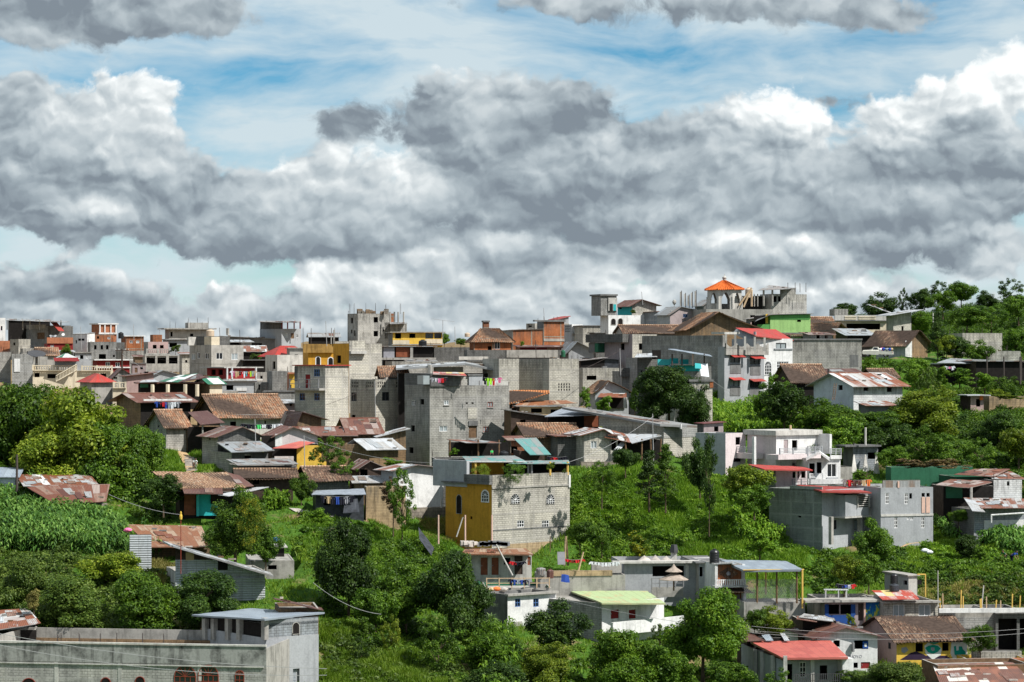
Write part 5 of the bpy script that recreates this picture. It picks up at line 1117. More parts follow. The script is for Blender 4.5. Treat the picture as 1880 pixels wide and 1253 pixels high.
# white house on the right slope
B('whl','house','white rural house with three dark windows under a rusty sheet roof',1494,1567,1657,706,750,32,'blockw','whiteb',('gx','rustw',20,.8),w=[('v',1543,712,8,9),('v',1590,713,9,10),('v',1633,715,9,10)],Y=345)
b=BS['whl']; mb=MB()
for x in (1530,1534): mb.tube(W(x-2,735,343.8),W(x+2,704,344.5),.05,'wood',n=4)
for k in range(7): mb.tube(W(1528+k*.4,732-k*4,343.9),W(1532+k*.4,732-k*4,343.9),.04,'wood',n=4)
o=mb.build('ladder',None); tag(o,'thin wooden ladder leaning on the side wall of the white rural house','ladder')
B('til2','house','old brown clay tile roof house right of the white grille window house',1450,1456,1520,700,735,10,'void','woodd',('gx','tiled',30,.5),Y=358,dep=9)
B('rdr','house','low dark rusted sheet roof behind the white rural house with a black pipe',1505,1510,1592,690,720,8,'concd','concd',('sf','rustd',12,.4),Y=368,dep=7).post('chimney_pipe',1521,677,690,0,.15,'iron')
B('tld3','house','small mossy tile roof peeping from bushes right of the white rural house',1604,1608,1648,692,712,8,'concd','concd',('gx','tiled',14,.4),Y=362,dep=7)
B('rst4','shed','rusty lean to roof in the bushes below the white rural house',1590,1594,1640,744,760,10,'concd','concd',('sf','rustw',6,.5),Y=336,dep=4)

# small infill houses of the packed rows on the left
for i,(x0,xc,x1,tp,bs,th,m,rf,w,Y_,lb,nm) in enumerate((
 (38,42,70,640,690,16,'block',None,[('v',52,648,6,5)],505,'tiny grey block house between the stair tower and the clay tile roof','house'),
 (104,107,134,646,690,14,'conc',('sf','zincl',3,.4),[('v',118,651,5,5)],470,'low concrete hut under a pale lean to beside the small green tree','house'),
 (134,138,168,648,690,12,'smooth',('slab','conc',1.2,.3),[('v',150,656,6,7),('n',160,656,4,5)],468,'grey house with two small openings below the white stepped gable house','house'),
 (239,243,268,668,700,10,'mauve',('slab','concd',1.2,.2),[('D',250,680,5,9),('v',260,676,5,5)],455,'mauve low house right of the dark red corniced house','house'),
 (330,334,352,650,700,12,'blockl',('sf','rustw',3,.4),[('v',342,664,4,5)],470,'narrow pale block house left of the tall white windowed grey house','house'),
 (447,450,490,662,700,10,'void',('slab','concd',1.4,.5),[],440,'dark open terrace storey under the rusty lean to with plants','building'),
 (468,472,490,684,730,10,'conc',None,[('v',480,694,4,7)],396,'small concrete cube house beside the laundry porch','house'),
 (528,532,560,640,700,10,'conc',('slab','conc',1.0,.3),[('v',544,654,6,6)],420,'concrete annex left of the ochre building','house'),
 (566,570,622,618,650,8,'void',('gx','zincd',6,.4),[],470,'open dark rooftop frame under twin small gables above the ochre building','shed'),
 (244,248,262,655,700,12,'adobe',('sf','rust',3,.3),[],470,'little brown hut between pale block walls at the left','house'),
 (748,752,800,664,700,8,'conc',('sf','zincd',3,.4),[('v',770,671,10,4)],412,'low concrete shed just below the hanging curtain shop row','shed'),
 (1090,1094,1112,612,650,10,'blockd',('slab','concd',1,.3),[('v',1102,618,6,5)],425,'small dark block cabin left of the wide dark parapet','house'),
 (1210,1214,1240,634,690,10,'conc',('sf','zincd',3,.4),[('v',1226,645,8,8)],395,'shaded concrete hut behind the turquoise terrace awning','house'),
 (1000,1003,1040,668,700,8,'woodd',('sl','rust',4,.4),[],376,'low rust roofed hut behind the lattice vent building','shed'))):
    B('inf%d'%i,nm,lb,x0,xc,x1,tp,bs,th,m,m,rf,w=w,Y=Y_,dep=5)
# ================================================================ middle rows
b=B('och2','building','tall block building with blue framed windows and a dark red balcony door',541,597,640,672,800,50,'blockl','blockg',w=[('gb',582,685,11,13,'L'),('gb',555,729,10,13,'L'),('gb',582,729,10,13,'L'),('Dr',565,701,9,26,'L')],Y=345,roof=('slab','redm',1.0,.25))
b.fbox('balcony_slab','L',541,598,713,717,0,1.2,'conc'); b.rail('L',543,596,697,713,1.1,'steel',2,4)
b.fbox('blue_sheet','L',541,546,674,700,0,.05,'blockd')
b=B('scr','building','tall pale block wall tower with pierced screen parapet beside the ochre building',612,641,701,631,780,26,'blockl','ochre',w=[('pf',655,636,22,10,'R'),('v',622,660,8,14,'L')],Y=370)
b.fbox('pierced_screen','R',641,670,626,645,.02,.14,'blockl'); b.fbox('stair_slab','R',641,670,645,650,.1,.7,'concl')
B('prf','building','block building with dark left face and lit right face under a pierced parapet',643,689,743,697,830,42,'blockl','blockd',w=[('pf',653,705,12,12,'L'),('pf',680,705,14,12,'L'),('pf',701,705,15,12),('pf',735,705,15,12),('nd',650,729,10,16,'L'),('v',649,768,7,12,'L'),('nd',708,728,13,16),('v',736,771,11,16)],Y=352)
b=B('twm','building','large four storey block tower in the middle with small scattered windows',743,789,935,708,870,22,'block','blockd',w=[
 ('g',759,740,7,9,'L'),('v',775,738,7,10,'L'),('v',758,787,7,11,'L'),('v',755,827,8,11,'L'),
 ('ns',819.5,739.5,9,9),('v',857,740.5,4,3),('v',867.5,740.5,4,3),('nrs',900,743,9.5,9.5),('nc',814,787.5,15,10),('nrs',892,788.5,10,10),('D',868,790,15,28)],Y=331)
b.fbox('stair_block','L',742,790,686,709,-4,-.05,'blockd'); b.fbox('shutter','R',860,877,773,782,.02,.12,'concd'); b.fbox('bricked_up_opening','R',859,876,749,769,.01,.05,'blockl')
b.fbox('roof_room','R',826,860,692,708,-1.6,-.2,'block'); b.fbox('roof_room','R',861,886,689,709,-1.2,.0,'smooth'); b.fbox('roof_room_cap','R',859,886,687,690,-2,.1,'concd'); b.fbox('roof_wall','R',886,934,700,709,-.16,.0,'concl')
b.fbox('glass_tank','L',779,790,690,706,.1,.9,'glassb')
b.quad('roof_sheet',[(795,687,-.4),(857,690,.2),(850,684,4),(795,683,4)],'multi'); b.rods([846,880,934],700,708)
b=B('shd','shed','long light edged shed roof over shadow behind the middle block tower',727,731,918,686,720,4,'void','concd',Y=352,dep=7,w=[])
b.quad('roof',[(727,676,-2),(854,667,-2),(854,664,8),(727,671,8)],'zincl',th=.25); b.quad('roof',[(854,667,-2),(920,680,-2),(920,677,8),(854,664,8)],'zincd',th=.25)
b.fbox('lit_wall','R',796,850,674,688,.1,.3,'conc'); b.post('post',789,670,686,-2.2,.3,'concl')
B('tcr','house','corner of orange red clay tile roof left of the middle block tower',700,702,748,690,730,8,'concd','woodd',('gx','tile',16,.4),Y=356,dep=7)
b=B('mbl','building','pale block corner building with a square lattice vent',996,1008,1063,659,790,24,'blockl','blockd',w=[('pf',1037,710,24,15)],Y=346)
B('mbl2','building','pale block wing left of the recessed dark wall',912,916,953,659,760,14,'blockl','blockd',Y=347,dep=9,w=[('pf',926,704,10,5)])
B('mbl3','building','recessed dark shaded block wall between two pale block wings',950,953,1012,660,760,-42,'blockl','blockl',Y=353,dep=5)
b=B('otr','house','bright orange clay tile roof sloping behind the middle block tower',933,936,1008,742,770,8,'woodd','woodd',None,Y=338,dep=5,w=[])
b.quad('roof',[(934,742,-1),(1009,722,-1),(1008,716,5),(934,718,5)],'tileo'); b.quad('lower_roof',[(940,748,-2.5),(1060,740,-2.5),(1040,735,0),(960,736,0)],'rusto')
b=B('brn','shed','dark plank barn under a long low sheet roof right of the middle block tower',934,938,1010,764,800,8,'woodd','wood',('sl','zincd',-0+10,.4),Y=327,dep=6,w=[('v',960,780,10,18)])
B('brn2','shed','yellowish plank shed under an overhanging sheet roof above the dark barn',950,954,1032,747,775,6,'clt','woodd',('slab','zincd',1.2,.5),Y=334,dep=5,w=[('v',985,754,20,8),('v',1018,757,14,10)])
b=B('trp','shed','shack covered by a wide grey tarpaulin roof above dark hanging clutter',1002,1006,1100,764,800,6,'void','woodd',Y=326,dep=5,w=[])
b.quad('tarpaulin_roof',[(1000,765,-2),(1108,762,-2),(1080,750,5),(1036,748,5)],'tarp'); b.fbox('wood_door','R',1072,1098,764,784,.1,.2,'woodr')
b=B('lsh','building','long block shed under a sloping grey roof running down to a pale block end',1106,1218,1280,783,850,56,'blockl','blockg',w=[('v',1237,794.5,10,6),('v',1254,794.5,10,6)],Y=318)
b.quad('roof',[(1212,779,-1),(1283,782,2.5),(1058,747,9),(1032,748,7)],'zincd',th=.25); b.fpoly('sloping_wall_top','L',[(1100,783),(1217,783),(1217,779),(1100,758)],'blockl',.01); b.fbox('upper_wall','R',1218,1280,784,803,.01,.05,'blockg'); b.post('downpipe',1250,779,788,-.8,.12,'white')
b=B('whb','house','white block hut with a small hooded window standing over a rubble base',1066,1072,1121,797,850,14,'blockl','blockd',('gy','rustw',9,.6,.7),w=[('nc',1090,817,11,13)],Y=311,dep=7)
B('whb2','shed','narrow pale block hut with an open doorway right of the white block hut',1119,1121,1134,800,850,10,'blockl','blockd',w=[('v',1127,818,9,17)],Y=311.5,dep=5,roof=('slab','rust',1.2,.4))
b.fbox('rubble_base','R',1064,1134,848,872,.05,.6,'stone')
b=B('mss','shed','collapsing shed of loose rust streaked sheets and bare poles',1134,1138,1214,808,850,6,'void','woodd',Y=313,dep=6,w=[])
b.quad('loose_roof',[(1110,803,-2),(1170,815,-2),(1150,797,4),(1098,784,4)],'rustw',seed=5); b.quad('loose_roof',[(1160,814,-2.5),(1215,800,-1.5),(1205,797,4),(1140,797,4)],'zincl',seed=8); b.quad('hanging_sheet',[(1128,825,-2.2),(1138,827,-2.2),(1150,812,-1),(1141,811,-1)],'zincl')
for x in (1150,1178,1196,1212): b.post('pole',x,806,845,-1.8,.1,'wood',random.Random(x).uniform(-3,3))
B('til5','house','brown clay tile roof over a shaded adobe wall behind the white block hut',962,968,1064,800,840,10,'adobe','adobe',('gx','tile',20,.5),Y=319,dep=9,w=[('v',1035,812,4,6)])
B('blk5','building','dark grey block wall building left of the white block hut',1020,1024,1068,802,860,8,'blockd','blockd',('slab','rust',1.4,.5),Y=314,dep=6)
B('wdr','shed','brick coloured hut with white stools outside beside the teal sheet roof',934,937,962,808,860,8,'brick','woodd',('sf','rust',5,.4),w=[('v',944,826,12,12)],Y=309,dep=4)
b=B('tls','shed','shack with a steep teal and grey sheet roof over clutter',950,954,1000,828,860,8,'woodd','woodd',Y=304,dep=6,w=[])
b.quad('roof',[(973,835,-2),(1012,835,-2),(985,804,3),(943,805,3)],'tealm'); 
b=B('sky5','house','grey gabled house with a tile edge behind a rusty porch and small trees',1090,1093,1154,718,745,8,'smooth','smooth',('gy','tile',18,.5,.42),Y=345,dep=7,w=[])
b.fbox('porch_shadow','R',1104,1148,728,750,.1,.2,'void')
b.quad('porch_roof',[(1097,729,-3),(1150,730,-3),(1150,722,0),(1103,722,0)],'rustw'); b.post('post',1148,730,750,-3,.25,'concl'); b.post('post',1118,730,748,-3,.1,'conc')
B('pal2','building','pale block wall fragments behind the grey gabled house',1066,1070,1140,676,760,10,'blockl','blockg',Y=362,dep=5,w=[('v',1086,694,18,8)])
B('pal3','shed','ragged dark shed of planks and tilted sheets among pale block walls',1062,1066,1110,662,700,8,'void','woodd',('sr','zincd',5,.4),Y=372,dep=5)
B('drk','shed','black tarpaulin covered shed beside the green gate house',1075,1079,1136,660,690,6,'tarpd','tarpd',('sl','tarpd',3,.3),Y=384,dep=6)
B('gry','building','dark grey parapet building left of the dark tree beside a pale stair wall',1138,1142,1174,682,760,10,'blockg','blockd',Y=354,dep=6,w=[]).fbox('parapet','R',1137,1172,676,692,-.1,.4,'blockd')
b=B('grt','building','narrow tall dark grey block tower rising beside the big dark tree',1164,1170,1208,657,780,12,'blockd','blockg',Y=350,dep=6,w=[('v',1178,682,3,3)])
b.quad('white_roof',[(1165,656,-2),(1207,655,-2),(1200,648,2),(1170,650,2)],'zincl')
b=B('tea','house','roof terrace house with turquoise walls under a pale blue sheet awning',1205,1208,1306,673,790,10,'blockg','blockg',Y=346,dep=6,w=[],par=.2)
b.quad('awning_roof',[(1226,641,-2),(1308,655,-2.5),(1300,651,2.5),(1238,641,3)],'zincb')
b.fbox('turquoise_wall','R',1207,1231,660,671,.02,.2,'turq'); b.fbox('teal_wall','R',1233,1248,658,668,-1,-.8,'teal'); b.fbox('teal_wall','R',1252,1267,660,669,-1,-.8,'teal'); b.fbox('teal_floor','R',1232,1284,669,682,-.5,.1,'teal'); b.fbox('edge','R',1230,1284,669,671,.1,.9,'concl')
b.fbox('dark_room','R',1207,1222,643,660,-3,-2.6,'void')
for x in (1234,1252,1272,1293): b.post('post',x,650,672,-1.5,.10,'pinkpost' if x==1272 else 'iron')
b.quad('tarpaulin',[(1287,690,-2.6),(1302,692,-2.4),(1299,668,-1.8),(1284,668,-2)],'clw',seed=6); b.quad('green_cloth',[(1276,676,-2.5),(1288,677,-2.5),(1287,668,-2),(1276,667,-2)],'turq')
b=B('twn','building','slim pale block tower with one window right of the big dark tree',1262,1266,1308,700,800,14,'blockl','blockl',w=[('n',1284,721,9,13)],Y=334,dep=6); b.fbox('cap','R',1264,1309,697,701,-.2,.2,'concd'); b.fbox('brick_corner','R',1303,1309,701,712,-.1,.1,'brick')
# pink grey houses right of long shed
B('pk1','house','pinkish hut with one dark window and a maroon roof line beside the maize patch',1280,1292,1328,777,850,20,'mauve','blockd',('sr','maroon',-0+2,.3),w=[('v',1315,788,8,9)],Y=316)
b=B('pk2','house','pale pink block house with two square dark openings left of the white modern house',1277,1332,1369,796,900,46,'pinkw','smooth',w=[('v',1355,810,9,14),('v',1354,845,14,7)],Y=310)
# white modern house
b=B('mod','house','white modern house with pink tinted side and railed balconies on the wooded slope',1372,1425,1502,800,900,34,'white','pinkw',w=[('Dt',1443,820,8,25,'R'),('v',1459,818,10,19,'R'),('v',1460,854,11,8,'R')],Y=308,roof=('slab','concl',9,.35))
b.fbox('tall_fin','R',1500,1504,797,833,-.1,2.2,'white')
b.fbox('mast','R',1470,1472,781,790,-2,-1.8,'woodl')
b.fbox('balcony_slab','R',1404,1482,834,843,.2,2.4,'pinkw'); b.rail('R',1407,1480,823,834,2.3,'smooth',4,4)
b.fbox('side_terrace','L',1369,1404,832,842,.2,1.6,'pinkw'); b.rail('L',1370,1402,821,832,1.5,'smooth',4,3); b.fbox('thin_column','L',1402,1406,802,855,1.4,1.7,'white')
b=B('mod2','house','white balcony wing with a folded gable canopy and wide openings',1481,1484,1543,842,915,12,'white','pinkw',w=[('v',1491,863,10,24),('v',1504,860,9,22),('n',1527,864,17,24)],Y=305,dep=7,par=.3)
b.quad('folded_canopy',[(1480,842,-1.4),(1505,829,-1.4),(1505,827,2),(1480,840,2)],'white',th=.25); b.quad('folded_canopy',[(1505,829,-1.4),(1523,843,-1.4),(1523,841,2),(1505,827,2)],'white',th=.25)
b.rail('R',1524,1543,824,835,.1,'smooth',4,3); b.rail('R',1482,1508,820,838,.15,'smooth',4,3); b.fbox('corner_wall','R',1524,1544,836,843,.0,.25,'white')
b.rail('R',1483,1507,870,880,.6,'frame',4,3); b.fbox('apron_wall','R',1480,1545,880,889,.2,.75,'white'); b.fbox('grey_panel','R',1517,1538,877,884,.02,.1,'smooth')
b=B('mod3','house','low pink walled veranda with a thin red canopy below the white modern house',1405,1424,1482,862,905,28,'pinkw','blockgr',w=[('v',1461,871,12,14),('v',1475,871,8,14)],Y=300)
b.quad('red_canopy',[(1404,862,-3),(1492,863,-1.5),(1470,857,3),(1373,853,2.5)],'redm',th=.14); b.post('post',1462,862,890,-1,.12,'white'); b.rail('R',1450,1482,880,890,.5,'steel',2,3)
b=B('grn','house','dark green grey house with projecting railed balcony under a red roof',1412,1509,1616,900,1006,44,'smooth','blockgr',w=[('v',1468,949,6,3,'L'),('nd',1529,964,14,17,'R'),('nd',1575,964,14,17,'R')],Y=290)
b.quad('red_roof',[(1509,902,-2.5),(1600,904,1.5),(1548,894,9),(1462,890,8)],'redm',th=.16)
b.fbox('gable_wall','L',1450,1509,893,901,-.15,.0,'blockgr')
b.fbox('projecting_room','R',1532,1575,908,947,0,1.5,'smooth'); b.fbox('balcony_wall','R',1575,1615,932,947,0,1.5,'conc'); b.fbox('balcony_slab','R',1530,1616,946,949,0,1.6,'concl')
b.fbox('dark_opening','R',1553,1574,909,931,1.5,1.54,'void'); b.rail('R',1553,1574,911,932,1.56,'concl',6,2); b.rail('R',1575,1615,911,932,1.45,'concl',6,3)
for x in (1509,1562): b.fbox('column','R',x,x+4,949,1000,.9,1.3,'conc')
b=B('cub','building','light concrete two storey building with white lattice windows and pinkish tall panels',1611,1617,1713,896,1004,16,'smooth','concd',w=[('g',1629,915.5,7,20),('g',1664,916,7,20),('v',1672,911,5,10),('g',1645,960,7,20),('g',1694.5,960,7,20),('n',1667,952,4,6),('n',1674,952.5,6,6),('v',1695,909,6,7),('v',1704,909,6,7)],Y=291,dep=9)
b.fbox('pinkish_panel','R',1692,1698,913,942,.01,.07,'pinkpost'); b.fbox('pinkish_panel','R',1700,1707,913,942,.01,.07,'pinkpost'); b.fbox('band','R',1617,1713,944,948,.0,.08,'concl')
b.fbox('metal_parapet','R',1622,1690,882,896,-.3,-.1,'zincd'); b.fbox('pink_post','R',1648,1651,884,896,-.1,.05,'pinkpost')
b=B('dkw','building','dark shadowed wall section with blankets on its parapet beside the lattice window building',1550,1554,1616,893,960,8,'blockd','blockd',Y=299,dep=6,w=[('D',1611,915,7,20)])
b=B('ung','building','small unfinished grey building with two leaning light concrete fins',1548,1566,1612,820,900,18,'blockb','concd',w=[('v',1600,837,14,12)],Y=318)
b.fbox('roof_slab','R',1548,1614,817,820,-3,.6,'concd'); b.post('pole',1589,785,818,-1,.12,'concl')
for x in (1568,1589,1609):
    mb=MB(); q=[W(x-5,870,b.Y-1.6),W(x+6,870,b.Y-1.2),W(x+1,835,b.Y-.4),W(x-1,835,b.Y-.4)]; dn=Vector((0,.35,0)); mb.face(q,'concl'); mb.face([p+dn for p in q][::-1],'concl')
    for i in range(4): mb.face([q[i],q[(i+1)%4],q[(i+1)%4]+dn,q[i]+dn],'concl')
    mb.build('fin',b.root)
B('ung2','building','blank pale block annex between the white balcony wing and the unfinished building',1539,1543,1565,858,900,10,'conc','conc',Y=311,dep=5,w=[])
B('grs','shed','dark green sheet fence shed under flowering vines',1632,1636,1786,858,900,4,'greenp','greenp',Y=309,dep=3,w=[])
b=B('rg1','house','green gabled hut under a rusty sheet roof at the right edge',1750,1756,1842,876,900,10,'greenp','greenp',Y=303,dep=6,w=[])
b.quad('roof',[(1752,871,-1.5),(1826,875,-1),(1855,861,6),(1790,861,5)],'rust'); b.quad('roof',[(1822,879,-1.5),(1885,880,-1),(1856,865,6),(1792,864,5)],'rustw',seed=8)
B('rg2','house','grey and white washed hut with one tiny window at the right edge',1818,1824,1876,882,925,10,'blockw','blockd',w=[('v',1851,888,5,8)],Y=299,dep=6)
b=B('rg3','shed','open green shed under a rusty sheet roof with a white post',1728,1732,1824,893,930,6,'void','woodd',Y=297,dep=5,w=[])
b.fbox('green_wall','R',1736,1766,893,915,.1,.2,'greenp'); b.quad('roof',[(1718,890,-2),(1780,896,-2),(1830,884,3),(1745,880,4)],'rust'); b.post('post',1783,895,918,-2,.15,'concl')
b=B('rg4','building','white and grey painted wall building with a patched rusty zinc roof at the right edge',1772,1788,1890,936,975,14,'blockb','blockd',Y=291,dep=6,w=[])
b.quad('roof',[(1802,933,-1.5),(1890,933,-.5),(1890,916,7),(1768,914,5)],'rustw'); b.quad('bent_sheet',[(1785,938,-2.5),(1809,940,-2.5),(1790,920,1),(1770,915,1)],'zincl'); b.fbox('white_base','R',1806,1890,955,972,.02,.2,'white')
b.post('white_pipe',1820,945,960,-2,.08,'white')
mb=MB(); mb.tube(W(1820,946,289),W(1885,942,289.5),.09,'white'); mb.build('pipe',b.root)
# ================================================================ left middle rows
b=B('lr1','house','brown walled house with a long rusted roof and laundry in its dark porch',214,258,350,736,780,30,'void','adobe',('gx','rust',13,.9),Y=345,w=[])
b.fbox('white_gutter','R',258,347,733,736,.9,1.05,'white')
B('lt1','house','small block house with a brown clay tile roof facing the dirt path',274,305,342,779,810,34,'block','block',('gx','tile',25,.6),Y=327,w=[('v',291,783,3,4),('v',341,786,6,8)])
b=B('lt2','house','rust roofed lean to beside the clay tile roofed block house',340,344,412,784,800,10,'void','adobe',Y=328,dep=6,w=[])
b.quad('roof',[(368,780,-2),(413,776,-1.5),(381,754,6),(345,757,6)],'rustd'); b.post('post',372,778,800,-1.5,.1,'conc')
b=B('bgt','house','large house with a broad weathered orange brown clay tile roof and pale block wall',362,404,521,762,795,22,'concl','woodd',('gx','tile',36,.9),Y=340,w=[('v',428,779,11,9),('v',487,776,3,6)])
b=B('lm1','house','block house with a dark sooty gable and a rust edged sheet roof',371,400,478,800,860,24,'blockd','blockl',('gy','rust',16,.6,.55),Y=316,w=[('v',385,805,3,6,'L')])
b=B('lm2','house','grey block house under a wide pale grey zinc roof',398,425,492,832,865,24,'concd','blockl',Y=309,w=[('v',455,838,12,8)],dep=8)
b.quad('roof',[(424,830,-1.5),(504,827,-.5),(478,810,8),(397,812,7)],'zinc',th=.1)
b=B('lm3','house','pinkish plaster gabled house with a white cloth panel and rusty roof',470,504,583,800,840,14,'pinkw','woodd',('gy','rust',16,.5,.42),Y=318,dep=8,w=[])
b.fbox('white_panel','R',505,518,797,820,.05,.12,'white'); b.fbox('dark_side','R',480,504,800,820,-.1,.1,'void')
b=B('lm4','house','yellow walled hut under a small bright red sheet awning',540,545,590,818,848,8,'yellow','void',Y=309,dep=6,w=[])
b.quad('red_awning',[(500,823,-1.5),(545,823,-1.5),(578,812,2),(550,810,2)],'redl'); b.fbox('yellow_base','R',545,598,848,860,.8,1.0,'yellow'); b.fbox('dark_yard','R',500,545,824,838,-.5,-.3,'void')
B('lb1','house','brown adobe hut with an overhanging dark sheet roof beside tall block walls',522,546,590,768,800,24,'adobe','thatch',('gy','rustd',12,.8,.12),Y=334,w=[])
B('lb2','house','rusty roofed adobe house left of the large patched rust roof',545,550,646,798,830,8,'adobe','adobe',('gx','rust',12,.7),Y=322,dep=9,w=[('v',610,806,10,8)])
B('lb3','house','adobe house under the largest patched rust roof below the pierced parapet building',640,646,694,794,825,10,'adobe','adobe',('gx','rust',24,.8),Y=324,dep=12,w=[])
b=B('lb4','shed','brown shed with a ribbed pale zinc roof sloping left',640,678,731,822,850,30,'adobe','adobe',('gx','zincl',14,.7),Y=313,w=[])
B('lb5','house','long adobe wall house right of the leafy tree in the middle rows',598,604,680,816,855,8,'adobe','adobe',Y=314,dep=5,w=[])
B('lb6','shed','small lean to with a bright zinc roof against the dark tower wall',692,698,745,801,850,8,'adobe','woodd',('sr','zincl',12,.5),Y=320,dep=6,w=[])
b=B('ls1','shed','low shed with a long pale sheet roof in the hut cluster by the stair path',415,436,545,856,880,14,'concd','block',Y=300,dep=7,w=[])
b.quad('roof',[(435,854,-1.5),(548,852,-1),(530,842,5),(414,843,4.5)],'zincd')
B('ls2','house','dark patched tile roof hut with wooden fence posts in front',436,442,538,876,900,8,'woodd','woodd',('gx','tiled',12,.7),Y=295,dep=7,w=[('v',470,884,12,10)])
b=B('ls3','house','hut under a mossy clay tile roof left of the leafy tree',556,574,640,880,905,16,'blockd','blockw',('gx','tiled',20,.6),Y=297,dep=8,w=[])
b=B('ls4','shed','dark plank gabled shed with a small rusty roof slope',645,660,706,858,880,14,'woodd','woodd',('gy','rust',12,.5,.42),Y=301,dep=6,w=[('v',668,868,14,12)])
B('ls5','shed','low adobe shed under a small pale zinc roof slope',648,652,706,885,915,10,'adobe','adobe',('gx','zincl',8,.4),Y=297,dep=5,w=[])
B('ls6','wall','eroded yellow brown adobe wall below the dark plank shed',668,672,745,894,935,8,'adobey','adobey',Y=292,dep=2,cat='wall',w=[('v',698,896,4,4)])
b=B('shk','shack','shack hung with dark clothes and patched tarpaulins',574,580,668,908,945,8,'tarpd','tarpd',Y=289,dep=5,w=[('v',600,922,12,12)])
b.quad('patched_roof',[(572,908,-1.5),(672,908,-1),(668,897,4),(580,901,4)],'tarp',seed=9); b.quad('hanging_tarpaulin',[(630,942,-2),(660,940,-2),(656,910,-.6),(634,910,-.6)],'tarpd')
b=B('wgb','house','white gabled house with a grey shaded upper wall and a rusty roof slope',700,722,814,862,930,34,'white','smooth',('gy','rustw',8,.7,.42),Y=297,w=[('v',811,873,4,9)])
b.fbox('stone_base','R',740,816,932,955,.1,1.2,'stone')
b.rail('R',790,834,916,932,2.2,'concl',2,2)
# the yellow building with arched windows
b=B('arc','building','tall block building with fanlight windows in front and a deep ochre painted side',818,903,1046,873,1040,44,'blockl','ochre',w=[
 ('a',945.5,916,16,18),('a',1010,916.5,15,18),('g',956,962,13,13),('g',1001.5,962,13,13),('aww',891,911,12,20,'L'),('axx',843,926,9,34,'L'),('v',865,951,4,5,'L')],Y=287)
b.fbox('grey_upper','L',796,858,845,893,-.3,.1,'smooth'); b.window('axx','L',tuple(list(b.at('L',841,877)[:1])+[b.at('L',849,877)[0],b.at('L',845,876)[1],b.at('L',845,858)[1]]))
b.fbox('planter_wall','L',856,903,872,886,-.1,.35,'blockd'); b.fbox('slab','L',815,903,885,888,-.1,.4,'concd')
b.fbox('band','R',903,1045,892,895,.0,.1,'conc'); b.fbox('lower_band','R',903,1045,969,971,.0,.05,'concd'); b.fbox('corner_post','R',1043,1046,872,895,-.1,.15,'white')
b.quad('terrace_roof',[(858,848,4),(965,847,4),(945,837,12),(848,838,12)],'tealm'); b.quad('terrace_roof',[(934,851,1.8),(1046,851,7.8),(1044,845,14),(966,846,11)],'tealm',seed=7)
b.wbox('gutter',858,966,847,849,3.8,.12,'white'); b.wbox('back_wall',872,1040,850,873,9.5,.2,'void'); b.wbox('ochre_back',866,925,848,873,9.2,.2,'ochre')
for x,m_,e in ((873,'ywood',4),(970,'steel',5),(976,'steel',5),(1010,'ywood',6),(1042,'ywood',8)): b.post('post',x,848,873,e,.12,m_)
b.fbox('soil_base','R',930,1040,996,1035,.0,.06,'adobey')
b=B('rtp','shed','cluttered rooftop shelter of broken sheets between tall tower and ochre building',795,800,935,843,870,6,'blockd','blockd',Y=303,dep=6,w=[])
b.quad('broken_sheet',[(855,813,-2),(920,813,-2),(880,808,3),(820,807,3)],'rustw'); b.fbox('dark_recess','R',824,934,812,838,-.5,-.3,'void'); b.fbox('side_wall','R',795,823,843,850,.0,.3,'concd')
for x in (826,878,916): b.post('pole',x,808,840,-1.5,.1,'wood')
# ================================================================ front rows
b=B('drs','house','low house with brown plank doors under a striped rusty sheet roof',855,862,976,1019,1060,6,'concl','whiteb',w=[('Dw',889,1040,13,32),('Dw',909,1040,13,32),('v',931,1030,12,14),('Dk',952,1038,15,34),('Dw',972,1030,7,16)],Y=275,dep=6)
b.quad('roof',[(847,1017,-1.8),(979,1018,-1.5),(965,1007,5),(855,1006,5)],'rusto',th=.12)
mb=MB(); rr=random.Random(9)
for i in range(16):
    p=W(rr.uniform(846,874),1004+rr.uniform(-3,2),278+rr.uniform(0,2)); s=rr.uniform(.25,.5); mb.box(p,(s,.1,0),(-.1,s,.05),(0,.1,s*.8),'rubble')
for i in range(14):
    p=W(876+i*4.0,1004-rr.uniform(0,3),279); mb.box(p,(.45,0,0),(0,.4,0),(0,0,.42),'blockb')
o=mb.build('rubble_pile'); tag(o,'heap of pale rubble and stacked grey blocks on the striped roof with plank doors','rubble')
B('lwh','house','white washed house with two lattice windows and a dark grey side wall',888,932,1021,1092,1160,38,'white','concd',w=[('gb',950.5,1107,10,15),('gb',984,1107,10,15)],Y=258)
b=BS['lwh']; b.fbox('roof_edge','R',928,1021,1088,1092,-.1,.4,'conc'); b.fbox('bare_base','R',930,958,1142,1160,.0,.05,'conc')
b=B('ter','wall','long weathered concrete terrace walls with mustard coloured top edge',988,992,1148,1057,1100,6,'conc','conc',Y=268,dep=5,cat='wall',w=[]); b.fbox('mustard_strip','R',1012,1124,1048,1057,-.6,.1,'adobey')
b.fbox('upper_wall','R',1090,1145,1036,1052,-2,-1.4,'conc')
b=B('ter2','terrace','cluttered concrete terrace deck with posts between plank door house and white house',888,892,1012,1080,1110,4,'conc','greenp',Y=264,dep=7,cat='terrace',w=[])
b.rail('R',893,1008,1062,1080,.1,'woodl',2,6); b.fbox('green_side','L',868,892,1066,1090,0,.2,'greenp')
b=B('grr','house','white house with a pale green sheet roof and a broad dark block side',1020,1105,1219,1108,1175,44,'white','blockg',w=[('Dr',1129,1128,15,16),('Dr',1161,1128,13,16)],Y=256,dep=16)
b.quad('roof',[(1105,1107,-1.5),(1222,1108,2),(1188,1085,12),(1046,1085,13)],'greenl',th=.15); b.fbox('low_white_wall','R',1107,1240,1137,1160,1.0,1.3,'white')
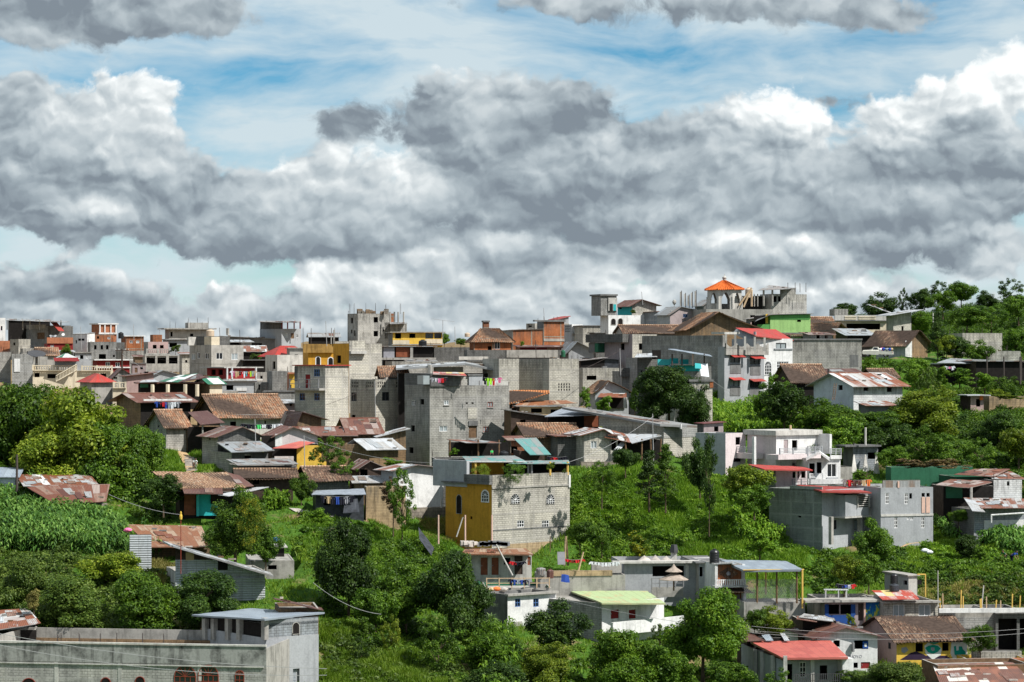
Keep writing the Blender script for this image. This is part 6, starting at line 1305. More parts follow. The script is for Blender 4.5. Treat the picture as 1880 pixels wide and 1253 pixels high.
b=B('hal','building','grey rendered hall with a flat roof heaped with sand piles and a dark open bay',1142,1146,1282,1034,1110,6,'smooth','smooth',w=[('v',1227,1046,58,25)],Y=271,dep=9)
b.fbox('roof_slab','R',1124,1284,1030,1034,-.5,.6,'concl'); b.rail('R',1192,1250,1062,1080,1.4,'steel',2,5); b.fbox('balcony_wall','R',1192,1250,1078,1096,1.3,1.5,'conc'); b.fbox('column','R',1258,1264,1036,1062,-.1,.2,'concl')
b=B('hal2','building','grey narrow rooms between the dark bay hall and the diamond brick house',1280,1283,1318,1034,1100,6,'smooth','conc',w=[('v',1286,1050,8,18),('Dr',1308,1048,7,24)],Y=270,dep=8,roof=('slab','concd',1.5,.4))
b=B('dia','house','house with a diamond patterned brick panel above white railings and columns',1312,1315,1362,1036,1170,12,'brick','white',Y=266,dep=9,w=[])
b.quad('parapet_roof',[(1310,1036,-.6),(1345,1034,-.6),(1345,1031,4),(1310,1032,4)],'zincd'); b.quad('parapet_roof',[(1342,1034,-.6),(1366,1048,-.6),(1366,1045,4),(1342,1031,4)],'zincd')
for x in (1312,1362): b.fbox('column','R',x-2,x+3,1036,1100,.2,.5,'white')
b.rail('R',1310,1362,1065,1075,1.0,'frame',1,14); b.fbox('balcony_slab','R',1306,1366,1075,1078,0,1.3,'white')
s0,z=b.at('R',1316,1082); s1,_=b.at('R',1376,1082); mb=MB(); sheet(mb,b.P('R',s0,b.at('R',1340,1086)[1],1.7),b.P('R',s1,b.at('R',1340,1086)[1],1.7),b.P('R',s1-.5,b.at('R',1340,1077)[1],.2),b.P('R',s0,b.at('R',1340,1077)[1],.2),'tilel'); mb.build('tile_eave',b.root)
b.fbox('maroon_room','R',1347,1358,1092,1120,.02,.1,'mauve'); b.fbox('lower_column','R',1358,1364,1088,1160,.8,1.1,'white'); b.fbox('lower_slab','R',1350,1376,1128,1136,.0,1.6,'concl')
mb=MB()
for k in range(5):      # raised brick diamonds and round medallion
    r_=1+k*1.0
    for (a0,a1) in ((0,1),(1,2),(2,3),(3,0)):
        c=[(1337+r_*4.2,1053),(1337,1053-r_*2.6),(1337-r_*4.2,1053),(1337,1053+r_*2.6)]; p=b.at('R',*c[a0]); q=b.at('R',*c[a1]); 
        if r_*4.2<21 : mb.tube(b.P('R',p[0],p[1],.03),b.P('R',q[0],q[1],.03),.06,'tiled',n=4)
p=b.at('R',1337,1052); mb.lathe(b.P('R',p[0],p[1]-.1,.1),[(.05,-.2),(.2,-.1),(.22,.1),(.05,.25)],'mgrey',10); mb.build('diamond_relief',b.root)
b=B('cnz','canopy','open canopy with a zinc roof on yellow posts over chain link fencing',1362,1366,1478,1106,1125,6,'conc','conc',Y=262,dep=4,cat='canopy',w=[],par=.1)
b.quad('roof',[(1365,1047,-.5),(1474,1046,-.5),(1442,1030,9),(1322,1028,9)],'zincb',th=.2); b.fbox('yellow_edge','R',1362,1474,1045.5,1047,.5,.65,'ywood')
for x,y,dy,m_ in ((1390,1108,.2,'wood'),(1406,1092,6,'ywood'),(1426,1108,.2,'wood'),(1463,1108,.2,'wood'),(1473,1117,-.6,'ywood')): b.post('post',x,1046,y,dy,.09,m_)
mb=MB()
for k in range(-14,36):
    x=1366+k*3.2
    for sgn in (1,-1):
        p=[x,1064]; q=[x+sgn*26,1108]; 
        lo,hi=(1366,1463)
        def cl(x0,y0,x1,y1):
            if x0>x1: x0,y0,x1,y1=x1,y1,x0,y0
            if x1<lo or x0>hi: return None
            if x0<lo: y0+=(y1-y0)*(lo-x0)/(x1-x0); x0=lo
            if x1>hi: y1=y0+(y1-y0)*(hi-x0)/(x1-x0); x1=hi
            return x0,y0,x1,y1
        c=cl(*p,*q)
        if c: mb.tube(W(c[0],c[1],262.2),W(c[2],c[3],262.2),.016,'steel',n=3)
o=mb.build('chain_link_fence'); tag(o,'diamond chain link fence strung between posts under the zinc canopy','fence')
b=B('blu','house','blue and pink fronted house with a blue yellow mural and flat cluttered roof',1508,1514,1621,1104,1160,6,'mauve','conc',w=[('v',1529,1119,24,18),('v',1553,1119,20,18),('Dk',1580,1124,9,32)],Y=262,dep=8)
b.fbox('roof_slab','R',1476,1624,1100,1104,-2,.7,'conc'); b.fbox('blue_wall','R',1514,1568,1130,1146,.02,.12,'bluep'); b.fbox('blue_curtain','R',1514,1521,1110,1130,.02,.1,'bluep'); b.fbox('blue_curtain','R',1562,1570,1110,1130,.02,.1,'bluep')
b.fbox('mural','R',1588,1621,1105,1146,.02,.14,'mural'); b.fbox('corner_post','R',1585,1588,1104,1150,.1,.3,'pinkpost')
b=B('blw','house','pale block house with two curtained windows between mural and maize slope',1619,1622,1722,1106,1160,8,'blockl','conc',w=[('nc',1650,1121,21,21),('nc',1697.5,1121,22,21)],Y=261,dep=8)
b.fbox('roof_slab','R',1618,1724,1103.5,1107,-.3,.6,'conc')
b.quad('patchwork_roof',[(1620,1101,-1),(1688,1100,-1),(1672,1084,6),(1600,1084,6)],'multi')
b=B('smh','house','small plastered hut above the patchwork roof beside a bent yellow pipe',1650,1668,1684,1058,1100,20,'concl','smooth',w=[('v',1662,1070,7,8,'L')],Y=268,dep=5,roof=('slab','conc',1,.2))
mb=MB(); mb.tube(W(1684,1055,266),W(1699,1055,266),.06,'ywood'); mb.tube(W(1699,1055,266),W(1699,1096,266),.06,'ywood'); o=mb.build('bent_pipe'); tag(o,'bent yellow pipe standing beside the small plastered hut','pipe')
b=B('whg','house','white gabled house with lettering on its wall and a rusty roof slope',1448,1500,1611,1168,1240,10,'white','white',('gy','rustd',16,.6,.46),Y=248,dep=12,w=[('v',1536,1182,12,12),('v',1581,1184,26,16),('v',1567,1222,16,10),('Dr',1589,1222,17,12)])
b=B('por','house','house with a sun bleached red sheet roof and white pillared porch',1384,1437,1557,1213,1290,10,'smooth','smooth',Y=236,dep=14,w=[('g',1474,1230,12,28),('v',1512,1235,14,26),('v',1450,1235,10,32)])
b.quad('roof',[(1437,1208,-2.5),(1557,1207,-1),(1525,1176,12),(1378,1178,11)],'redl',th=.18); b.fbox('fascia','R',1436,1546,1207,1210,1.6,1.75,'concl')
for x,dy in ((1386,8),(1398,6),(1418,2),(1441,-2.6),(1491,-1)): 
    p=W(x-2.5,1290,b.Y+dy); mb=MB(); mb.box(p,(.32,0,0),(0,.32,0),(0,0,(1290-1206)/F*b.Y if x>1430 else (1290-1190-(x-1386)*.4)/F*b.Y),'concl'); mb.build('pillar',b.root)
b.rail('R',1446,1540,1238,1262,2.0,'framed',2,26,'railing',.02); b.fbox('white_room','R',1537,1557,1208,1260,.1,1.6,'white')
b=B('mur','house','tile roofed house with a dusty pink side and yellow mural front',1598,1646,1776,1174,1235,10,'yellow','pink',w=[('v',1688,1189,14,16),('v',1736,1188,12,15),('nd',1633,1186,5,12,'L')],Y=250,dep=11)
b.mur=b
mb=MB(); P_=lambda x,y,dy: W(x,y,b.Y+dy)
# tile roof drawn on its own slopes: eave over the mural, ridge behind
s=b.len['R']; zt=b.zt; rz=b.zpx(31)
def LL(a,c,z): return b.L(a,c,z)
dd=b.d
sheet(mb,LL(-.5,-.7,zt-.15),LL(s+.6,-.7,zt-.15),LL(s+.6,dd/2,zt+rz),LL(-.5,dd/2,zt+rz),'tiled',seed=11); sheet(mb,LL(s+.6,dd+.6,zt-.15),LL(-.5,dd+.6,zt-.15),LL(-.5,dd/2,zt+rz),LL(s+.6,dd/2,zt+rz),'tiled',seed=12)
for a,fl in ((0,1),(s,0)):
    mb.face([LL(a,0,zt),LL(a,dd,zt),LL(a,dd/2,zt+rz-.05)],'pink')
mb.build('roof',b.root)
def facepoly(b,name,face,pts,mat,out,parent=None):
    mb=MB(); q=[]
    for (x,y) in pts:
        s_,z_=b.at(face,x,y); q.append(b.P(face,s_,z_,out))
    mb.face(q,mat); return mb.build(name,parent or b.root)
# painted mural on the yellow wall (a flat painting): green eye, white blaze, dark ground, green standing figure
mu=[('mdark',[(1652,1212),(1672,1199),(1682,1196),(1700,1204),(1738,1204),(1748,1212)],.010),('mwhite',[(1697,1186),(1704,1180),(1712,1184),(1722,1184),(1729,1192),(1727,1203),(1718,1208),(1713,1212),(1706,1206),(1699,1200)],.016),
 ('mteal',[(1698,1190),(1704,1186),(1713,1184),(1722,1186),(1727,1191),(1722,1197),(1713,1201),(1704,1198)],.022),('mgrey',[(1709,1189),(1715,1189),(1716,1194),(1712,1196),(1709,1193)],.028),
 ('mteal',[(1706,1175),(1723,1175),(1723,1181),(1715,1183),(1707,1181)],.022),('mwhite',[(1747,1176),(1775,1176),(1776,1212),(1750,1212),(1745,1200)],.012),
 ('mteal',[(1751,1187),(1755,1186),(1756,1195),(1760,1194),(1760,1187),(1766,1187),(1768,1193),(1773,1197),(1772,1212),(1758,1212),(1757,1205),(1752,1202)],.020),('mgrey',[(1655,1190),(1664,1188),(1668,1194),(1660,1200),(1655,1197)],.012)]
for m_,pts,o_ in mu: facepoly(b,'mural_patch','R',pts,m_,o_)
def text(b,txt,face,px,py,hpx,mat,out=.02,name='lettering',bold=0):
    cu=bpy.data.curves.new(name,'FONT'); cu.body=txt; cu.size=hpx/F*b.Y*1.4; cu.extrude=.004; cu.align_x='CENTER'; cu.align_y='CENTER'; cu.offset=bold
    o=bpy.data.objects.new(name,cu); COL.objects.link(o); s_,z_=b.at(face,px,py); p=b.P(face,s_,z_,out); d=b.dir[face]
    o.rotation_euler=(math.pi/2,0,math.atan2(d.y,d.x)); o.location=p-Vector(b.root.location); o.parent=b.root; cu.materials.append(MT(mat))
    bpy.context.view_layer.update(); dg=bpy.context.evaluated_depsgraph_get(); me=bpy.data.meshes.new_from_object(o.evaluated_get(dg)); n=bpy.data.objects.new(name,me); n.location=o.location.copy(); n.rotation_euler=o.rotation_euler.copy(); COL.objects.link(n); n.parent=b.root
    if not me.materials: me.materials.append(MT(mat))
    bpy.data.objects.remove(o); return n
text(b,'DLY','R',1654,1181,7,'mdark')
text(BS['whg'],'PUOYO','R',1570,1206,5.5,'mgrey')
bl=BS['whg']; bl.fbox('window_sticker','R',1584,1594,1178,1191,-.05,.03,'bluep'); o=bl.fbox('sticker_disc','R',1587,1591,1182,1188,.03,.05,'mwhite')
bl.fbox('vent_pipe','R',1563,1566,1180,1197,.1,.5,'steel')
text(BS['hal2'],'','R',1300,1050,2,'mdark') if False else None
b=B('rsb','shed','long rusty sheet roof with pale streaks in the bottom right corner',1712,1722,1890,1222,1260,8,'wood','wood',Y=238,dep=5,w=[])
b.quad('roof',[(1728,1262,-8),(1900,1256,-8),(1860,1216,3),(1712,1220,2)],'rusts',seed=4)
b=B('ylw','building','yellow walled building with an orange edge above the bottom right rust roof',1776,1780,1890,1213,1250,4,'yellow','yellow',Y=246,dep=5,w=[]); b.fbox('orange_edge','R',1778,1890,1209,1213,-.2,.4,'orangep')
B('lwl','wall','low pale block wall left of tangled cables in the lower right',1782,1786,1876,1197,1215,4,'blockl','conc',Y=250,dep=.6,cat='wall',w=[])
b=B('ucn','building','dark open construction frame under a white parapet at the right edge',1824,1828,1890,1126,1200,4,'blockd','blockd',w=[('v',1850,1165,34,58),('v',1880,1165,16,58)],Y=257,dep=9)
b.fbox('white_parapet','R',1722,1890,1117,1125,.3,.55,'white')
b=B('ucl','building','grey block wall section under the white parapet left of the dark construction frame',1750,1754,1829,1125,1200,5,'conc','blockd',Y=257.5,dep=8,w=[]); b.fbox('lower_blocks','R',1754,1828,1134,1156,.0,.05,'blockg')
b=BS['ucn']; rr=random.Random(3); rf=random.Random(8)
for x in (1726,1731,1764,1768,1800,1802,1811,1828,1837,1858,1872):
    h=rf.uniform(12,32); b.post('formwork_post',x,1116-h,1118,1.5+rf.uniform(0,3),.06,'woodl' if x%2 else 'ywood',rf.uniform(-1,1.5))
# bottom left
b=B('bl0','building','large bare concrete building with arched red iron windows along the bottom left edge',-60,-55,489,1182,1300,-9,'block','conc',w=[('arx',53,1253,26,14),('arx',194,1252,17,14),('arx',257,1250,16,14),('aro',340,1243,38,40),('aro',382.5,1242,36,40),('aro',440,1245,15,26)],Y=225.5,dep=14,ext=4,par=1.4)
b.fbox('stained_band','R',-55,489,1184,1217,.02,.06,'concs')
for x in (100,217,363): b.fbox('pier','R',x,x+7,1190,1300,.0,.03,'concl')
b.fbox('coping','R',-55,489,1180,1183,-.2,.15,'concl'); b.fbox('ledge','R',0,485,1220,1222,.0,.12,'concl')
b.fbox('back_parapet','R',-50,380,1174,1184,-13,-12.8,'adobe')
b.rods([32,106,112,146,184,214,262,300,345],1164,1184,6)
b=B('bl1','building','corner block of the bare concrete building with a blue sheet roofed loggia',372,487,585,1172,1300,36,'smooth','concd',w=[('v',544,1244,12,32),('v',545,1152,12,22)],Y=228,ext=4)
B('bl1b','building','loggia storey with square pillars under a blue sheet roof',374,487,584,1146,1172,36,'blockb','void',Y=228.3,w=[('axx',543,1153,12,22)],par=.05)
b=BS['bl1b']; b.quad('roof',[(486,1137,-1.6),(596,1124.5,6),(462,1117,15.6),(352,1129,8)],'zincb',th=.14); b.fbox('upper_wall','R',487,584,1136,1147,-.2,.0,'blockb')
for x in (378,394,420,441,487): 
    s_,z_=b.at('L',x,1170); mb=MB(); mb.box(b.P('L',s_,b.at('L',x,1174)[1],.0),b.dir['L']*.55,b.n['L']*.4,(0,0,(1174-1134)/F*b.Y),'conc'); mb.build('pillar',b.root)
b=B('bl2','shed','brown plank shed under a long slanting roof beam behind the blue sheet roof',507,511,585,1118,1150,8,'adobe','adobe',Y=236,dep=6,w=[('D',549,1119,20,10)])
b.quad('roof',[(505,1100,-1),(594,1121,-1),(590,1116,5),(500,1097,5)],'rustd')
b=B('bl3','shed','rusty and blue grey sheet roofed hut at the lower left edge',-20,-16,66,1158,1185,8,'void','void',Y=237,dep=7,w=[])
b.quad('roof',[(-20,1159,-2),(75,1144,-1),(52,1117,6),(-20,1121,6)],'rustw')
b=B('lfh','house','grey walled house with two overlapping rust patched sheet roofs beside the maize',100,186,197,925,965,60,'stone','smooth',Y=283,dep=17,w=[])
b.quad('roof',[(43,893,-1),(181,890,2),(165,871,9),(27,871,8)],'rustw',seed=2); b.quad('roof',[(100,925,-4),(195,921,-1),(202,889,1.5),(45,892,-.5)],'rust',seed=6)
mb=MB(); mb.face([W(64,872,290.8),W(76,872,290.8),W(93,890,283.4),W(80,891,283.4)],'white'); mb.build('white_sheet',b.root); b.fbox('fascia','L',120,192,921,924,.2,.35,'zincl')
B('lfw','house','white wall house under a blue grey roof at the left edge behind the maize',-20,-16,28,875,930,6,'whiteb','white',('sf','zincb',11,.5),Y=287,dep=6,w=[])
b=B('trq','house','turquoise fronted house under a pale ribbed clay tile roof',320,330,440,904,950,10,'void','woodd',Y=284,dep=8,w=[])
b.quad('roof',[(325,895,-1.6),(452,895,-1),(416,867,8),(278,867,8)],'tilel',th=.12); b.quad('porch_roof',[(338,906,-3.2),(410,907,-3),(408,896,-1.2),(334,896,-1.2)],'rustd')
b.quad('end_roof',[(440,895,-1.2),(466,892,0),(440,873,7),(418,868,8)],'rust'); b.quad('zinc_awning',[(400,908,-3),(420,911,-3),(494,894,1),(470,895,1)],'zincl')
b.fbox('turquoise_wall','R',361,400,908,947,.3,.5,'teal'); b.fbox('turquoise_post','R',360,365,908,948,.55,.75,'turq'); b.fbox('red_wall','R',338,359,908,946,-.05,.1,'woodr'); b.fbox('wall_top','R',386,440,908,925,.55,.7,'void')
mb=MB(); q=[W(350,879,289.5),W(355,879,289.4),W(364,890,286.2),W(358,891,286.2)]; mb.face([p+Vector((0,-.3,.1)) for p in q],'white'); mb.build('skylight',b.root)
b=B('rs5','shed','orange brown rusted sheet roof over a low hut with maize in front',240,246,385,1000,1030,6,'adobe','woodd',Y=266,dep=8,w=[])
b.quad('roof',[(278,1004,-3),(388,1004,-2),(370,966,7),(232,963,7)],'rusto',th=.1); b.fbox('ridge_cap','R',248,385,1003,1006,.2,.4,'zincl')
b=B('zsc','screen','short fence of horizontal corrugated zinc sheets amid maize plants',236,238,278,982,1026,6,'zinch','zinch',Y=259,dep=.2,cat='fence',w=[],par=.02)
b=B('zhs','house','zinc sheet house with a long white roof edge sloping down to the right',306,322,486,1051,1075,14,'zinch','concl',Y=252,dep=7,w=[])
b.quad('roof',[(312,1000,-1.5),(502,1057,-.5),(496,1051,5),(298,993,5)],'zincl',th=.16)
b.fpoly('upper_wall','R',[(322,1029),(410,1029),(322,1004)],'woodd',.01); b.fpoly('sheet_wall','R',[(322,1053),(486,1053),(486,1050),(410,1028),(322,1028)],'zinch',.02); b.fbox('curtain','R',341,356,1014,1029,.02,.06,'clt'); b.fbox('dark_window','R',400,418,1030,1047,.02,.06,'void'); b.fbox('lower_sheet','R',400,486,1062,1105,.1,.25,'zinch')
B('flt','building','low flat roofed concrete building right of the yellow blossom tree',452,458,540,1030,1062,8,'conc','conc',Y=262,dep=9,w=[('v',500,1042,16,8)],par=.05)
b=B('ct1','shed','small dark store with posts under a slab right of the flat concrete building',502,505,522,1006,1030,8,'void','conc',('slab','concl',1.2,.3),Y=268,dep=4)
# odd low roofs in the lower right
b=B('oth','shed','crumpled white and rust sheet roof on posts beside the zinc canopy',1470,1474,1535,1140,1165,6,'void','woodd',Y=252,dep=5,w=[])
b.quad('roof',[(1466,1133,-1),(1530,1141,-1),(1528,1135,4),(1476,1126,4)],'zincl',seed=12); b.quad('under_roof',[(1462,1136,-2),(1500,1142,-2),(1500,1136,2),(1464,1131,2)],'rust')
b=B('oth2','shed','dark shed with tilted pale sheets left of the red porch roof',1368,1372,1450,1172,1200,6,'void','woodd',Y=248,dep=5,w=[])
b.quad('tilted_sheet',[(1406,1176,-2),(1420,1176,-2),(1412,1164,2),(1398,1166,2)],'zincb'); b.quad('tilted_sheet',[(1440,1176,-2),(1450,1176,-2),(1440,1162,2),(1432,1163,2)],'zincl'); b.quad('dark_roof',[(1360,1178,-2),(1405,1176,-2),(1385,1166,2),(1362,1160,2)],'rustd')
# ================================================================ ground: one sheet from the valley under the camera to the horizon
def terrain():
    xs = np.concatenate([[-6000, -3000, -1500, -800, -450, -260], np.arange(-170, 170.1, 1.1), [260, 450, 800, 1500, 3000, 6000]])
    ys = np.concatenate([[-800, -300, -100, 0, 60, 120, 170, 200], np.arange(215, 400, 1.1), np.arange(400, 660, 3.0), [700, 760, 900, 1200, 1800, 3000, 5000, 9000]])
    X, Y = np.meshgrid(xs, ys); Z = gz(X.ravel(), Y.ravel()).reshape(X.shape)
    nx, ny = len(xs), len(ys); V = np.stack([X, Y, Z], -1).reshape(-1, 3).astype(np.float32)
    i = np.arange((nx - 1) * (ny - 1)); r, c = i // (nx - 1), i % (nx - 1); a = r * nx + c
    Fc = np.stack([a, a + 1, a + nx + 1, a + nx], 1).astype(np.int32)
    me = bpy.data.meshes.new('hillside_ground'); me.vertices.add(len(V)); me.vertices.foreach_set('co', V.ravel()); me.loops.add(Fc.size); me.loops.foreach_set('vertex_index', Fc.ravel())
    me.polygons.add(len(Fc)); me.polygons.foreach_set('loop_start', np.arange(0, Fc.size, 4, dtype=np.int32)); me.update(calc_edges=True)
    me.polygons.foreach_set('use_smooth', [True] * len(Fc))
    m, N = newmat('grassy_earth'); g = N.n('ShaderNodeNewGeometry').outputs['Position']
    a = N.noise(g, .16, 6, .62); f = N.noise(g, 2.5, 5, .65)
    col = N.ramp(f, [(.25, (.022, .055, .008)), (.5, (.05, .115, .014)), (.75, (.10, .18, .025))])
    soil = N.ramp(f, [(.2, (.12, .085, .045)), (.8, (.30, .22, .12))])
    px_ = N.n('ShaderNodeSeparateXYZ', {0: g}); town = N.m('MULTIPLY', N.mr(px_.outputs[1], 338, 350), N.mr(px_.outputs[0], 30, 12))
    bank = N.m('MULTIPLY', N.m('MULTIPLY', N.mr(px_.outputs[0], 38, 42), N.mr(px_.outputs[1], 280, 273)), N.mr(N.noise(g, .5, 5, .6), .42, .52))
    dry = N.m('MAXIMUM', bank, N.m('MAXIMUM', N.mr(a, .55, .64), town)); col = N.mix(dry, col, soil); mats = finish(m, N, col, .95, f, .6, .1, bdist=.15); me.materials.append(mats)
    o = bpy.data.objects.new('hillside_ground', me); COL.objects.link(o); tag(o, None, None, kind='structure')
terrain()
def ribbon(name, pts, wpx, mat, up=.12):
    """path that follows the ground: picture points of its middle line"""
    mb = MB(); P = []
    for (x, y, w) in pts:
        Y = yg(x, y); X = (x - CX) / F * Y; P.append((X, Y, w / F * Y / 2))
    q = []
    for (a, b) in zip(P, P[1:]):
        for k in range(6):
            t = k / 6; q.append(tuple(a[i] * (1 - t) + b[i] * t for i in range(3)))
    q.append(P[-1]); rows = []
    for (x, y, w) in q: rows.append([Vector((x + s * w, y, float(gz(np.array(x + s * w), np.array(y))) + up)) for s in (-1, -.33, .33, 1)])
    for a, b in zip(rows, rows[1:]):
        for i in range(3): mb.face([a[i], a[i + 1], b[i + 1], b[i]], mat)
    o = mb.build(name); tag(o, None, None, kind='structure'); return o
ribbon('dirt_path', [(350, 868, 16), (346, 850, 18), (338, 838, 22), (322, 826, 30), (303, 818, 18), (315, 811, 14)], 0, 'soil')
ribbon('dirt_track', [(1690, 1004, 8), (1668, 1008, 10), (1650, 1014, 8)], 0, 'soil')
ribbon('bare_bank', [(10, 1013, 18), (60, 1012, 22), (78, 1010, 10)], 0, 'soil')
ribbon('earth_patch', [(560, 935, 60), (600, 955, 60), (640, 965, 30)], 0, 'rubble')
ribbon('dry_yard', [(800, 985, 30), (830, 985, 60), (872, 990, 40)], 0, 'soil')
# stone steps where the person climbs
for k in range(8):
    px, py = 347 + k * .6, 844 + k * 3.2; Yk = yg(350, 844 + k * 3.2); mb = MB(); mb.box(W(px - 9, py, Yk), ((18 + k) / F * Yk, 0, 0), (0, .8, 0), (0, 0, .28), 'rubble')
    o = mb.build('stone_step'); tag(o, 'pale stone step of the stair path below the clay tile house', 'step', 'steps of the dirt stair path')
# ================================================================ things on roofs and in yards
def tank(px, py, wpx, hpx, Y, mat, label, name='water_tank'):
    s = Y / F; r = wpx * s / 2; h = hpx * s; p = W(px, py, Y); root = empty(name, p, label, 'water tank')
    mb = MB(); prof = [(r * .96, 0), (r, h * .05)]
    for k in range(4): z = h * (.12 + .17 * k); prof += [(r, z), (r * .95, z + h * .02), (r, z + h * .04)]
    prof += [(r, h * .78), (r * .8, h * .88), (r * .42, h * .94)]
    mb.lathe(p, prof, mat, 18); mb.build('tank_body', root, False)
    mb = MB(); mb.lathe(p + Vector((0, 0, h * .93)), [(r * .40, 0), (r * .40, h * .06), (r * .1, h * .08)], mat, 14); mb.build('lid', root); return root
tank(1311.5, 1035, 18, 27, 268, 'black', 'tall black ribbed water tank on the roof left of the zinc canopy')
tank(1641.5, 1072, 14, 19, 268, 'black', 'black water tank on the rooftop above the patchwork sheets')
tank(925, 846, 17, 18, 301, 'black', 'black water tank beside the teal roof terrace')
tank(1375, 547, 14, 19, 436, 'beige', 'beige water tank on a concrete stand right of the orange tile pavilion')
tank(1276, 607, 15, 18, 408, 'beige', 'beige water tank on the ridge clay tile roof')
tank(386, 618, 15, 13, 470, 'beige', 'beige water tank on the white roof box of the left skyline')
tank(1415, 560, 17, 15, 438, 'beige', 'round topped beige water tank inside the unfinished frame building')
tank(222, 622, 10, 12, 540, 'black', 'dark round water tank on the far left skyline roofs')
tank(776, 640, 15, 16, 440, 'black', 'small black water tank in front of the yellow balcony building')
tank(1034, 656, 8, 13, 400, 'greenp', 'small green drum on the dark parapet of the pale corner building')
tank(858, 619, 10, 8, 450, 'beige', 'small round beige tank left of the tile roofed brick house')
tank(993, 1055, 18, 13, 268, 'zincd', 'grey galvanised drum on the cluttered terrace')
tank(1010, 1062, 13, 17, 267, 'rustd', 'rusted dark barrel on the cluttered terrace')
tank(1642, 1086, 18, 14, 266, 'tarpd', 'dark plastic wrapped drum under the black rooftop tank')
def laundry(label, xs, y, Y, hpx, mats, seed=1, cat='laundry', rope=True):
    """a clothes line: each garment a cloth of its own on the line"""
    rnd = random.Random(seed); s = Y / F; x0, x1 = xs; root = empty('clothes_line', W(x0, y, Y), label, cat); mb = MB()
    N_ = 10; pt = lambda t: W(x0 + (x1 - x0) * t, y, Y) - Vector((0, 0, .12 * math.sin(math.pi * t)))
    for i in range(N_): mb.tube(pt(i / N_), pt((i + 1) / N_), .015, 'cab', n=4)
    mb.build('line', root); n = len(mats)
    for i, m_ in enumerate(mats):
        t0 = (i + .08) / n; t1 = (i + rnd.uniform(.75, .97)) / n; L_ = (x1 - x0) * s * (t1 - t0); h = hpx * s * rnd.uniform(.6, 1.05); mb = MB(); p = pt(t0); q = pt(t1); K = 5; rows = []
        for j in range(5):
            w = j / 4; sl = 1 - .12 * w * rnd.random(); rows.append([p.lerp(q, .5 + (k / K - .5) * sl) + Vector((0, .07 * math.sin(k * 2.1 + i) * w, -h * w + (.04 * math.sin(k * 3 + i) if j == 4 else 0))) for k in range(K + 1)])
        for a, c in zip(rows, rows[1:]):
            for k in range(K): mb.face([a[k], a[k + 1], c[k + 1], c[k]], m_)
        nm = 'shirt' if L_ < .9 else 'sheet'
        if L_ < .9:
            for sg, e in ((-1, rows[0][0]), (1, rows[0][-1])):
                v = Vector((sg * .18, 0, -.28)); mb.face([e, e + Vector((0, 0, -.2)), e + v + Vector((0, 0, -.06)), e + v + Vector((0, 0, .12))], m_)
        mb.build(nm, root)
    return root
laundry('many coloured laundry on the white porch of the dark red house', (424, 470), 681, 383, 11, ['clw', 'clp', 'clt', 'clt', 'clk', 'clr', 'clw', 'turq', 'clr', 'cly', 'zincb', 'clt'], 2)
laundry('blue and white clothes in the dark porch under the long rusted roof', (286, 330), 737, 343, 13, ['clb', 'clk', 'clr', 'clb', 'zincb', 'clw', 'clw', 'mgrey'], 3)
laundry('black green and white clothes behind the sooty gabled block house', (443, 518), 778, 333, 9, ['clk', 'clk', 'clk', 'clg', 'clw', 'clk', 'clw', 'clw'], 4)
laundry('neon yellow and red clothes on the roof of the middle block tower', (888, 920), 693, 330, 14, ['clk', 'cly', 'cly', 'clr', 'clw', 'clp'], 5)
laundry('dark and pink clothes by the glass box on the middle block tower', (791, 822), 693, 329.5, 9, ['mgrey', 'clw', 'clp', 'clr', 'clk'], 6)
laundry('row of white cloths along the roof edge of the mustard terrace', (1084, 1136), 1031, 269, 8, ['clw'] * 8, 7)
laundry('blue shorts and dark trousers on the cluttered terrace rail', (935, 975), 1063, 263, 12, ['clk', 'clb', 'zincb', 'clb', 'clk', 'mgrey'], 8)
laundry('red and black clothes in front of the plank doors', (937, 964), 1030, 273.6, 9, ['clr', 'clk', 'clk'], 9)
laundry('bright red cloths on the terrace post above the mustard edge', (1038, 1072), 1026, 270, 7, ['clr', 'woodr', 'clr', 'clr'], 10)
laundry('dark trousers and pale shirt behind the blue pink house roof', (1536, 1570), 1072, 268, 9, ['clk', 'clk', 'clb', 'clw', 'clr'], 11)
laundry('dark clothes hung on the wall of the tarpaulin shack', (590, 650), 910, 287.5, 15, ['clk', 'clt', 'clk', 'clb', 'clk', 'mgrey', 'clk'], 12)
laundry('blankets in grey red and orange on the parapet left of the lattice window building', (1547, 1600), 880, 297, 13, ['zincd', 'clr', 'rustd', 'rustd', 'clt', 'clo'], 13)
laundry('white and blue cloths along the low wall of the far left terrace houses', (92, 103), 615, 565, 5, ['clw', 'zincb', 'clw'], 14)
laundry('pink and dark clothes under the trees beside the yellow wall house', (1005, 1040), 838, 306, 10, ['clk', 'clr', 'clk', 'clk'], 15)
laundry('white bundles hung below the open zinc shed on the right hillside', (1735, 1752), 672, 376, 7, ['clw', 'clp', 'clw'], 16)
# satellite dishes
def dish(px, py, wpx, Y, mat, label, tilt=.3):
    r = wpx / F * Y / 2; p = W(px, py, Y); root = empty('satellite_dish', p, label, 'satellite dish'); mb = MB()
    prof = [(r * k / 6, .35 * r * (k / 6) ** 2) for k in range(7)]; mb.lathe(p, prof, mat, 24); ob = mb.build('dish', root); ob.rotation_euler = (tilt, .12, 0)
    mb = MB(); mb.tube(p - Vector((0, 0, r * .75)), p, .07, 'iron'); mb.tube(p - Vector((r * .4, 0, r * .8)), p + Vector((-r * .3, 0, r * .05)), .04, 'iron'); mb.build('mast', root)
dish(67, 655, 34, 415, 'framed', 'big black mesh satellite dish beside the cream terrace house', .35)
dish(116, 615, 6, 560, 'white', 'tiny white satellite dish on the dark grey rooftop at the left', 1.1)
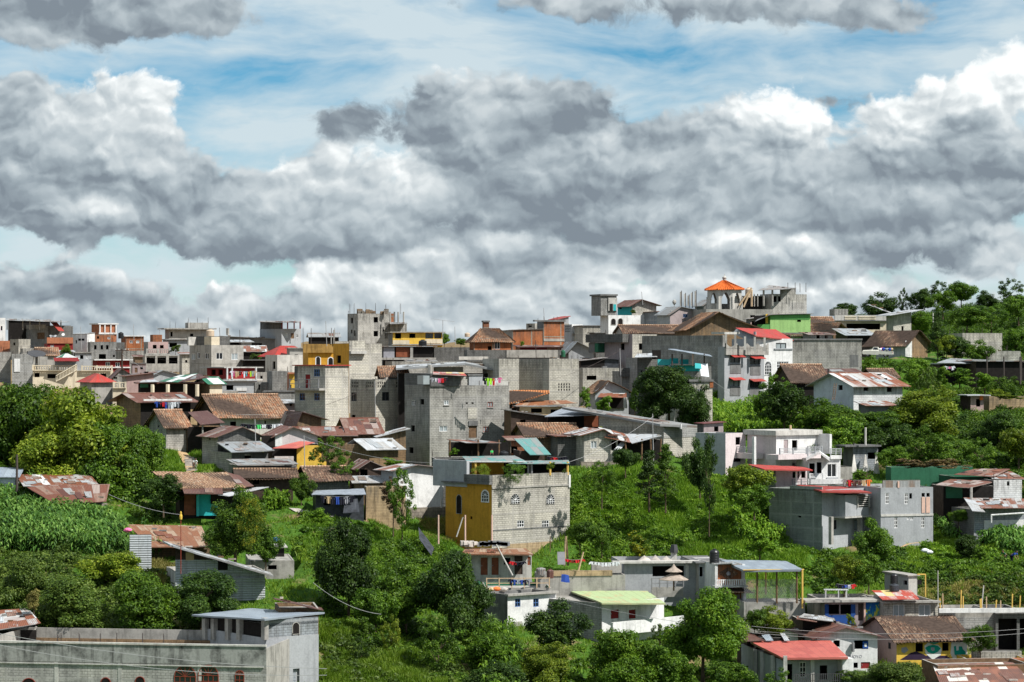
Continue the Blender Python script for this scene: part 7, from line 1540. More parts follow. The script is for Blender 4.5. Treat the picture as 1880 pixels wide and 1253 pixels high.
# aerials and poles
def aerial(px, y0, y1, wpx, Y, label, n=9):
    root = empty('tv_aerial', W(px, y1, Y), label, 'aerial'); mb = MB(); mb.tube(W(px, y1, Y), W(px, y0, Y), .045, 'cab'); mb.build('mast', root); mb = MB()
    a, c = W(px - wpx / 2, y0 - 2.2, Y), W(px + wpx / 2, y0 + 3, Y); mb.tube(a, c, .03, 'cab', n=4)
    for k in range(n): q = a.lerp(c, k / (n - 1)); mb.tube(q - Vector((.05, .5, .22)), q + Vector((.05, .5, .22)), .018, 'cab', n=3)
    mb.build('elements', root)
aerial(813, 588, 622, 42, 440, 'long thin rooftop aerial above the yellow balcony building', 14)
aerial(293, 604, 622, 12, 560, 'small rooftop aerial on the far left skyline near the stair tower', 6)
def pole(px, y0, y1, Y, r, mat, label, arms=0, name='pole', cat='pole', lean=0):
    root = empty(name, W(px, y1, Y), label, cat); mb = MB(); mb.tube(W(px, y1 + 4, Y), W(px + lean, y0, Y), r, mat, r * .8, 8); mb.build('shaft', root)
    if arms:
        mb = MB(); p = W(px + lean, y0 + 3, Y); mb.box(p - Vector((arms, .06, .06)), (arms * 2, 0, 0), (0, .12, 0), (0, 0, .12), mat)
        for s in (-1, -.5, .5, 1): mb.lathe(p + Vector((s * arms * .95, 0, .08)), [(.05, 0), (.08, .1), (.04, .2)], 'concl', 6)
        mb.build('crossarm', root)
    return root
pole(224, 641, 700, 405, .16, 'woodd', 'dark wooden utility pole with crossarm among the dense left houses', 1.0, 'utility_pole', 'utility pole')
pole(332, 942, 1050, 250, .04, 'framer', 'thin dark red pole with a yellow and white top in front of the rusted roof')
pole(31, 835, 900, 284, .14, 'iron', 'dark pole beside the rust patched roofs at the left')
pole(1238, 556, 575, 440, .06, 'conc', 'slender mast with a round lamp on the centre right skyline', 0, 'lamp_mast')
pole(1873, 655, 702, 365, .14, 'iron', 'tall dark pole at the right edge beside the wooden shed')
pole(1713, 575, 592, 420, .10, 'concl', 'pale grey pole standing among trees on the right hilltop')
pole(1875, 548, 570, 470, .10, 'conc', 'far pale pole among trees at the top right edge')
pole(805, 946, 995, 282, .09, 'pinkpost', 'pinkish post at the left end of the dry yard', 0, 'post', 'post')
pole(854, 946, 997, 282, .10, 'pinkpost', 'pinkish post in the middle of the dry yard', 0, 'post', 'post')
pole(903, 946, 995, 281, .09, 'pinkpost', 'pinkish post standing against the ochre building corner', 0, 'post', 'post')
pole(838, 950, 982, 281.5, .07, 'concl', 'thin pale post leaning left in the dry yard', 0, 'post', 'post', 12)
pole(1722, 1048, 1112, 264, .05, 'concl', 'slim pale lamp post by the white parapet and earth bank', 0, 'lamp_post', 'post')
pole(1802, 1075, 1112, 262, .07, 'concl', 'pair of crossed pale sticks rising from the white parapet', 0, 'stake', 'stake', 4)
pole(1010, 985, 1010, 284, .05, 'wood', 'thin dark stick against the block building base', 0, 'stake', 'stake')
pole(941, 1000, 1053, 271, .09, 'concl', 'long pale pole leaning across the plank door house', 0, 'leaning_pole', 'pole', -30)
pole(1062, 1014, 1044, 268, .09, 'woodl', 'slanted timber post beside the red cloths on the terrace', 0, 'leaning_post', 'post', 9)
pole(1036, 985, 1035, 283, .14, 'adobey', 'leaning planks stacked against the block building corner', 0, 'planks', 'planks', 3)
pole(1043, 990, 1035, 283, .1, 'wood', 'single brown plank leaning at the block building corner', 0, 'planks', 'planks', -3)
mb = MB(); p = W(332, 946, 250); mb.lathe(p, [(.12, -.4), (.15, -.1), (.08, .1), (.08, .25), (.03, .35)], 'yellow', 10); o = mb.build('jug'); tag(o, 'yellow jug hung on the top of the thin dark red pole', 'jug')
mb = MB(); mb.lathe(W(1238, 556, 440), [(.05, -.4), (.3, -.1), (.33, .15), (.2, .4), (.05, .5)], 'concl', 10); o = mb.build('round_lamp'); tag(o, 'round pale lamp head on the slender skyline mast', 'lamp')
def cell(px, i):
    root = empty('antenna_panel', W(px, 562, 440), ['leftmost', 'second', 'third', 'fourth', 'rightmost'][i] + ' panel antenna of the five on the skyline left of the pavilion', 'antenna', 'skyline panel antennas'); mb = MB(); h = [26, 22, 19, 24, 27][i]
    mb.box(W(px - 1.2, 562, 440), (2.4 * 440 / F, 0, 0), (0, .2, 0), (0, 0, h * 440 / F), 'concl' if i % 2 else 'conc'); mb.build('panel', root); mb = MB(); mb.tube(W(px + 1.8, 566, 440.4), W(px + 1.8, 560 - h, 440.4), .06, 'iron'); mb.build('mast', root)
for i, x in enumerate((1249.5, 1257, 1263.5, 1269.5, 1276.5)): cell(x, i)
# overhead cables
def cable(label, a, c, sag, r=.025, mat='cab'):
    mb = MB(); A, C_ = W(*a), W(*c); K = 16; pt = lambda t: A.lerp(C_, t) - Vector((0, 0, sag * 4 * t * (1 - t)))
    for k in range(K): mb.tube(pt(k / K), pt((k + 1) / K), r, mat, n=4)
    o = mb.build('overhead_cable'); tag(o, label, 'cable')
cable('bright overhead cable slanting down in front of the dark tree group', (575, 1070, 222), (700, 1128, 222), .5)
cable('upper overhead cable crossing the stained wall of the bare concrete building', (-60, 1152, 200), (600, 1228, 200), .6)
cable('lower overhead cable crossing the arched windows of the bare concrete building', (-60, 1172, 200), (600, 1240, 200), .8)
cable('thin cable slanting left of the yellow blossom tree', (200, 908, 262), (330, 945, 262), .3)
cable('cable running right across the green roofed white house', (1010, 1095, 248), (1480, 1165, 240), .6, .02)
cable('upper cable crossing the dark construction frame at the right', (1380, 1150, 238), (1900, 1153, 238), .6, .02)
cable('lower cable crossing the dark construction frame at the right', (1380, 1162, 238), (1900, 1161, 238), .6, .02)
cable('cable falling from the grey awning building towards the white modern house', (1310, 700, 372), (1390, 740, 350), .4, .02)
for (x, y0, y1, Y_, lb) in ((150, 600, 640, 500, 'thin aerial mast above the white stepped gable house'), (246, 596, 622, 538, 'slender rod above the small brick house of the left skyline'), (405, 602, 640, 470, 'rooftop mast right of the white roof box'), (441, 606, 640, 450, 'thin mast over the white windowed grey house'), (600, 590, 632, 402, 'tall thin mast over the stained ochre parapet'), (836, 600, 630, 450, 'small mast left of the brick chimney house'), (1000, 566, 592, 440, 'thin rod on top of the raw brick tower'), (1180, 536, 556, 440, 'little mast over the white apartment roof'), (985, 625, 662, 396, 'pipe rising from the dark parapet near the pale corner block'), (1140, 640, 700, 350, 'leaning pole before the dark parapet building'), (690, 700, 790, 345, 'thin drain mast against the pierced parapet building'), (470, 770, 830, 312, 'pole beside the sooty gabled block house'), (560, 800, 870, 300, 'pole by the yellow walled hut'), (1200, 760, 850, 305, 'pole by the collapsing shed')):
    pole(x, y0, y1, Y_, .05, 'iron' if x % 2 else 'cab', lb, 0, 'mast', 'mast', (x % 5) - 2)
for k, (a, c, sg, lb) in enumerate((((224, 645, 404.5), (-60, 640, 420), .5, 'cable running left from the wooden utility pole'), ((224, 645, 404.5), (442, 668, 380), .7, 'cable running right from the wooden utility pole'), ((224, 650, 404.5), (330, 700, 340), .6, 'cable dropping from the utility pole to the rusted roofs'), ((470, 772, 311), (700, 700, 350), .8, 'cable rising from the sooty gabled house to the pierced parapet'), ((560, 802, 299), (800, 850, 297), .7, 'cable from the yellow hut pole to the grey upper wall'), ((1140, 642, 349), (1000, 700, 340), .5, 'cable sagging before the lattice vent building'), ((1873, 658, 364), (1600, 640, 385), .8, 'cable from the right edge pole to the adobe house'), ((1873, 662, 364), (1960, 700, 340), .3, 'short cable leaving the right edge pole'), ((1200, 764, 304), (1040, 850, 296), .6, 'cable from the collapsing shed pole to the roof terrace'))):
    cable(lb, a, c, sg, .022, 'iron' if k % 2 else 'cab')
# thatched garden umbrella
r = empty('thatched_umbrella', W(1237, 1085, 266), 'two tiered straw umbrella in front of the dark bay of the hall', 'umbrella'); mb = MB(); p = W(1237, 1085, 266)
mb.tube(p, p + Vector((0, 0, 2.0)), .08, 'wood'); mb.build('pole', r); mb = MB(); s = 266 / F
mb.lathe(W(1237, 1065, 266), [(27 * s, 0), (27 * s, .05), (14 * s, .42), (6 * s, .62)], 'thatch', 16); mb.lathe(W(1237, 1050, 266), [(16 * s, 0), (15.5 * s, .05), (5 * s, .40), (2 * s, .62), (.04, .75)], 'thatch', 14); mb.build('thatch_cover', r)
# sand and gravel heaps on the hall roof
for i, (x, w_, h_, lb) in enumerate(((1183, 28, 10, 'left grey sand heap on the flat hall roof'), (1203, 22, 11, 'middle grey gravel heap on the flat hall roof'), (1223, 24, 9, 'pale gravel heap near the small chimney block on the hall roof'))):
    mb = MB(); s = 276 / F; rr = random.Random(i); R_ = [[W(x, 1030, 275) + Vector(((w_ * s / 2) * (1 - j / 5) * math.cos(a) * rr.uniform(.9, 1.1), (w_ * s / 2.5) * (1 - j / 5) * math.sin(a), h_ * s * j / 5)) for a in [6.2832 * k / 14 for k in range(14)]] for j in range(6)]
    for a, c in zip(R_, R_[1:]):
        for k in range(14): mb.face([a[k], a[(k + 1) % 14], c[(k + 1) % 14], c[k]], 'rubble')
    o = mb.build('gravel_heap'); tag(o, lb, 'gravel heap')
r = empty('roof_chimney', W(1237, 1028, 277), 'small white block with a black hood on the hall roof', 'chimney'); mb = MB(); mb.box(W(1232, 1028, 277), (.6, 0, 0), (0, .5, 0), (0, 0, .95), 'concl'); mb.build('block', r); mb = MB(); mb.lathe(W(1237.5, 1013, 277), [(.42, -.1), (.42, .15), (.30, .7)], 'framed', 4); mb.build('hood', r)
# folding satellite stand / round grey board leaning on the terrace
mb = MB(); mb.box(W(1024, 1037, 269), (.75, .1, 0), (0, .12, 0), (-.05, 0, 1.25), 'mgrey'); o = mb.build('leaning_board'); tag(o, 'tall grey board standing on the terrace left of the red cloths', 'board')
mb = MB(); rr = random.Random(2)
for k in range(12): p = W(1030 + k * .6, 1070, 262) ; mb.face([p + Vector((0, 0, .1)), p + Vector((.5, 0, 0)), p + Vector((.4, .1, .7)), p + Vector((.05, 0, .8))], 'clb')
o = mb.build('blue_bundle'); tag(o, 'blue cloth bundle on the left end of the terrace wall', 'bundle')
rr = random.Random(6)
for i, (x, y, Y_, m_, lb) in enumerate(((912, 1086, 262, 'clo', 'orange bundle among clutter on the terrace deck'), (925, 1087, 262, 'rubble', 'pale rubble bundle on the terrace deck'), (902, 1087, 262, 'clt', 'brown sack on the terrace deck by the rail'), (1698, 1015, 286, 'clw', 'white sack lying on the grass below the lattice window building'), (1706, 1018, 286, 'clw', 'smaller white sack on the grass below the lattice window building'), (235, 978, 258, 'clp', 'pink cloth ball on the corrugated screen by the maize'), (505, 995, 270, 'tarpb', 'blue tub on the shelf of the small dark store'), (610, 977, 280, 'clt', 'tan bundle on the earth near the tarpaulin shack'))):
    mb = MB(); R_ = [];
    for j in range(6):
        R_.append([W(x, y, Y_) + Vector((.42 * math.sin(math.pi * (j + .4) / 6) * math.cos(a) * rr.uniform(.8, 1.2), .3 * math.sin(math.pi * (j + .4) / 6) * math.sin(a), .09 * j)) for a in [6.2832 * k / 9 for k in range(9)]])
    for a, c in zip(R_, R_[1:]):
        for k in range(9): mb.face([a[k], a[(k + 1) % 9], c[(k + 1) % 9], c[k]], m_)
    mb.face(R_[-1], m_); o = mb.build('bundle'); tag(o, lb, 'bundle')
mb = MB(); sheet(mb, W(575, 982, 282), W(603, 1000, 281), W(604, 990, 283), W(577, 976, 284), 'pinkw'); o = mb.build('pink_board'); tag(o, 'pale pink board lying among green vines below the tarpaulin shack', 'board')
mb = MB(); sheet(mb, W(770, 990, 281), W(792, 1020, 279), W(797, 1006, 281), W(768, 968, 283.5), 'tarpd'); o = mb.build('dark_sheet'); tag(o, 'dark blue sheet sloping down left of the dry yard', 'sheet')
# white stools and table on the flat roof of the blue house
r = empty('roof_table', W(1537, 1098, 261), 'white table and stools on the roof of the blue and pink house', 'table'); mb = MB(); p = W(1512, 1099, 261)
mb.box(p + Vector((.1, .1, .75)), (2.3, 0, 0), (0, .8, 0), (0, 0, .08), 'zincl'); mb.build('tabletop', r)
for a, c in ((.2, .1), (2.2, .1), (.2, .8), (2.2, .8), (1.4, .1), (1.6, .8)): mb = MB(); mb.box(p + Vector((a, c, 0)), (.07, 0, 0), (0, .07, 0), (0, 0, .75), 'white'); mb.build('leg', r)
# flower pots and planters on the terrace
# ---------------- loaded pickup
def pickup():
    Y = 390.5; o = W(1583, 655, Y); th = math.radians(-14); s = 1.0
    fx = Vector((math.cos(th), math.sin(th), 0)); fy = Vector((-math.sin(th), math.cos(th), 0)); L_ = 4.35; root = empty('pickup_truck', o, 'old cream pickup truck loaded with bags parked before the adobe house', 'pickup truck')
    q = lambda a, b, c: o + fx * a + fy * b + Vector((0, 0, c - .1 * a * .35))
    def loft(secs, mat, name, par=root):
        mb = MB()
        for A, Bq in zip(secs, secs[1:]):
            n = len(A)
            for i in range(n): j = (i + 1) % n; mb.face([q(*A[i]), q(*A[j]), q(*Bq[j]), q(*Bq[i])], mat)
        mb.face([q(*p) for p in secs[0]][::-1], mat); mb.face([q(*p) for p in secs[-1]], mat); return mb.build(name, par)
    sec = lambda x, z0, z1, w0=0.0, w1=1.65: [(x, w0, z0), (x, w1, z0), (x, w1, z1 - .12), (x, w1 - .1, z1), (x, w0 + .1, z1), (x, w0, z1 - .12)]
    loft([sec(.0, .42, .78), sec(.12, .34, .92), sec(1.25, .34, 1.02), sec(1.3, .34, 1.02)], 'carp', 'bonnet')
    loft([sec(1.3, .32, 1.02), sec(2.35, .32, 1.0)], 'carp', 'cab_body')
    loft([[(1.3, .12, 1.0), (1.3, 1.53, 1.0), (1.3, 1.53, 1.02), (1.3, .12, 1.02)], [(1.62, .2, 1.0), (1.62, 1.45, 1.0), (1.62, 1.42, 1.44), (1.62, .23, 1.44)], [(2.15, .2, 1.0), (2.15, 1.45, 1.0), (2.15, 1.42, 1.46), (2.15, .23, 1.46)], [(2.34, .12, 1.0), (2.34, 1.53, 1.0), (2.34, 1.5, 1.1), (2.34, .15, 1.1)]], 'carp', 'cab_roof')
    mb = MB(); mb.face([q(1.5, .145, 1.05), q(2.2, .145, 1.05), q(2.1, .18, 1.36), q(1.64, .18, 1.36)], 'glass'); mb.build('side_window', root)
    mb = MB(); mb.face([q(1.33, .2, 1.06), q(1.33, 1.45, 1.06), q(1.59, 1.4, 1.4), q(1.59, .26, 1.4)], 'glass'); mb.build('windscreen', root)
    for (a, b_, c, d, e, f) in ((2.38, 0, .36, 4.3, .06, .88), (2.38, 1.59, .36, 4.3, 1.65, .88), (4.24, 0, .36, 4.3, 1.65, .86), (2.38, 0, .36, 4.3, 1.65, .46)):
        mb = MB(); P = [q(a, b_, c), q(d, b_, c), q(d, e, c), q(a, e, c), q(a, b_, f), q(d, b_, f), q(d, e, f), q(a, e, f)]
        for t in ((3, 2, 1, 0), (4, 5, 6, 7), (0, 1, 5, 4), (1, 2, 6, 5), (2, 3, 7, 6), (3, 0, 4, 7)): mb.face([P[k] for k in t], 'carp')
        mb.build('bed_side', root)
    for x in (.75, 3.3):
        for y in (.02, 1.45):
            mb = MB(); c = q(x, y, .33); ring = [c + fx * .33 * math.cos(t) + Vector((0, 0, .33 * math.sin(t))) for t in [6.2832 * k / 16 for k in range(16)]]; r2 = [p + fy * .2 for p in ring]
            for k in range(16): mb.face([ring[k], ring[(k + 1) % 16], r2[(k + 1) % 16], r2[k]], 'tyre')
            mb.face(ring, 'tyre'); mb.face(r2, 'tyre'); w = mb.build('wheel', root); mb = MB(); mb.face([c + fx * .16 * math.cos(t) + Vector((0, 0, .16 * math.sin(t))) - fy * .01 for t in [6.2832 * k / 12 for k in range(12)]], 'steel'); mb.build('hubcap', w)
    for x in (.0,): mb = MB(); mb.box(q(-.04, .15, .62), fy * .22, fx * .05, (0, 0, .16), 'frame'); mb.build('headlight', root); mb = MB(); mb.box(q(-.04, 1.28, .62), fy * .22, fx * .05, (0, 0, .16), 'frame'); mb.build('headlight', root)
    mb = MB(); mb.box(q(4.3, .1, .4), fy * 1.45, fx * .07, (0, 0, .12), 'steel'); mb.build('bumper', root); mb = MB(); mb.box(q(4.31, .05, .62), fy * .12, fx * .03, (0, 0, .2), 'clr'); mb.build('tail_light', root)
    rr = random.Random(1)
    for i, m_ in enumerate(('clw', 'clp', 'clb', 'clw', 'zincb', 'clw', 'clb', 'clt')):
        c = q(2.55 + .22 * i, .45 + .5 * (i % 2), .95 + .12 * rr.random()); mb = MB(); R_ = []
        for j in range(5): R_.append([c + fx * (.24 * math.sin(math.pi * (j + .5) / 5.5) * math.cos(a)) + fy * (.24 * math.sin(math.pi * (j + .5) / 5.5) * math.sin(a)) + Vector((0, 0, .11 * j - .1)) for a in [6.2832 * k / 8 for k in range(8)]])
        for a, c2 in zip(R_, R_[1:]):
            for k in range(8): mb.face([a[k], a[(k + 1) % 8], c2[(k + 1) % 8], c2[k]], m_)
        mb.face(R_[-1], m_); ob = mb.build('cargo_bag'); ob['label'] = ['white bag just behind the cab of the pickup truck', 'pink bag in the pickup truck load', 'blue bag near the pickup truck cab', 'white sack in the middle of the pickup truck load', 'pale blue bundle in the pickup truck load', 'raised white sack in the pickup truck bed', 'blue bundle toward the rear of the pickup truck', 'tan sack at the tail of the pickup truck load'][i]; ob['category'] = 'bag'
pickup()
# ---------------- people
def skin_mesh(name, pts, edges, rad, mat, parent, loc):
    me = bpy.data.meshes.new(name); me.from_pydata([tuple(Vector(p)) for p in pts], edges, []); me.materials.append(MT(mat)); o = bpy.data.objects.new(name, me); COL.objects.link(o); o.parent = parent; o.location = loc
    m = o.modifiers.new('skin', 'SKIN'); sv = me.skin_vertices[0].data if me.skin_vertices else None
    if sv is None:
        bpy.context.view_layer.objects.active = o
    for i, r in enumerate(rad):
        me.skin_vertices[0].data[i].radius = r if isinstance(r, tuple) else (r, r)
    me.skin_vertices[0].data[0].use_root = True
    s = o.modifiers.new('sub', 'SUBSURF'); s.levels = 1; s.render_levels = 2; return o
def person(px, py, Y, h, label, top, legs, yaw=0.0, pose='stand'):
    p = W(px, py, Y); root = empty('person', p, label, 'person'); root.rotation_euler = (0, 0, yaw); k = h / 1.7
    st = .18 if pose == 'walk' else .03; bend = .16 if pose in ('walk', 'bend') else .02; ln = .30 if pose == 'bend' else 0
    hip = Vector((0, 0, .90)); ch = Vector((0, -bend * .8 - ln, 1.22 - ln * .3)); nk = Vector((0, -bend - ln * 1.5, 1.42 - ln * .5)); hd = Vector((0, -bend * 1.3 - ln * 1.8, 1.57 - ln * .55))
    def leg(s, d): return [Vector((s * .10, 0, .86)), Vector((s * .11, -d * .7 - .03, .48)), Vector((s * .11, d * .15, .08)), Vector((s * .12, d * .15 - .14, .04))]
    def arm(s, d): return [nk + Vector((s * .19, 0, -.06)), nk + Vector((s * .24, -.04 + d, -.34)), nk + Vector((s * .22, -.18 + d, -.56)), nk + Vector((s * .21, -.22 + d, -.64))]
    P = [hip, hip + Vector((0, 0, .14)), ch, nk, hd - Vector((0, 0, .03)), hd + Vector((0, -.01, .08))]; E = [(0, 1), (1, 2), (2, 3), (3, 4), (4, 5)]; R = [.13, .12, (.16, .11), .055, .085, .08]
    for s, d in ((-1, st), (1, -st)):
        b0 = len(P); L_ = leg(s, d); P += L_; E += [(0, b0), (b0, b0 + 1), (b0 + 1, b0 + 2), (b0 + 2, b0 + 3)]; R += [.088, .06, .04, .035]
    for s, d in ((-1, -st), (1, st)):
        b0 = len(P); A = arm(s, d); P += A; E += [(3, b0), (b0, b0 + 1), (b0 + 1, b0 + 2), (b0 + 2, b0 + 3)]; R += [.05, .04, .03, .028]
        for f in range(5):
            c0 = len(P); dx = (f - 2) * .016 if f < 4 else -s * .03; P.append(A[3] + Vector((dx * .6, -.01, -.02))); P.append(A[3] + Vector((dx, -.03, -.06 - .01 * (f in (1, 2)) + (.03 if f == 4 else 0)))); P.append(A[3] + Vector((dx, -.01, -.085 - .012 * (f in (1, 2)) + (.035 if f == 4 else 0)))); E += [(b0 + 3, c0), (c0, c0 + 1), (c0 + 1, c0 + 2)]; R += [.009, .008, .007]
    P.append(hd + Vector((0, -.095, .01))); E.append((4, len(P) - 1)); R.append(.018)
    for s in (-1, 1): P.append(hd + Vector((s * .085, .01, .01))); E.append((4, len(P) - 1)); R.append(.016)
    sc = lambda v: v * k
    skin_mesh('body', [sc(v) for v in P], E, [tuple(np.array(r) * k) if isinstance(r, tuple) else r * k for r in R], 'skin', root, (0, 0, 0))
    sh = [hip + Vector((0, 0, .02)), ch, nk - Vector((0, 0, .05))]; se = [(0, 1), (1, 2)]; sr = [(.155, .135), (.185, .14), (.09, .08)]
    for s, d in ((-1, -st), (1, st)): A = arm(s, d); b0 = len(sh); sh += [A[0], A[0].lerp(A[1], .8)]; se += [(2, b0), (b0, b0 + 1)]; sr += [.07, .062]
    skin_mesh('shirt', [sc(v) for v in sh], se, [tuple(np.array(r) * k) if isinstance(r, tuple) else r * k for r in sr], top, root, (0, 0, 0))
    tr_ = [hip]; te = []; trr = [(.16, .14)]
    for s, d in ((-1, st), (1, -st)): L_ = leg(s, d); b0 = len(tr_); tr_ += [L_[0], L_[1], L_[1].lerp(L_[2], .8)]; te += [(0, b0), (b0, b0 + 1), (b0 + 1, b0 + 2)]; trr += [.105, .078, .062]
    skin_mesh('trousers', [sc(v) for v in tr_], te, [tuple(np.array(r) * k) if isinstance(r, tuple) else r * k for r in trr], legs, root, (0, 0, 0))
    mb = MB(); c = Vector(p) + sc(hd + Vector((0, .012, .035))); R_ = [[c + Vector((.098 * k * math.cos(a) * math.cos(e), .105 * k * math.sin(a) * math.cos(e) + .01, .11 * k * math.sin(e))) for a in [6.2832 * i / 12 for i in range(12)]] for e in (.05, .5, .9, 1.3)]
    for a, c2 in zip(R_, R_[1:]):
        for i in range(12): mb.face([a[i], a[(i + 1) % 12], c2[(i + 1) % 12], c2[i]], 'hair')
    mb.face(R_[-1], 'hair'); mb.build('hair', root)
    mb = MB()
    for s in (-1, 1): e = Vector(p) + sc(hd + Vector((s * .033, -.088, .03))); mb.box(e, (.016 * k, 0, 0), (0, -.004, 0), (0, 0, .01 * k), 'hair')
    m_ = Vector(p) + sc(hd + Vector((-.025, -.086, -.045))); mb.box(m_, (.05 * k, 0, 0), (0, -.004, 0), (0, 0, .008 * k), 'clr'); mb.build('face_features', root)
try:
    YP = yg(353, 862) - .6
    person(356, 864, YP, 1.6, 'person in a white shirt and dark trousers stooping while climbing down the stone steps', 'clw', 'clk', .4, 'bend')
    person(1398, 1246, 247, 1.62, 'person in a pale shirt standing beside the leftmost porch pillar of the red roofed house', 'clt', 'clk', .3, 'stand')
    person(1846, 1035, yg(1846, 1035), 1.6, 'person in a green top working on the right hillside beside another in blue', 'greenp', 'clk', -.6, 'bend')
    person(1857, 1036, yg(1857, 1036), 1.6, 'person in a blue top bending on the right hillside slope', 'clb', 'clk', .7, 'bend')
    person(903, 843, 300, 1.1, 'child in a bright green shirt sitting behind the teal terrace roof', 'clg', 'clk', 0, 'stand')
    person(762, 655, 424, 1.5, 'person in a white top standing in the dark doorway of the curtained shop row', 'clw', 'clr', 0, 'stand')
except Exception as ex:
    print('PERSON ERROR', ex)
# ================================================================ vegetation
# maize and grass and undergrowth that nobody could count
cornfield('maize_field', 'dense field of tall dark green maize on the slope at the left', [(-20,900),(40,895),(130,925),(185,955),(240,990),(235,1018),(160,1020),(60,1012),(-20,1010)], 2100, 1.95, 1)
cornfield('maize_patch', 'maize patch below the three storey building with red awnings', [(1308,740),(1335,745),(1400,752),(1450,775),(1480,800),(1450,800),(1380,800),(1330,798),(1306,775)], 900, 1.9, 2, 'lf_bright')
cornfield('maize_patch', 'maize and beans on the slope right of the lattice window building', [(1712,925),(1745,925),(1790,960),(1885,985),(1885,1025),(1810,1010),(1740,985),(1715,965)], 800, 1.6, 3)
cornfield('maize_patch', 'young maize plants by the corrugated zinc screen', [(205,985),(290,985),(300,1025),(215,1020)], 110, 2.2, 4)
cornfield('maize_patch', 'small maize plot right of the yellow blossom tree below the hut cluster', [(485,905),(528,905),(530,935),(488,940)], 160, 1.4, 5, 'lf_bright')
cornfield('reed_bed', 'tall pale green reeds and cane at the foot of the dark trees', [(885,1165),(940,1160),(955,1253),(950,1290),(890,1290),(880,1200)], 170, 1.7, 6, 'lf_mid')
cornfield('maize_patch', 'broad leaved plants on the slope above the dark green grey house', [(1345,945),(1420,935),(1480,955),(1500,985),(1420,1000),(1350,990)], 420, 1.4, 7, 'lf_bright')
G=[(0,'grass','bright green grass covering the whole hillside between the houses',[(-60,790),(300,800),(560,900),(700,800),(1300,700),(1500,690),(1900,560),(1940,1300),(560,1300),(540,1180),(-60,1100)],44000,.42,'lf_grass'),
 (1,'grass','fresh green grass on the bank beside the dirt stair path',[(275,795),(420,800),(445,870),(300,870),(270,840)],5000,.45,'lf_bright'),
 (2,'grass','bright green grassy slope right of the tall block building with fanlight windows',[(1046,860),(1180,850),(1340,900),(1420,960),(1480,1010),(1470,1100),(1300,1030),(1100,1020),(1046,990)],17000,.5,'lf_bright'),
 (3,'grass','yellow green grass on the slope below the dark tree group',[(585,1140),(690,1150),(780,1200),(860,1290),(585,1300)],9000,.6,'lf_grass'),
 (4,'grass','sunlit green grass between the leafy trees in the middle of the slope',[(560,950),(700,930),(800,980),(830,1010),(780,1060),(700,1060),(640,1000),(560,1010)],7000,.5,'lf_bright'),
 (5,'dry_grass','dry straw coloured grass on the yard beside the ochre wall',[(770,960),(880,960),(900,1000),(780,1000)],2500,.4,'lf_dry'),
 (6,'dry_grass','dry yellow grass on the crest above the corrugated zinc house',[(215,1020),(330,1040),(330,1080),(240,1080)],3000,.6,'lf_dry'),
 (7,'dry_grass','dry grass tufts on the eroded earth bank above the white parapet',[(1690,1060),(1890,1050),(1890,1110),(1690,1112)],3000,.35,'lf_dry'),
 (8,'grass','grass on the slope below the lattice window building',[(1640,1005),(1720,960),(1890,1010),(1890,1070),(1640,1060)],6000,.4,'lf_grass')]
for sd_,n_,l_,p_,c_,h_,m_ in G: grass(n_,l_,p_,c_,h_,100+sd_,m_)
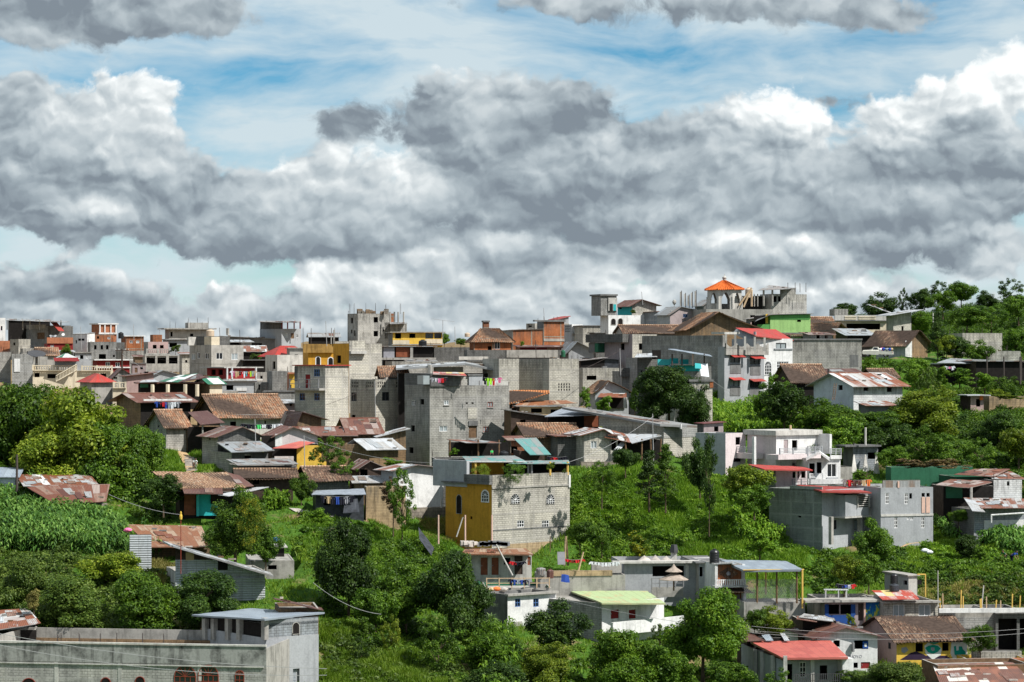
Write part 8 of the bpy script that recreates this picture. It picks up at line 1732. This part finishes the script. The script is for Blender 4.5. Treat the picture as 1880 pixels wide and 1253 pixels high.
TK=[('undergrowth','continuous leafy canopy along the right hilltop skyline',[(1560,592),(1640,575),(1700,560),(1900,545),(2060,545),(2060,600),(1700,605),(1600,610)],150,(30,52),'lf_dark'),
 ('undergrowth','wooded slope continuing beyond the right edge',[(1885,560),(2060,560),(2060,1220),(1885,1220)],330,(30,60),'lf_mid'),('undergrowth','bushes continuing beyond the left edge',[(-200,720),(-50,720),(-50,1180),(-200,1180)],160,(30,60),'lf_mid'),
 ('undergrowth','mixed green undergrowth around the big left trees',[(-60,720),(60,740),(210,790),(300,880),(330,945),(200,930),(100,870),(-60,880)],150,(24,44),'lf_mid'),
 ('undergrowth','low vines and weeds behind the rusted roof left of the yellow blossom tree',[(235,925),(345,925),(385,960),(240,962)],70,(14,26),'lf_mid'),
 ('undergrowth','olive bushes on the near slope below the maize field',[(-60,1015),(60,1012),(200,1030),(320,1060),(430,1090),(440,1130),(300,1170),(60,1150),(-60,1120)],190,(26,50),'lf_olive'),
 ('undergrowth','bright vines spreading below the tarpaulin shack',[(535,945),(590,950),(650,975),(640,1020),(590,1040),(540,1030)],120,(12,24),'lf_bright'),
 ('undergrowth','dark green bushes under the central tree group',[(570,1010),(760,1000),(880,1040),(900,1200),(780,1230),(600,1160)],230,(24,46),'lf_mid'),
 ('undergrowth','mixed weeds on the lower slope beside the corner block of the bare concrete building',[(586,1150),(700,1190),(860,1230),(880,1300),(586,1300)],230,(16,30),'lf_olive'),
 ('undergrowth','dense bushes between the near tree crowns at the bottom of the view',[(880,1180),(1120,1190),(1240,1200),(1390,1200),(1390,1310),(880,1310)],150,(28,52),'lf_mid'),
 ('undergrowth','leafy bushes at the right foot of the tall block building with fanlight windows',[(1046,870),(1130,870),(1170,960),(1260,1000),(1240,1028),(1046,1030)],190,(16,30),'lf_bright'),
 ('undergrowth','bright leafy shrubs on the slope under the pink block house',[(1110,870),(1230,850),(1420,880),(1430,960),(1500,1010),(1480,1100),(1350,1020),(1180,990)],230,(12,28),'lf_bright'),
 ('undergrowth','thick mixed wood covering the hillside above the white modern house',[(1400,720),(1500,740),(1660,745),(1760,720),(1900,770),(1900,870),(1640,860),(1500,800),(1420,770)],380,(22,46),'lf_mid'),
 ('undergrowth','dark bushes filling shaded hollows of the right hillside wood',[(1410,730),(1640,750),(1900,800),(1900,860),(1700,850),(1520,800)],130,(26,50),'lf_dark'),
 ('undergrowth','green bushes among the small sheds on the upper right hillside',[(1590,660),(1700,660),(1760,680),(1900,710),(1900,760),(1700,730),(1590,690)],150,(14,28),'lf_mid'),
 ('undergrowth','leafy growth covering the right hilltop below the skyline trees',[(1560,610),(1620,585),(1700,565),(1900,545),(1900,680),(1740,650),(1680,640)],420,(22,42),'lf_mid'),
 ('undergrowth','overhanging green growth on the cliff above the white parapet',[(1500,1010),(1640,1010),(1700,1030),(1900,1040),(1900,1085),(1700,1062),(1500,1090)],210,(18,34),'lf_mid'),
 ('undergrowth','scrub clinging to the eroded earth bank face',[(1690,1060),(1890,1055),(1890,1112),(1700,1114)],130,(10,24),'lf_olive'),
 ('undergrowth','bushes beneath the lattice window building and the right hillside path',[(1640,985),(1760,980),(1890,1000),(1890,1050),(1640,1050)],90,(14,28),'lf_bright'),
 ('undergrowth','low green growth around the zinc canopy and crumpled roofs',[(1365,1112),(1490,1110),(1500,1150),(1400,1175),(1365,1160)],80,(14,28),'lf_mid'),
 ('undergrowth','weeds and bushes in front of the porch and white lettered house',[(1380,1236),(1720,1236),(1720,1310),(1380,1310)],90,(18,34),'lf_olive')]
for i,(n_,l_,p_,c_,r_,m_) in enumerate(TK): thicket(n_,l_,p_,c_,r_,m_,200+i)
# ---- individual trees: name, label, px, base, w, h, kind, mat, Y
def TT(*a,**k): return T(*a,**k)
TT('broadleaf_tree','biggest round dense tree at the left with olive yellow tips',165,925,225,230,'big','lf_yell',298,tr=.06)
TT('broadleaf_tree','deep green round tree at the left edge of the picture',20,905,185,225,'big','lf_mid',306,tr=.05)
TT('broadleaf_tree','dark green tree right of the biggest left tree leaning to the brown house',250,935,110,175,'big','lf_mid',296,tr=.05)
TT('broadleaf_tree','small leafy tree between the brown walled house and the tile roofed block house',262,885,72,120,'round','lf_bright',303,tr=.1)
TT('broadleaf_tree','shaded lower tree beside the turquoise fronted house',300,940,75,75,'round','lf_dark',283,tr=.1)
TT('broadleaf_tree','low spreading yellow green tree at the left behind the maize',70,885,120,90,'round','lf_yell',302,tr=.05)
TT('broadleaf_tree','lower olive bough mass in front of the biggest left tree',100,935,170,150,'big','lf_yell',296,tr=0)
TT('broadleaf_tree','sunlit lower right bough mass of the big left tree group',212,940,150,165,'dome','lf_mid',294,tr=0)
TT('broadleaf_tree','green tree filling the gap below the cream terrace house',85,850,130,150,'round','lf_mid',312,tr=0)
TT('blossom_tree','leafy tree with bright yellow blossom beside the turquoise fronted house',432,1032,125,140,'dome','lf_mid',260,tr=.12)
TT('flowering_creeper','yellow flowering creeper hanging on the front of the blossom tree',458,1025,62,110,'fine','lf_flame',256.5,tr=.2,cat='creeper')
TT('broadleaf_tree','dark leafy shoulder of trees right of the yellow blossom tree',488,1040,52,75,'round','lf_mid',262,tr=.15)
TT('shrub','round yellow green shrub on the crest above the zinc house',205,1080,110,75,'round','lf_yell',256,tr=0)
TT('shrub','wide olive shrub on the near slope left of the blue sheet roof',130,1165,160,110,'dome','lf_olive',243,tr=0)
TT('shrub','dense dark green shrub behind the loggia roof left end',255,1165,150,125,'dome','lf_mid',241,tr=0)
TT('shrub','dark leafy shrub directly behind the blue sheet roof',370,1150,130,110,'big','lf_dark',243,tr=0)
TT('shrub','sunlit olive shrub at the far left of the near slope',30,1130,120,110,'dome','lf_olive',250,tr=0)
TT('shrub','pale seeded shrub beside the rusty hut at the lower left',62,1120,46,40,'bush','lf_dry',240,tr=0)
TT('broadleaf_tree','tall dark tree right of the flat concrete roof, largest of the central group',640,1140,135,200,'big','lf_dark',252,tr=.12)
TT('broadleaf_tree','full dark round tree left of the plank door house',828,1180,130,190,'big','lf_dark',249,tr=.1)
TT('broadleaf_tree','lighter leafy tree between the two dark central trees',745,1150,105,125,'round','lf_mid',250,tr=.1)
TT('broadleaf_tree','small dark shaded tree at the foot of the central group',690,1175,80,110,'round','lf_mid',247,tr=.1)
TT('broadleaf_tree','reddish brown tipped small tree on the grassy lower slope',718,1215,45,80,'loose','lf_yell',243,tr=.15)
TT('broadleaf_tree','pale tipped dark tree at the bottom of the central group',805,1245,85,110,'loose','lf_mid',240,tr=.1)
TT('shrub','green shrub on the lower slope beside the grassy bank',672,1190,50,60,'bush','lf_mid',244,tr=.0)
TT('shrub','small dark shrub on the lower slope near the concrete corner',660,1235,42,60,'loose','lf_dark',240,tr=.1)
TT('broadleaf_tree','dark tree with an epiphyte covered trunk in front of the adobe wall',738,1010,60,145,'loose','lf_mid',284,tr=.32)
TT('dead_tree','bare brown topped tree left of the epiphyte trunk tree',722,975,55,95,'loose','lf_brown',286,tr=.35)
TT('bromeliad_clump','spiky bromeliads growing on the trunk in front of the adobe wall',742,975,64,42,'palm','lf_mid',283,tr=0,cat='epiphyte')
TT('broadleaf_tree','sunny leafy tree in the middle rows beside the yellow walled hut',605,880,72,75,'loose','lf_mid',303,tr=.15)
TT('broadleaf_tree','lower part of foliage over the mossy tile hut in the middle rows',632,890,52,50,'loose','lf_mid',300,tr=.1)
TT('shrub','bright round shrub at the foot of the dark tower wall',722,862,44,24,'bush','lf_bright',306,tr=0)
TT('broadleaf_tree','small dark green tree left of the mossy tile hut',553,925,44,60,'round','lf_mid',292,tr=.15)
TT('shrub','leafy vine heap below the stair path plots',585,965,60,34,'bush','lf_bright',284,tr=0)
TT('broadleaf_tree','big dark rounded tree beside the slim pale tower in the upper middle',1228,790,118,132,'big','lf_dark',334,tr=.08)
TT('broadleaf_tree','small dark tree at the right foot of the big rounded tree by the pale tower',1280,785,60,70,'round','lf_dark',331,tr=.05)
TT('shrub','feathery bright shrub below the pale wall left of the grey gabled house',1072,750,30,42,'bush','lf_bright',340,tr=0)
TT('shrub','bright shrub in front of the rusty porch of the grey gabled house',1108,755,34,30,'bush','lf_bright',338,tr=0)
TT('shrub','slim green shrub left of the big rounded tree by the pale tower',1165,755,26,48,'bush','lf_bright',341,tr=0)
TT('cypress_tree','left dark pointed cypress on the grassy slope with a brown patch',1192,930,78,95,'cone','lf_dark',291,tr=.12)
TT('cypress_tree','right taller green cypress touching the left one on the grassy slope',1222,932,66,108,'cone','lf_mid',292,tr=.2)
TT('slender_tree','young slender tree casting a round shadow near the fanlight building',1105,925,52,75,'loose','lf_mid',291,tr=.3)
TT('shrub','dark shrub under the white block hut rubble base',1148,868,48,52,'round','lf_dark',303,tr=0)
TT('tall_thin_tree','tall thin dark columnar tree right of the cypress pair',1302,975,46,165,'col','lf_dark',287,tr=.25)
TT('broadleaf_tree','dark leafy tree above the tall thin columnar tree',1285,905,62,105,'round','lf_dark',296,tr=.1)
TT('blossom_tree','rounded light tree with yellowish tips below the pink block house',1365,930,95,90,'round','lf_yell',292,tr=.05)
TT('broadleaf_tree','deep green lower tree under the yellowish tipped tree',1385,945,70,60,'round','lf_mid',289,tr=.02)
TT('shrub','yellow blossom bush above the flat hall roof',1170,1025,72,50,'bush','lf_flame',281,tr=0)
TT('shrub','dark round shrub at the corner of the fanlight building',1065,1010,52,62,'round','lf_mid',284,tr=0)
TT('shrub','second dark shrub right of the fanlight building corner',1105,1015,56,60,'round','lf_mid',282,tr=0)
TT('shrub','rounded bright bush in the middle of the lower grassy slope',1395,1020,70,52,'bush','lf_bright',283,tr=0)
TT('broadleaf_tree','vivid green dense rounded tree in front of the diamond brick house',1290,1245,158,180,'big','lf_bright',243,tr=.1)
TT('broadleaf_tree','wide bright green tree in the bottom centre',1150,1290,150,150,'big','lf_bright',237,tr=.05)
TT('broadleaf_tree','silvery dark tree in front of the green roofed white house',1015,1200,112,105,'round','lf_dark',246,tr=.08)
TT('broadleaf_tree','yellow green tree at the bottom left of centre',1010,1270,120,90,'dome','lf_yell',238,tr=.05)
TT('broadleaf_tree','mid green tree at the bottom between the two bright trees',1230,1290,90,110,'round','lf_mid',235,tr=.05)
TT('broadleaf_tree','leafy tree below the white washed house with lattice windows',892,1240,105,105,'round','lf_mid',243,tr=.05)
TT('broadleaf_tree','dark low tree at the very bottom left of centre',930,1300,120,95,'round','lf_dark',236,tr=.05)
TT('broadleaf_tree','rounded tree at the bottom beside the corner block slope',820,1310,110,85,'round','lf_mid',237,tr=.05)
TT('shrub','pale grey leaved shrub left of the vivid rounded tree',1212,1205,46,55,'loose','lf_olive',247,tr=.05)
TT('shrub','dark bush directly under the red porch roof left end',1345,1275,90,70,'round','lf_mid',235,tr=0)
TT('shrub','porch shrub with long leaves in front of the pillars',1430,1275,60,45,'loose','lf_mid',231,tr=0)
TT('broadleaf_tree','dark olive leafy tree at the bottom in front of the mural house',1650,1280,130,72,'dome','lf_olive',234,tr=0)
TT('shrub','greyish leafy bush in front of the white lettered house',1570,1270,80,48,'round','lf_olive',236,tr=0)
TT('broadleaf_tree','small green tree between mural house and dark construction frame',1800,1205,62,62,'round','lf_mid',249,tr=.08)
TT('broadleaf_tree','leafy green tree before the dark green grey house and lattice window building',1610,1040,88,92,'round','lf_mid',278,tr=.08)
TT('broadleaf_tree','yellow green tree on the bank left of the small plastered hut',1550,1085,66,78,'round','lf_yell',270,tr=.05)
TT('broadleaf_tree','darker tree beside the yellow green tree on the bank',1595,1080,60,68,'round','lf_mid',270,tr=.05)
TT('shrub','yellow green bush below the zinc canopy',1420,1165,80,56,'round','lf_yell',252,tr=0)
TT('shrub','dark green bush left below the zinc canopy',1385,1168,50,58,'round','lf_mid',251,tr=0)
TT('shrub','round dark bush on the maize slope right of the lattice window building',1780,1030,62,52,'round','lf_dark',286,tr=0)
TT('shrub','smaller bright bush by the round dark bush on the maize slope',1800,1030,34,30,'bush','lf_bright',283,tr=0)
TT('shrub','round bush beside the open green shed at the right',1760,965,36,34,'round','lf_mid',293,tr=0)
TT('banana_plant','bushy banana like plants in front of the small unfinished building',1592,885,60,32,'palm','lf_bright',303,tr=0)
TT('shrub','low bright hedge above the blanket parapet',1580,888,60,26,'bush','lf_bright',304,tr=0)
# right hillside trees
RH=[('wide yellowish domed tree below the small hut on the right hillside',1715,800,140,90,'dome','lf_yell',333),
 ('dark rounded tree under the white rural house left end',1440,790,90,95,'round','lf_dark',330),('leafy tree in front of the white rural house left corner',1500,800,95,72,'round','lf_mid',328),
 ('rounded tree below the middle of the white rural house',1560,800,90,58,'round','lf_mid',329),('bright conical shrub tree in the hillside wood',1545,835,85,75,'round','lf_bright',322),
 ('dark tree in the centre of the hillside wood',1625,840,95,78,'round','lf_dark',323),('bluish green spreading tree in the hillside wood',1690,860,90,75,'loose','lf_mid',318),
 ('dark round tree near the right end of the hillside wood',1835,815,80,66,'round','lf_dark',329),('tree in shade at the lower middle of the hillside wood',1745,865,85,72,'round','lf_mid',316),
 ('yellow green tree at the right edge of the hillside wood',1870,860,80,85,'round','lf_yell',320),('small tree above the green sheet fence',1640,865,60,50,'round','lf_mid',315),
 ('dense tree left of the small unfinished building',1512,860,70,75,'round','lf_mid',313),('vine covered tree behind the rust roofed green hut',1800,868,62,60,'loose','lf_bright',314),
 ('bright leafy tree right of the white rural house roof',1688,722,62,68,'round','lf_bright',353),('grey green slender tree behind the bright leafy tree',1705,740,44,62,'loose','lf_olive',350),
 ('dark spreading bush tree beside the grey awning building',1422,745,62,55,'loose','lf_mid',350),('leafy bush tree beside the grille window house foot',1408,780,60,66,'round','lf_bright',338),
 ('small round tree by the open zinc shed',1838,740,48,50,'round','lf_mid',356)]
for q in RH: TT('broadleaf_tree',q[0],*q[1:6],q[6],q[7],tr=.05)
TT('shrub','leafy shrub under the rusty lean to roof below the white rural house',1605,795,95,46,'round','lf_mid',331,tr=0)
for q in (('leafy bush before the left half of the dark wooden shed at the right edge',1808,716,56,34,'bush','lf_bright',366),('dark bush before the right half of the dark wooden shed at the right edge',1855,720,50,30,'round','lf_mid',366),('bush in front of the open pale zinc roofed shed on the right hillside',1762,708,62,34,'bush','lf_mid',368),('bright bushy plant left of the open pale zinc roofed shed',1725,705,40,34,'bush','lf_bright',368),('tangled bush above the brown stone wall',1830,742,52,26,'loose','lf_yell',354)): TT('shrub',q[0],*q[1:6],q[6],q[7],tr=0)
TT('conifer_tree','dark layered conifer right of the adobe house with pickup',1722,665,58,85,'cone','lf_dark',392,tr=.05)
TOPS=[('small dark round tree on the skyline above the cream terrace house',1550,590,54,36,'round','lf_dark',455),('broad dark skyline tree behind the tilted sheet roof',1616,590,64,56,'round','lf_dark',452),
 ('narrow skyline tree between two broad dark trees',1657,580,26,48,'loose','lf_dark',452),('broad dark skyline tree left of the tallest hilltop tree',1690,578,56,52,'round','lf_dark',450),
 ('bushy skyline tree just behind the tallest hilltop tree',1728,560,44,42,'loose','lf_dark',460),('tallest round hilltop tree on the right skyline',1765,568,56,58,'round','lf_mid',455),
 ('pale green round tree below the tallest hilltop tree',1731,580,56,50,'round','lf_bright',440),('low dark tree in the dip of the right skyline',1812,566,50,34,'round','lf_dark',462),
 ('flat topped dark tree near the right end of the skyline',1855,560,56,46,'loose','lf_dark',462),('leafy tree under the flat topped skyline tree',1870,592,60,54,'round','lf_mid',445),
 ('bright bush tree beside the tilted sheet roof ends',1690,612,60,42,'round','lf_bright',425),('broad mid green tree in the middle of the right hilltop',1775,615,80,60,'round','lf_mid',425),
 ('dark tree in front of the whitewashed block house left side',1760,665,70,52,'round','lf_dark',392),('lighter tree joined to the dark tree before the whitewashed block house',1795,668,50,46,'round','lf_mid',390),
 ('yellow green bush tree right of the dark layered conifer',1738,660,36,52,'round','lf_yell',391),('green tree at the right edge above the long low block wall',1868,655,60,55,'round','lf_mid',400),
 ('grey green tree above the whitewashed block house',1820,610,70,46,'loose','lf_mid',428)]
for q in TOPS: TT('broadleaf_tree',q[0],*q[1:6],q[6],q[7],tr=.08)
TT('broadleaf_tree','distant pale tree on the skyline right of the yellow balcony building',816,640,24,32,'round','lf_mid',480,tr=.1)
TT('broadleaf_tree','distant bush on the skyline left of the tile roofed brick house',846,636,24,16,'round','lf_mid',480,tr=.1)
TT('broadleaf_tree','small tree between the dark red house and the white gabled house at the left',121,655,24,24,'round','lf_mid',470,tr=.05)
TT('shrub','plants on the dark terrace under the rusty lean to',466,663,34,14,'bush','lf_olive',446,tr=0)
TT('shrub','plants on the ledge of the bluish panelled house',322,646,20,14,'bush','lf_olive',500,tr=0)
# plants on terraces and walls
TT('flowering_creeper','left flowering creeper cascading over the grey terrace wall of the ochre building',885,893,38,40,'fine','lf_yell',290,tr=0,cat='creeper')
TT('flowering_creeper','right leafy creeper cascading over the block parapet of the ochre building',945,888,52,38,'fine','lf_mid',287.5,tr=0,cat='creeper')
TT('pot_plant','hanging pot plant with yellow leaves on the roof terrace',1012,862,18,14,'bush','lf_yell',289,tr=0,cat='plant')
TT('pot_plant','pot plant at the right corner of the roof terrace',1036,872,10,12,'bush','lf_olive',292,tr=.2,cat='plant')
TT('pot_plant','green plant pots on the dark ledge below the middle tower',835,836,24,14,'bush','lf_bright',301,tr=0,cat='plant')
TT('pot_plant','dark leafy plants by the plank shed right of the middle tower',975,800,22,14,'bush','lf_mid',322,tr=0,cat='plant')
TT('pot_plant','plants on the terrace of the white apartment tower',1162,576,20,8,'bush','lf_olive',436,tr=0,cat='plant')
TT('pot_plant','leafy plants on the brown shed roof edge in the middle row',960,636,12,10,'bush','lf_bright',410,tr=0,cat='plant')
TT('pot_plant','yellow flowering pot beside the mural of the blue and pink house',1562,1146,18,20,'bush','lf_yell',258,tr=0,cat='plant')
TT('flowering_creeper','left half of the brown flowering vine over the green sheet shed',1672,860,84,18,'bush','lf_flower',306,tr=0,cat='creeper')
TT('flowering_creeper','right half of the brown flowering vine over the green sheet shed',1740,861,96,20,'bush','lf_flower',305,tr=0,cat='creeper')
TT('flowering_creeper','vine curtain hanging over the brown stone wall at the right',1850,733,60,10,'bush','lf_yell',350,tr=0,cat='creeper')
TT('palm_frond_plant','lower pale frond plant beside the dark side wall of the white washed house',900,1140,56,40,'palm','lf_pale',252,tr=0,cat='plant')
TT('palm_frond_plant','upper pale frond plant above the dark side wall of the white washed house',895,1112,50,30,'palm','lf_pale',256,tr=0,cat='plant')
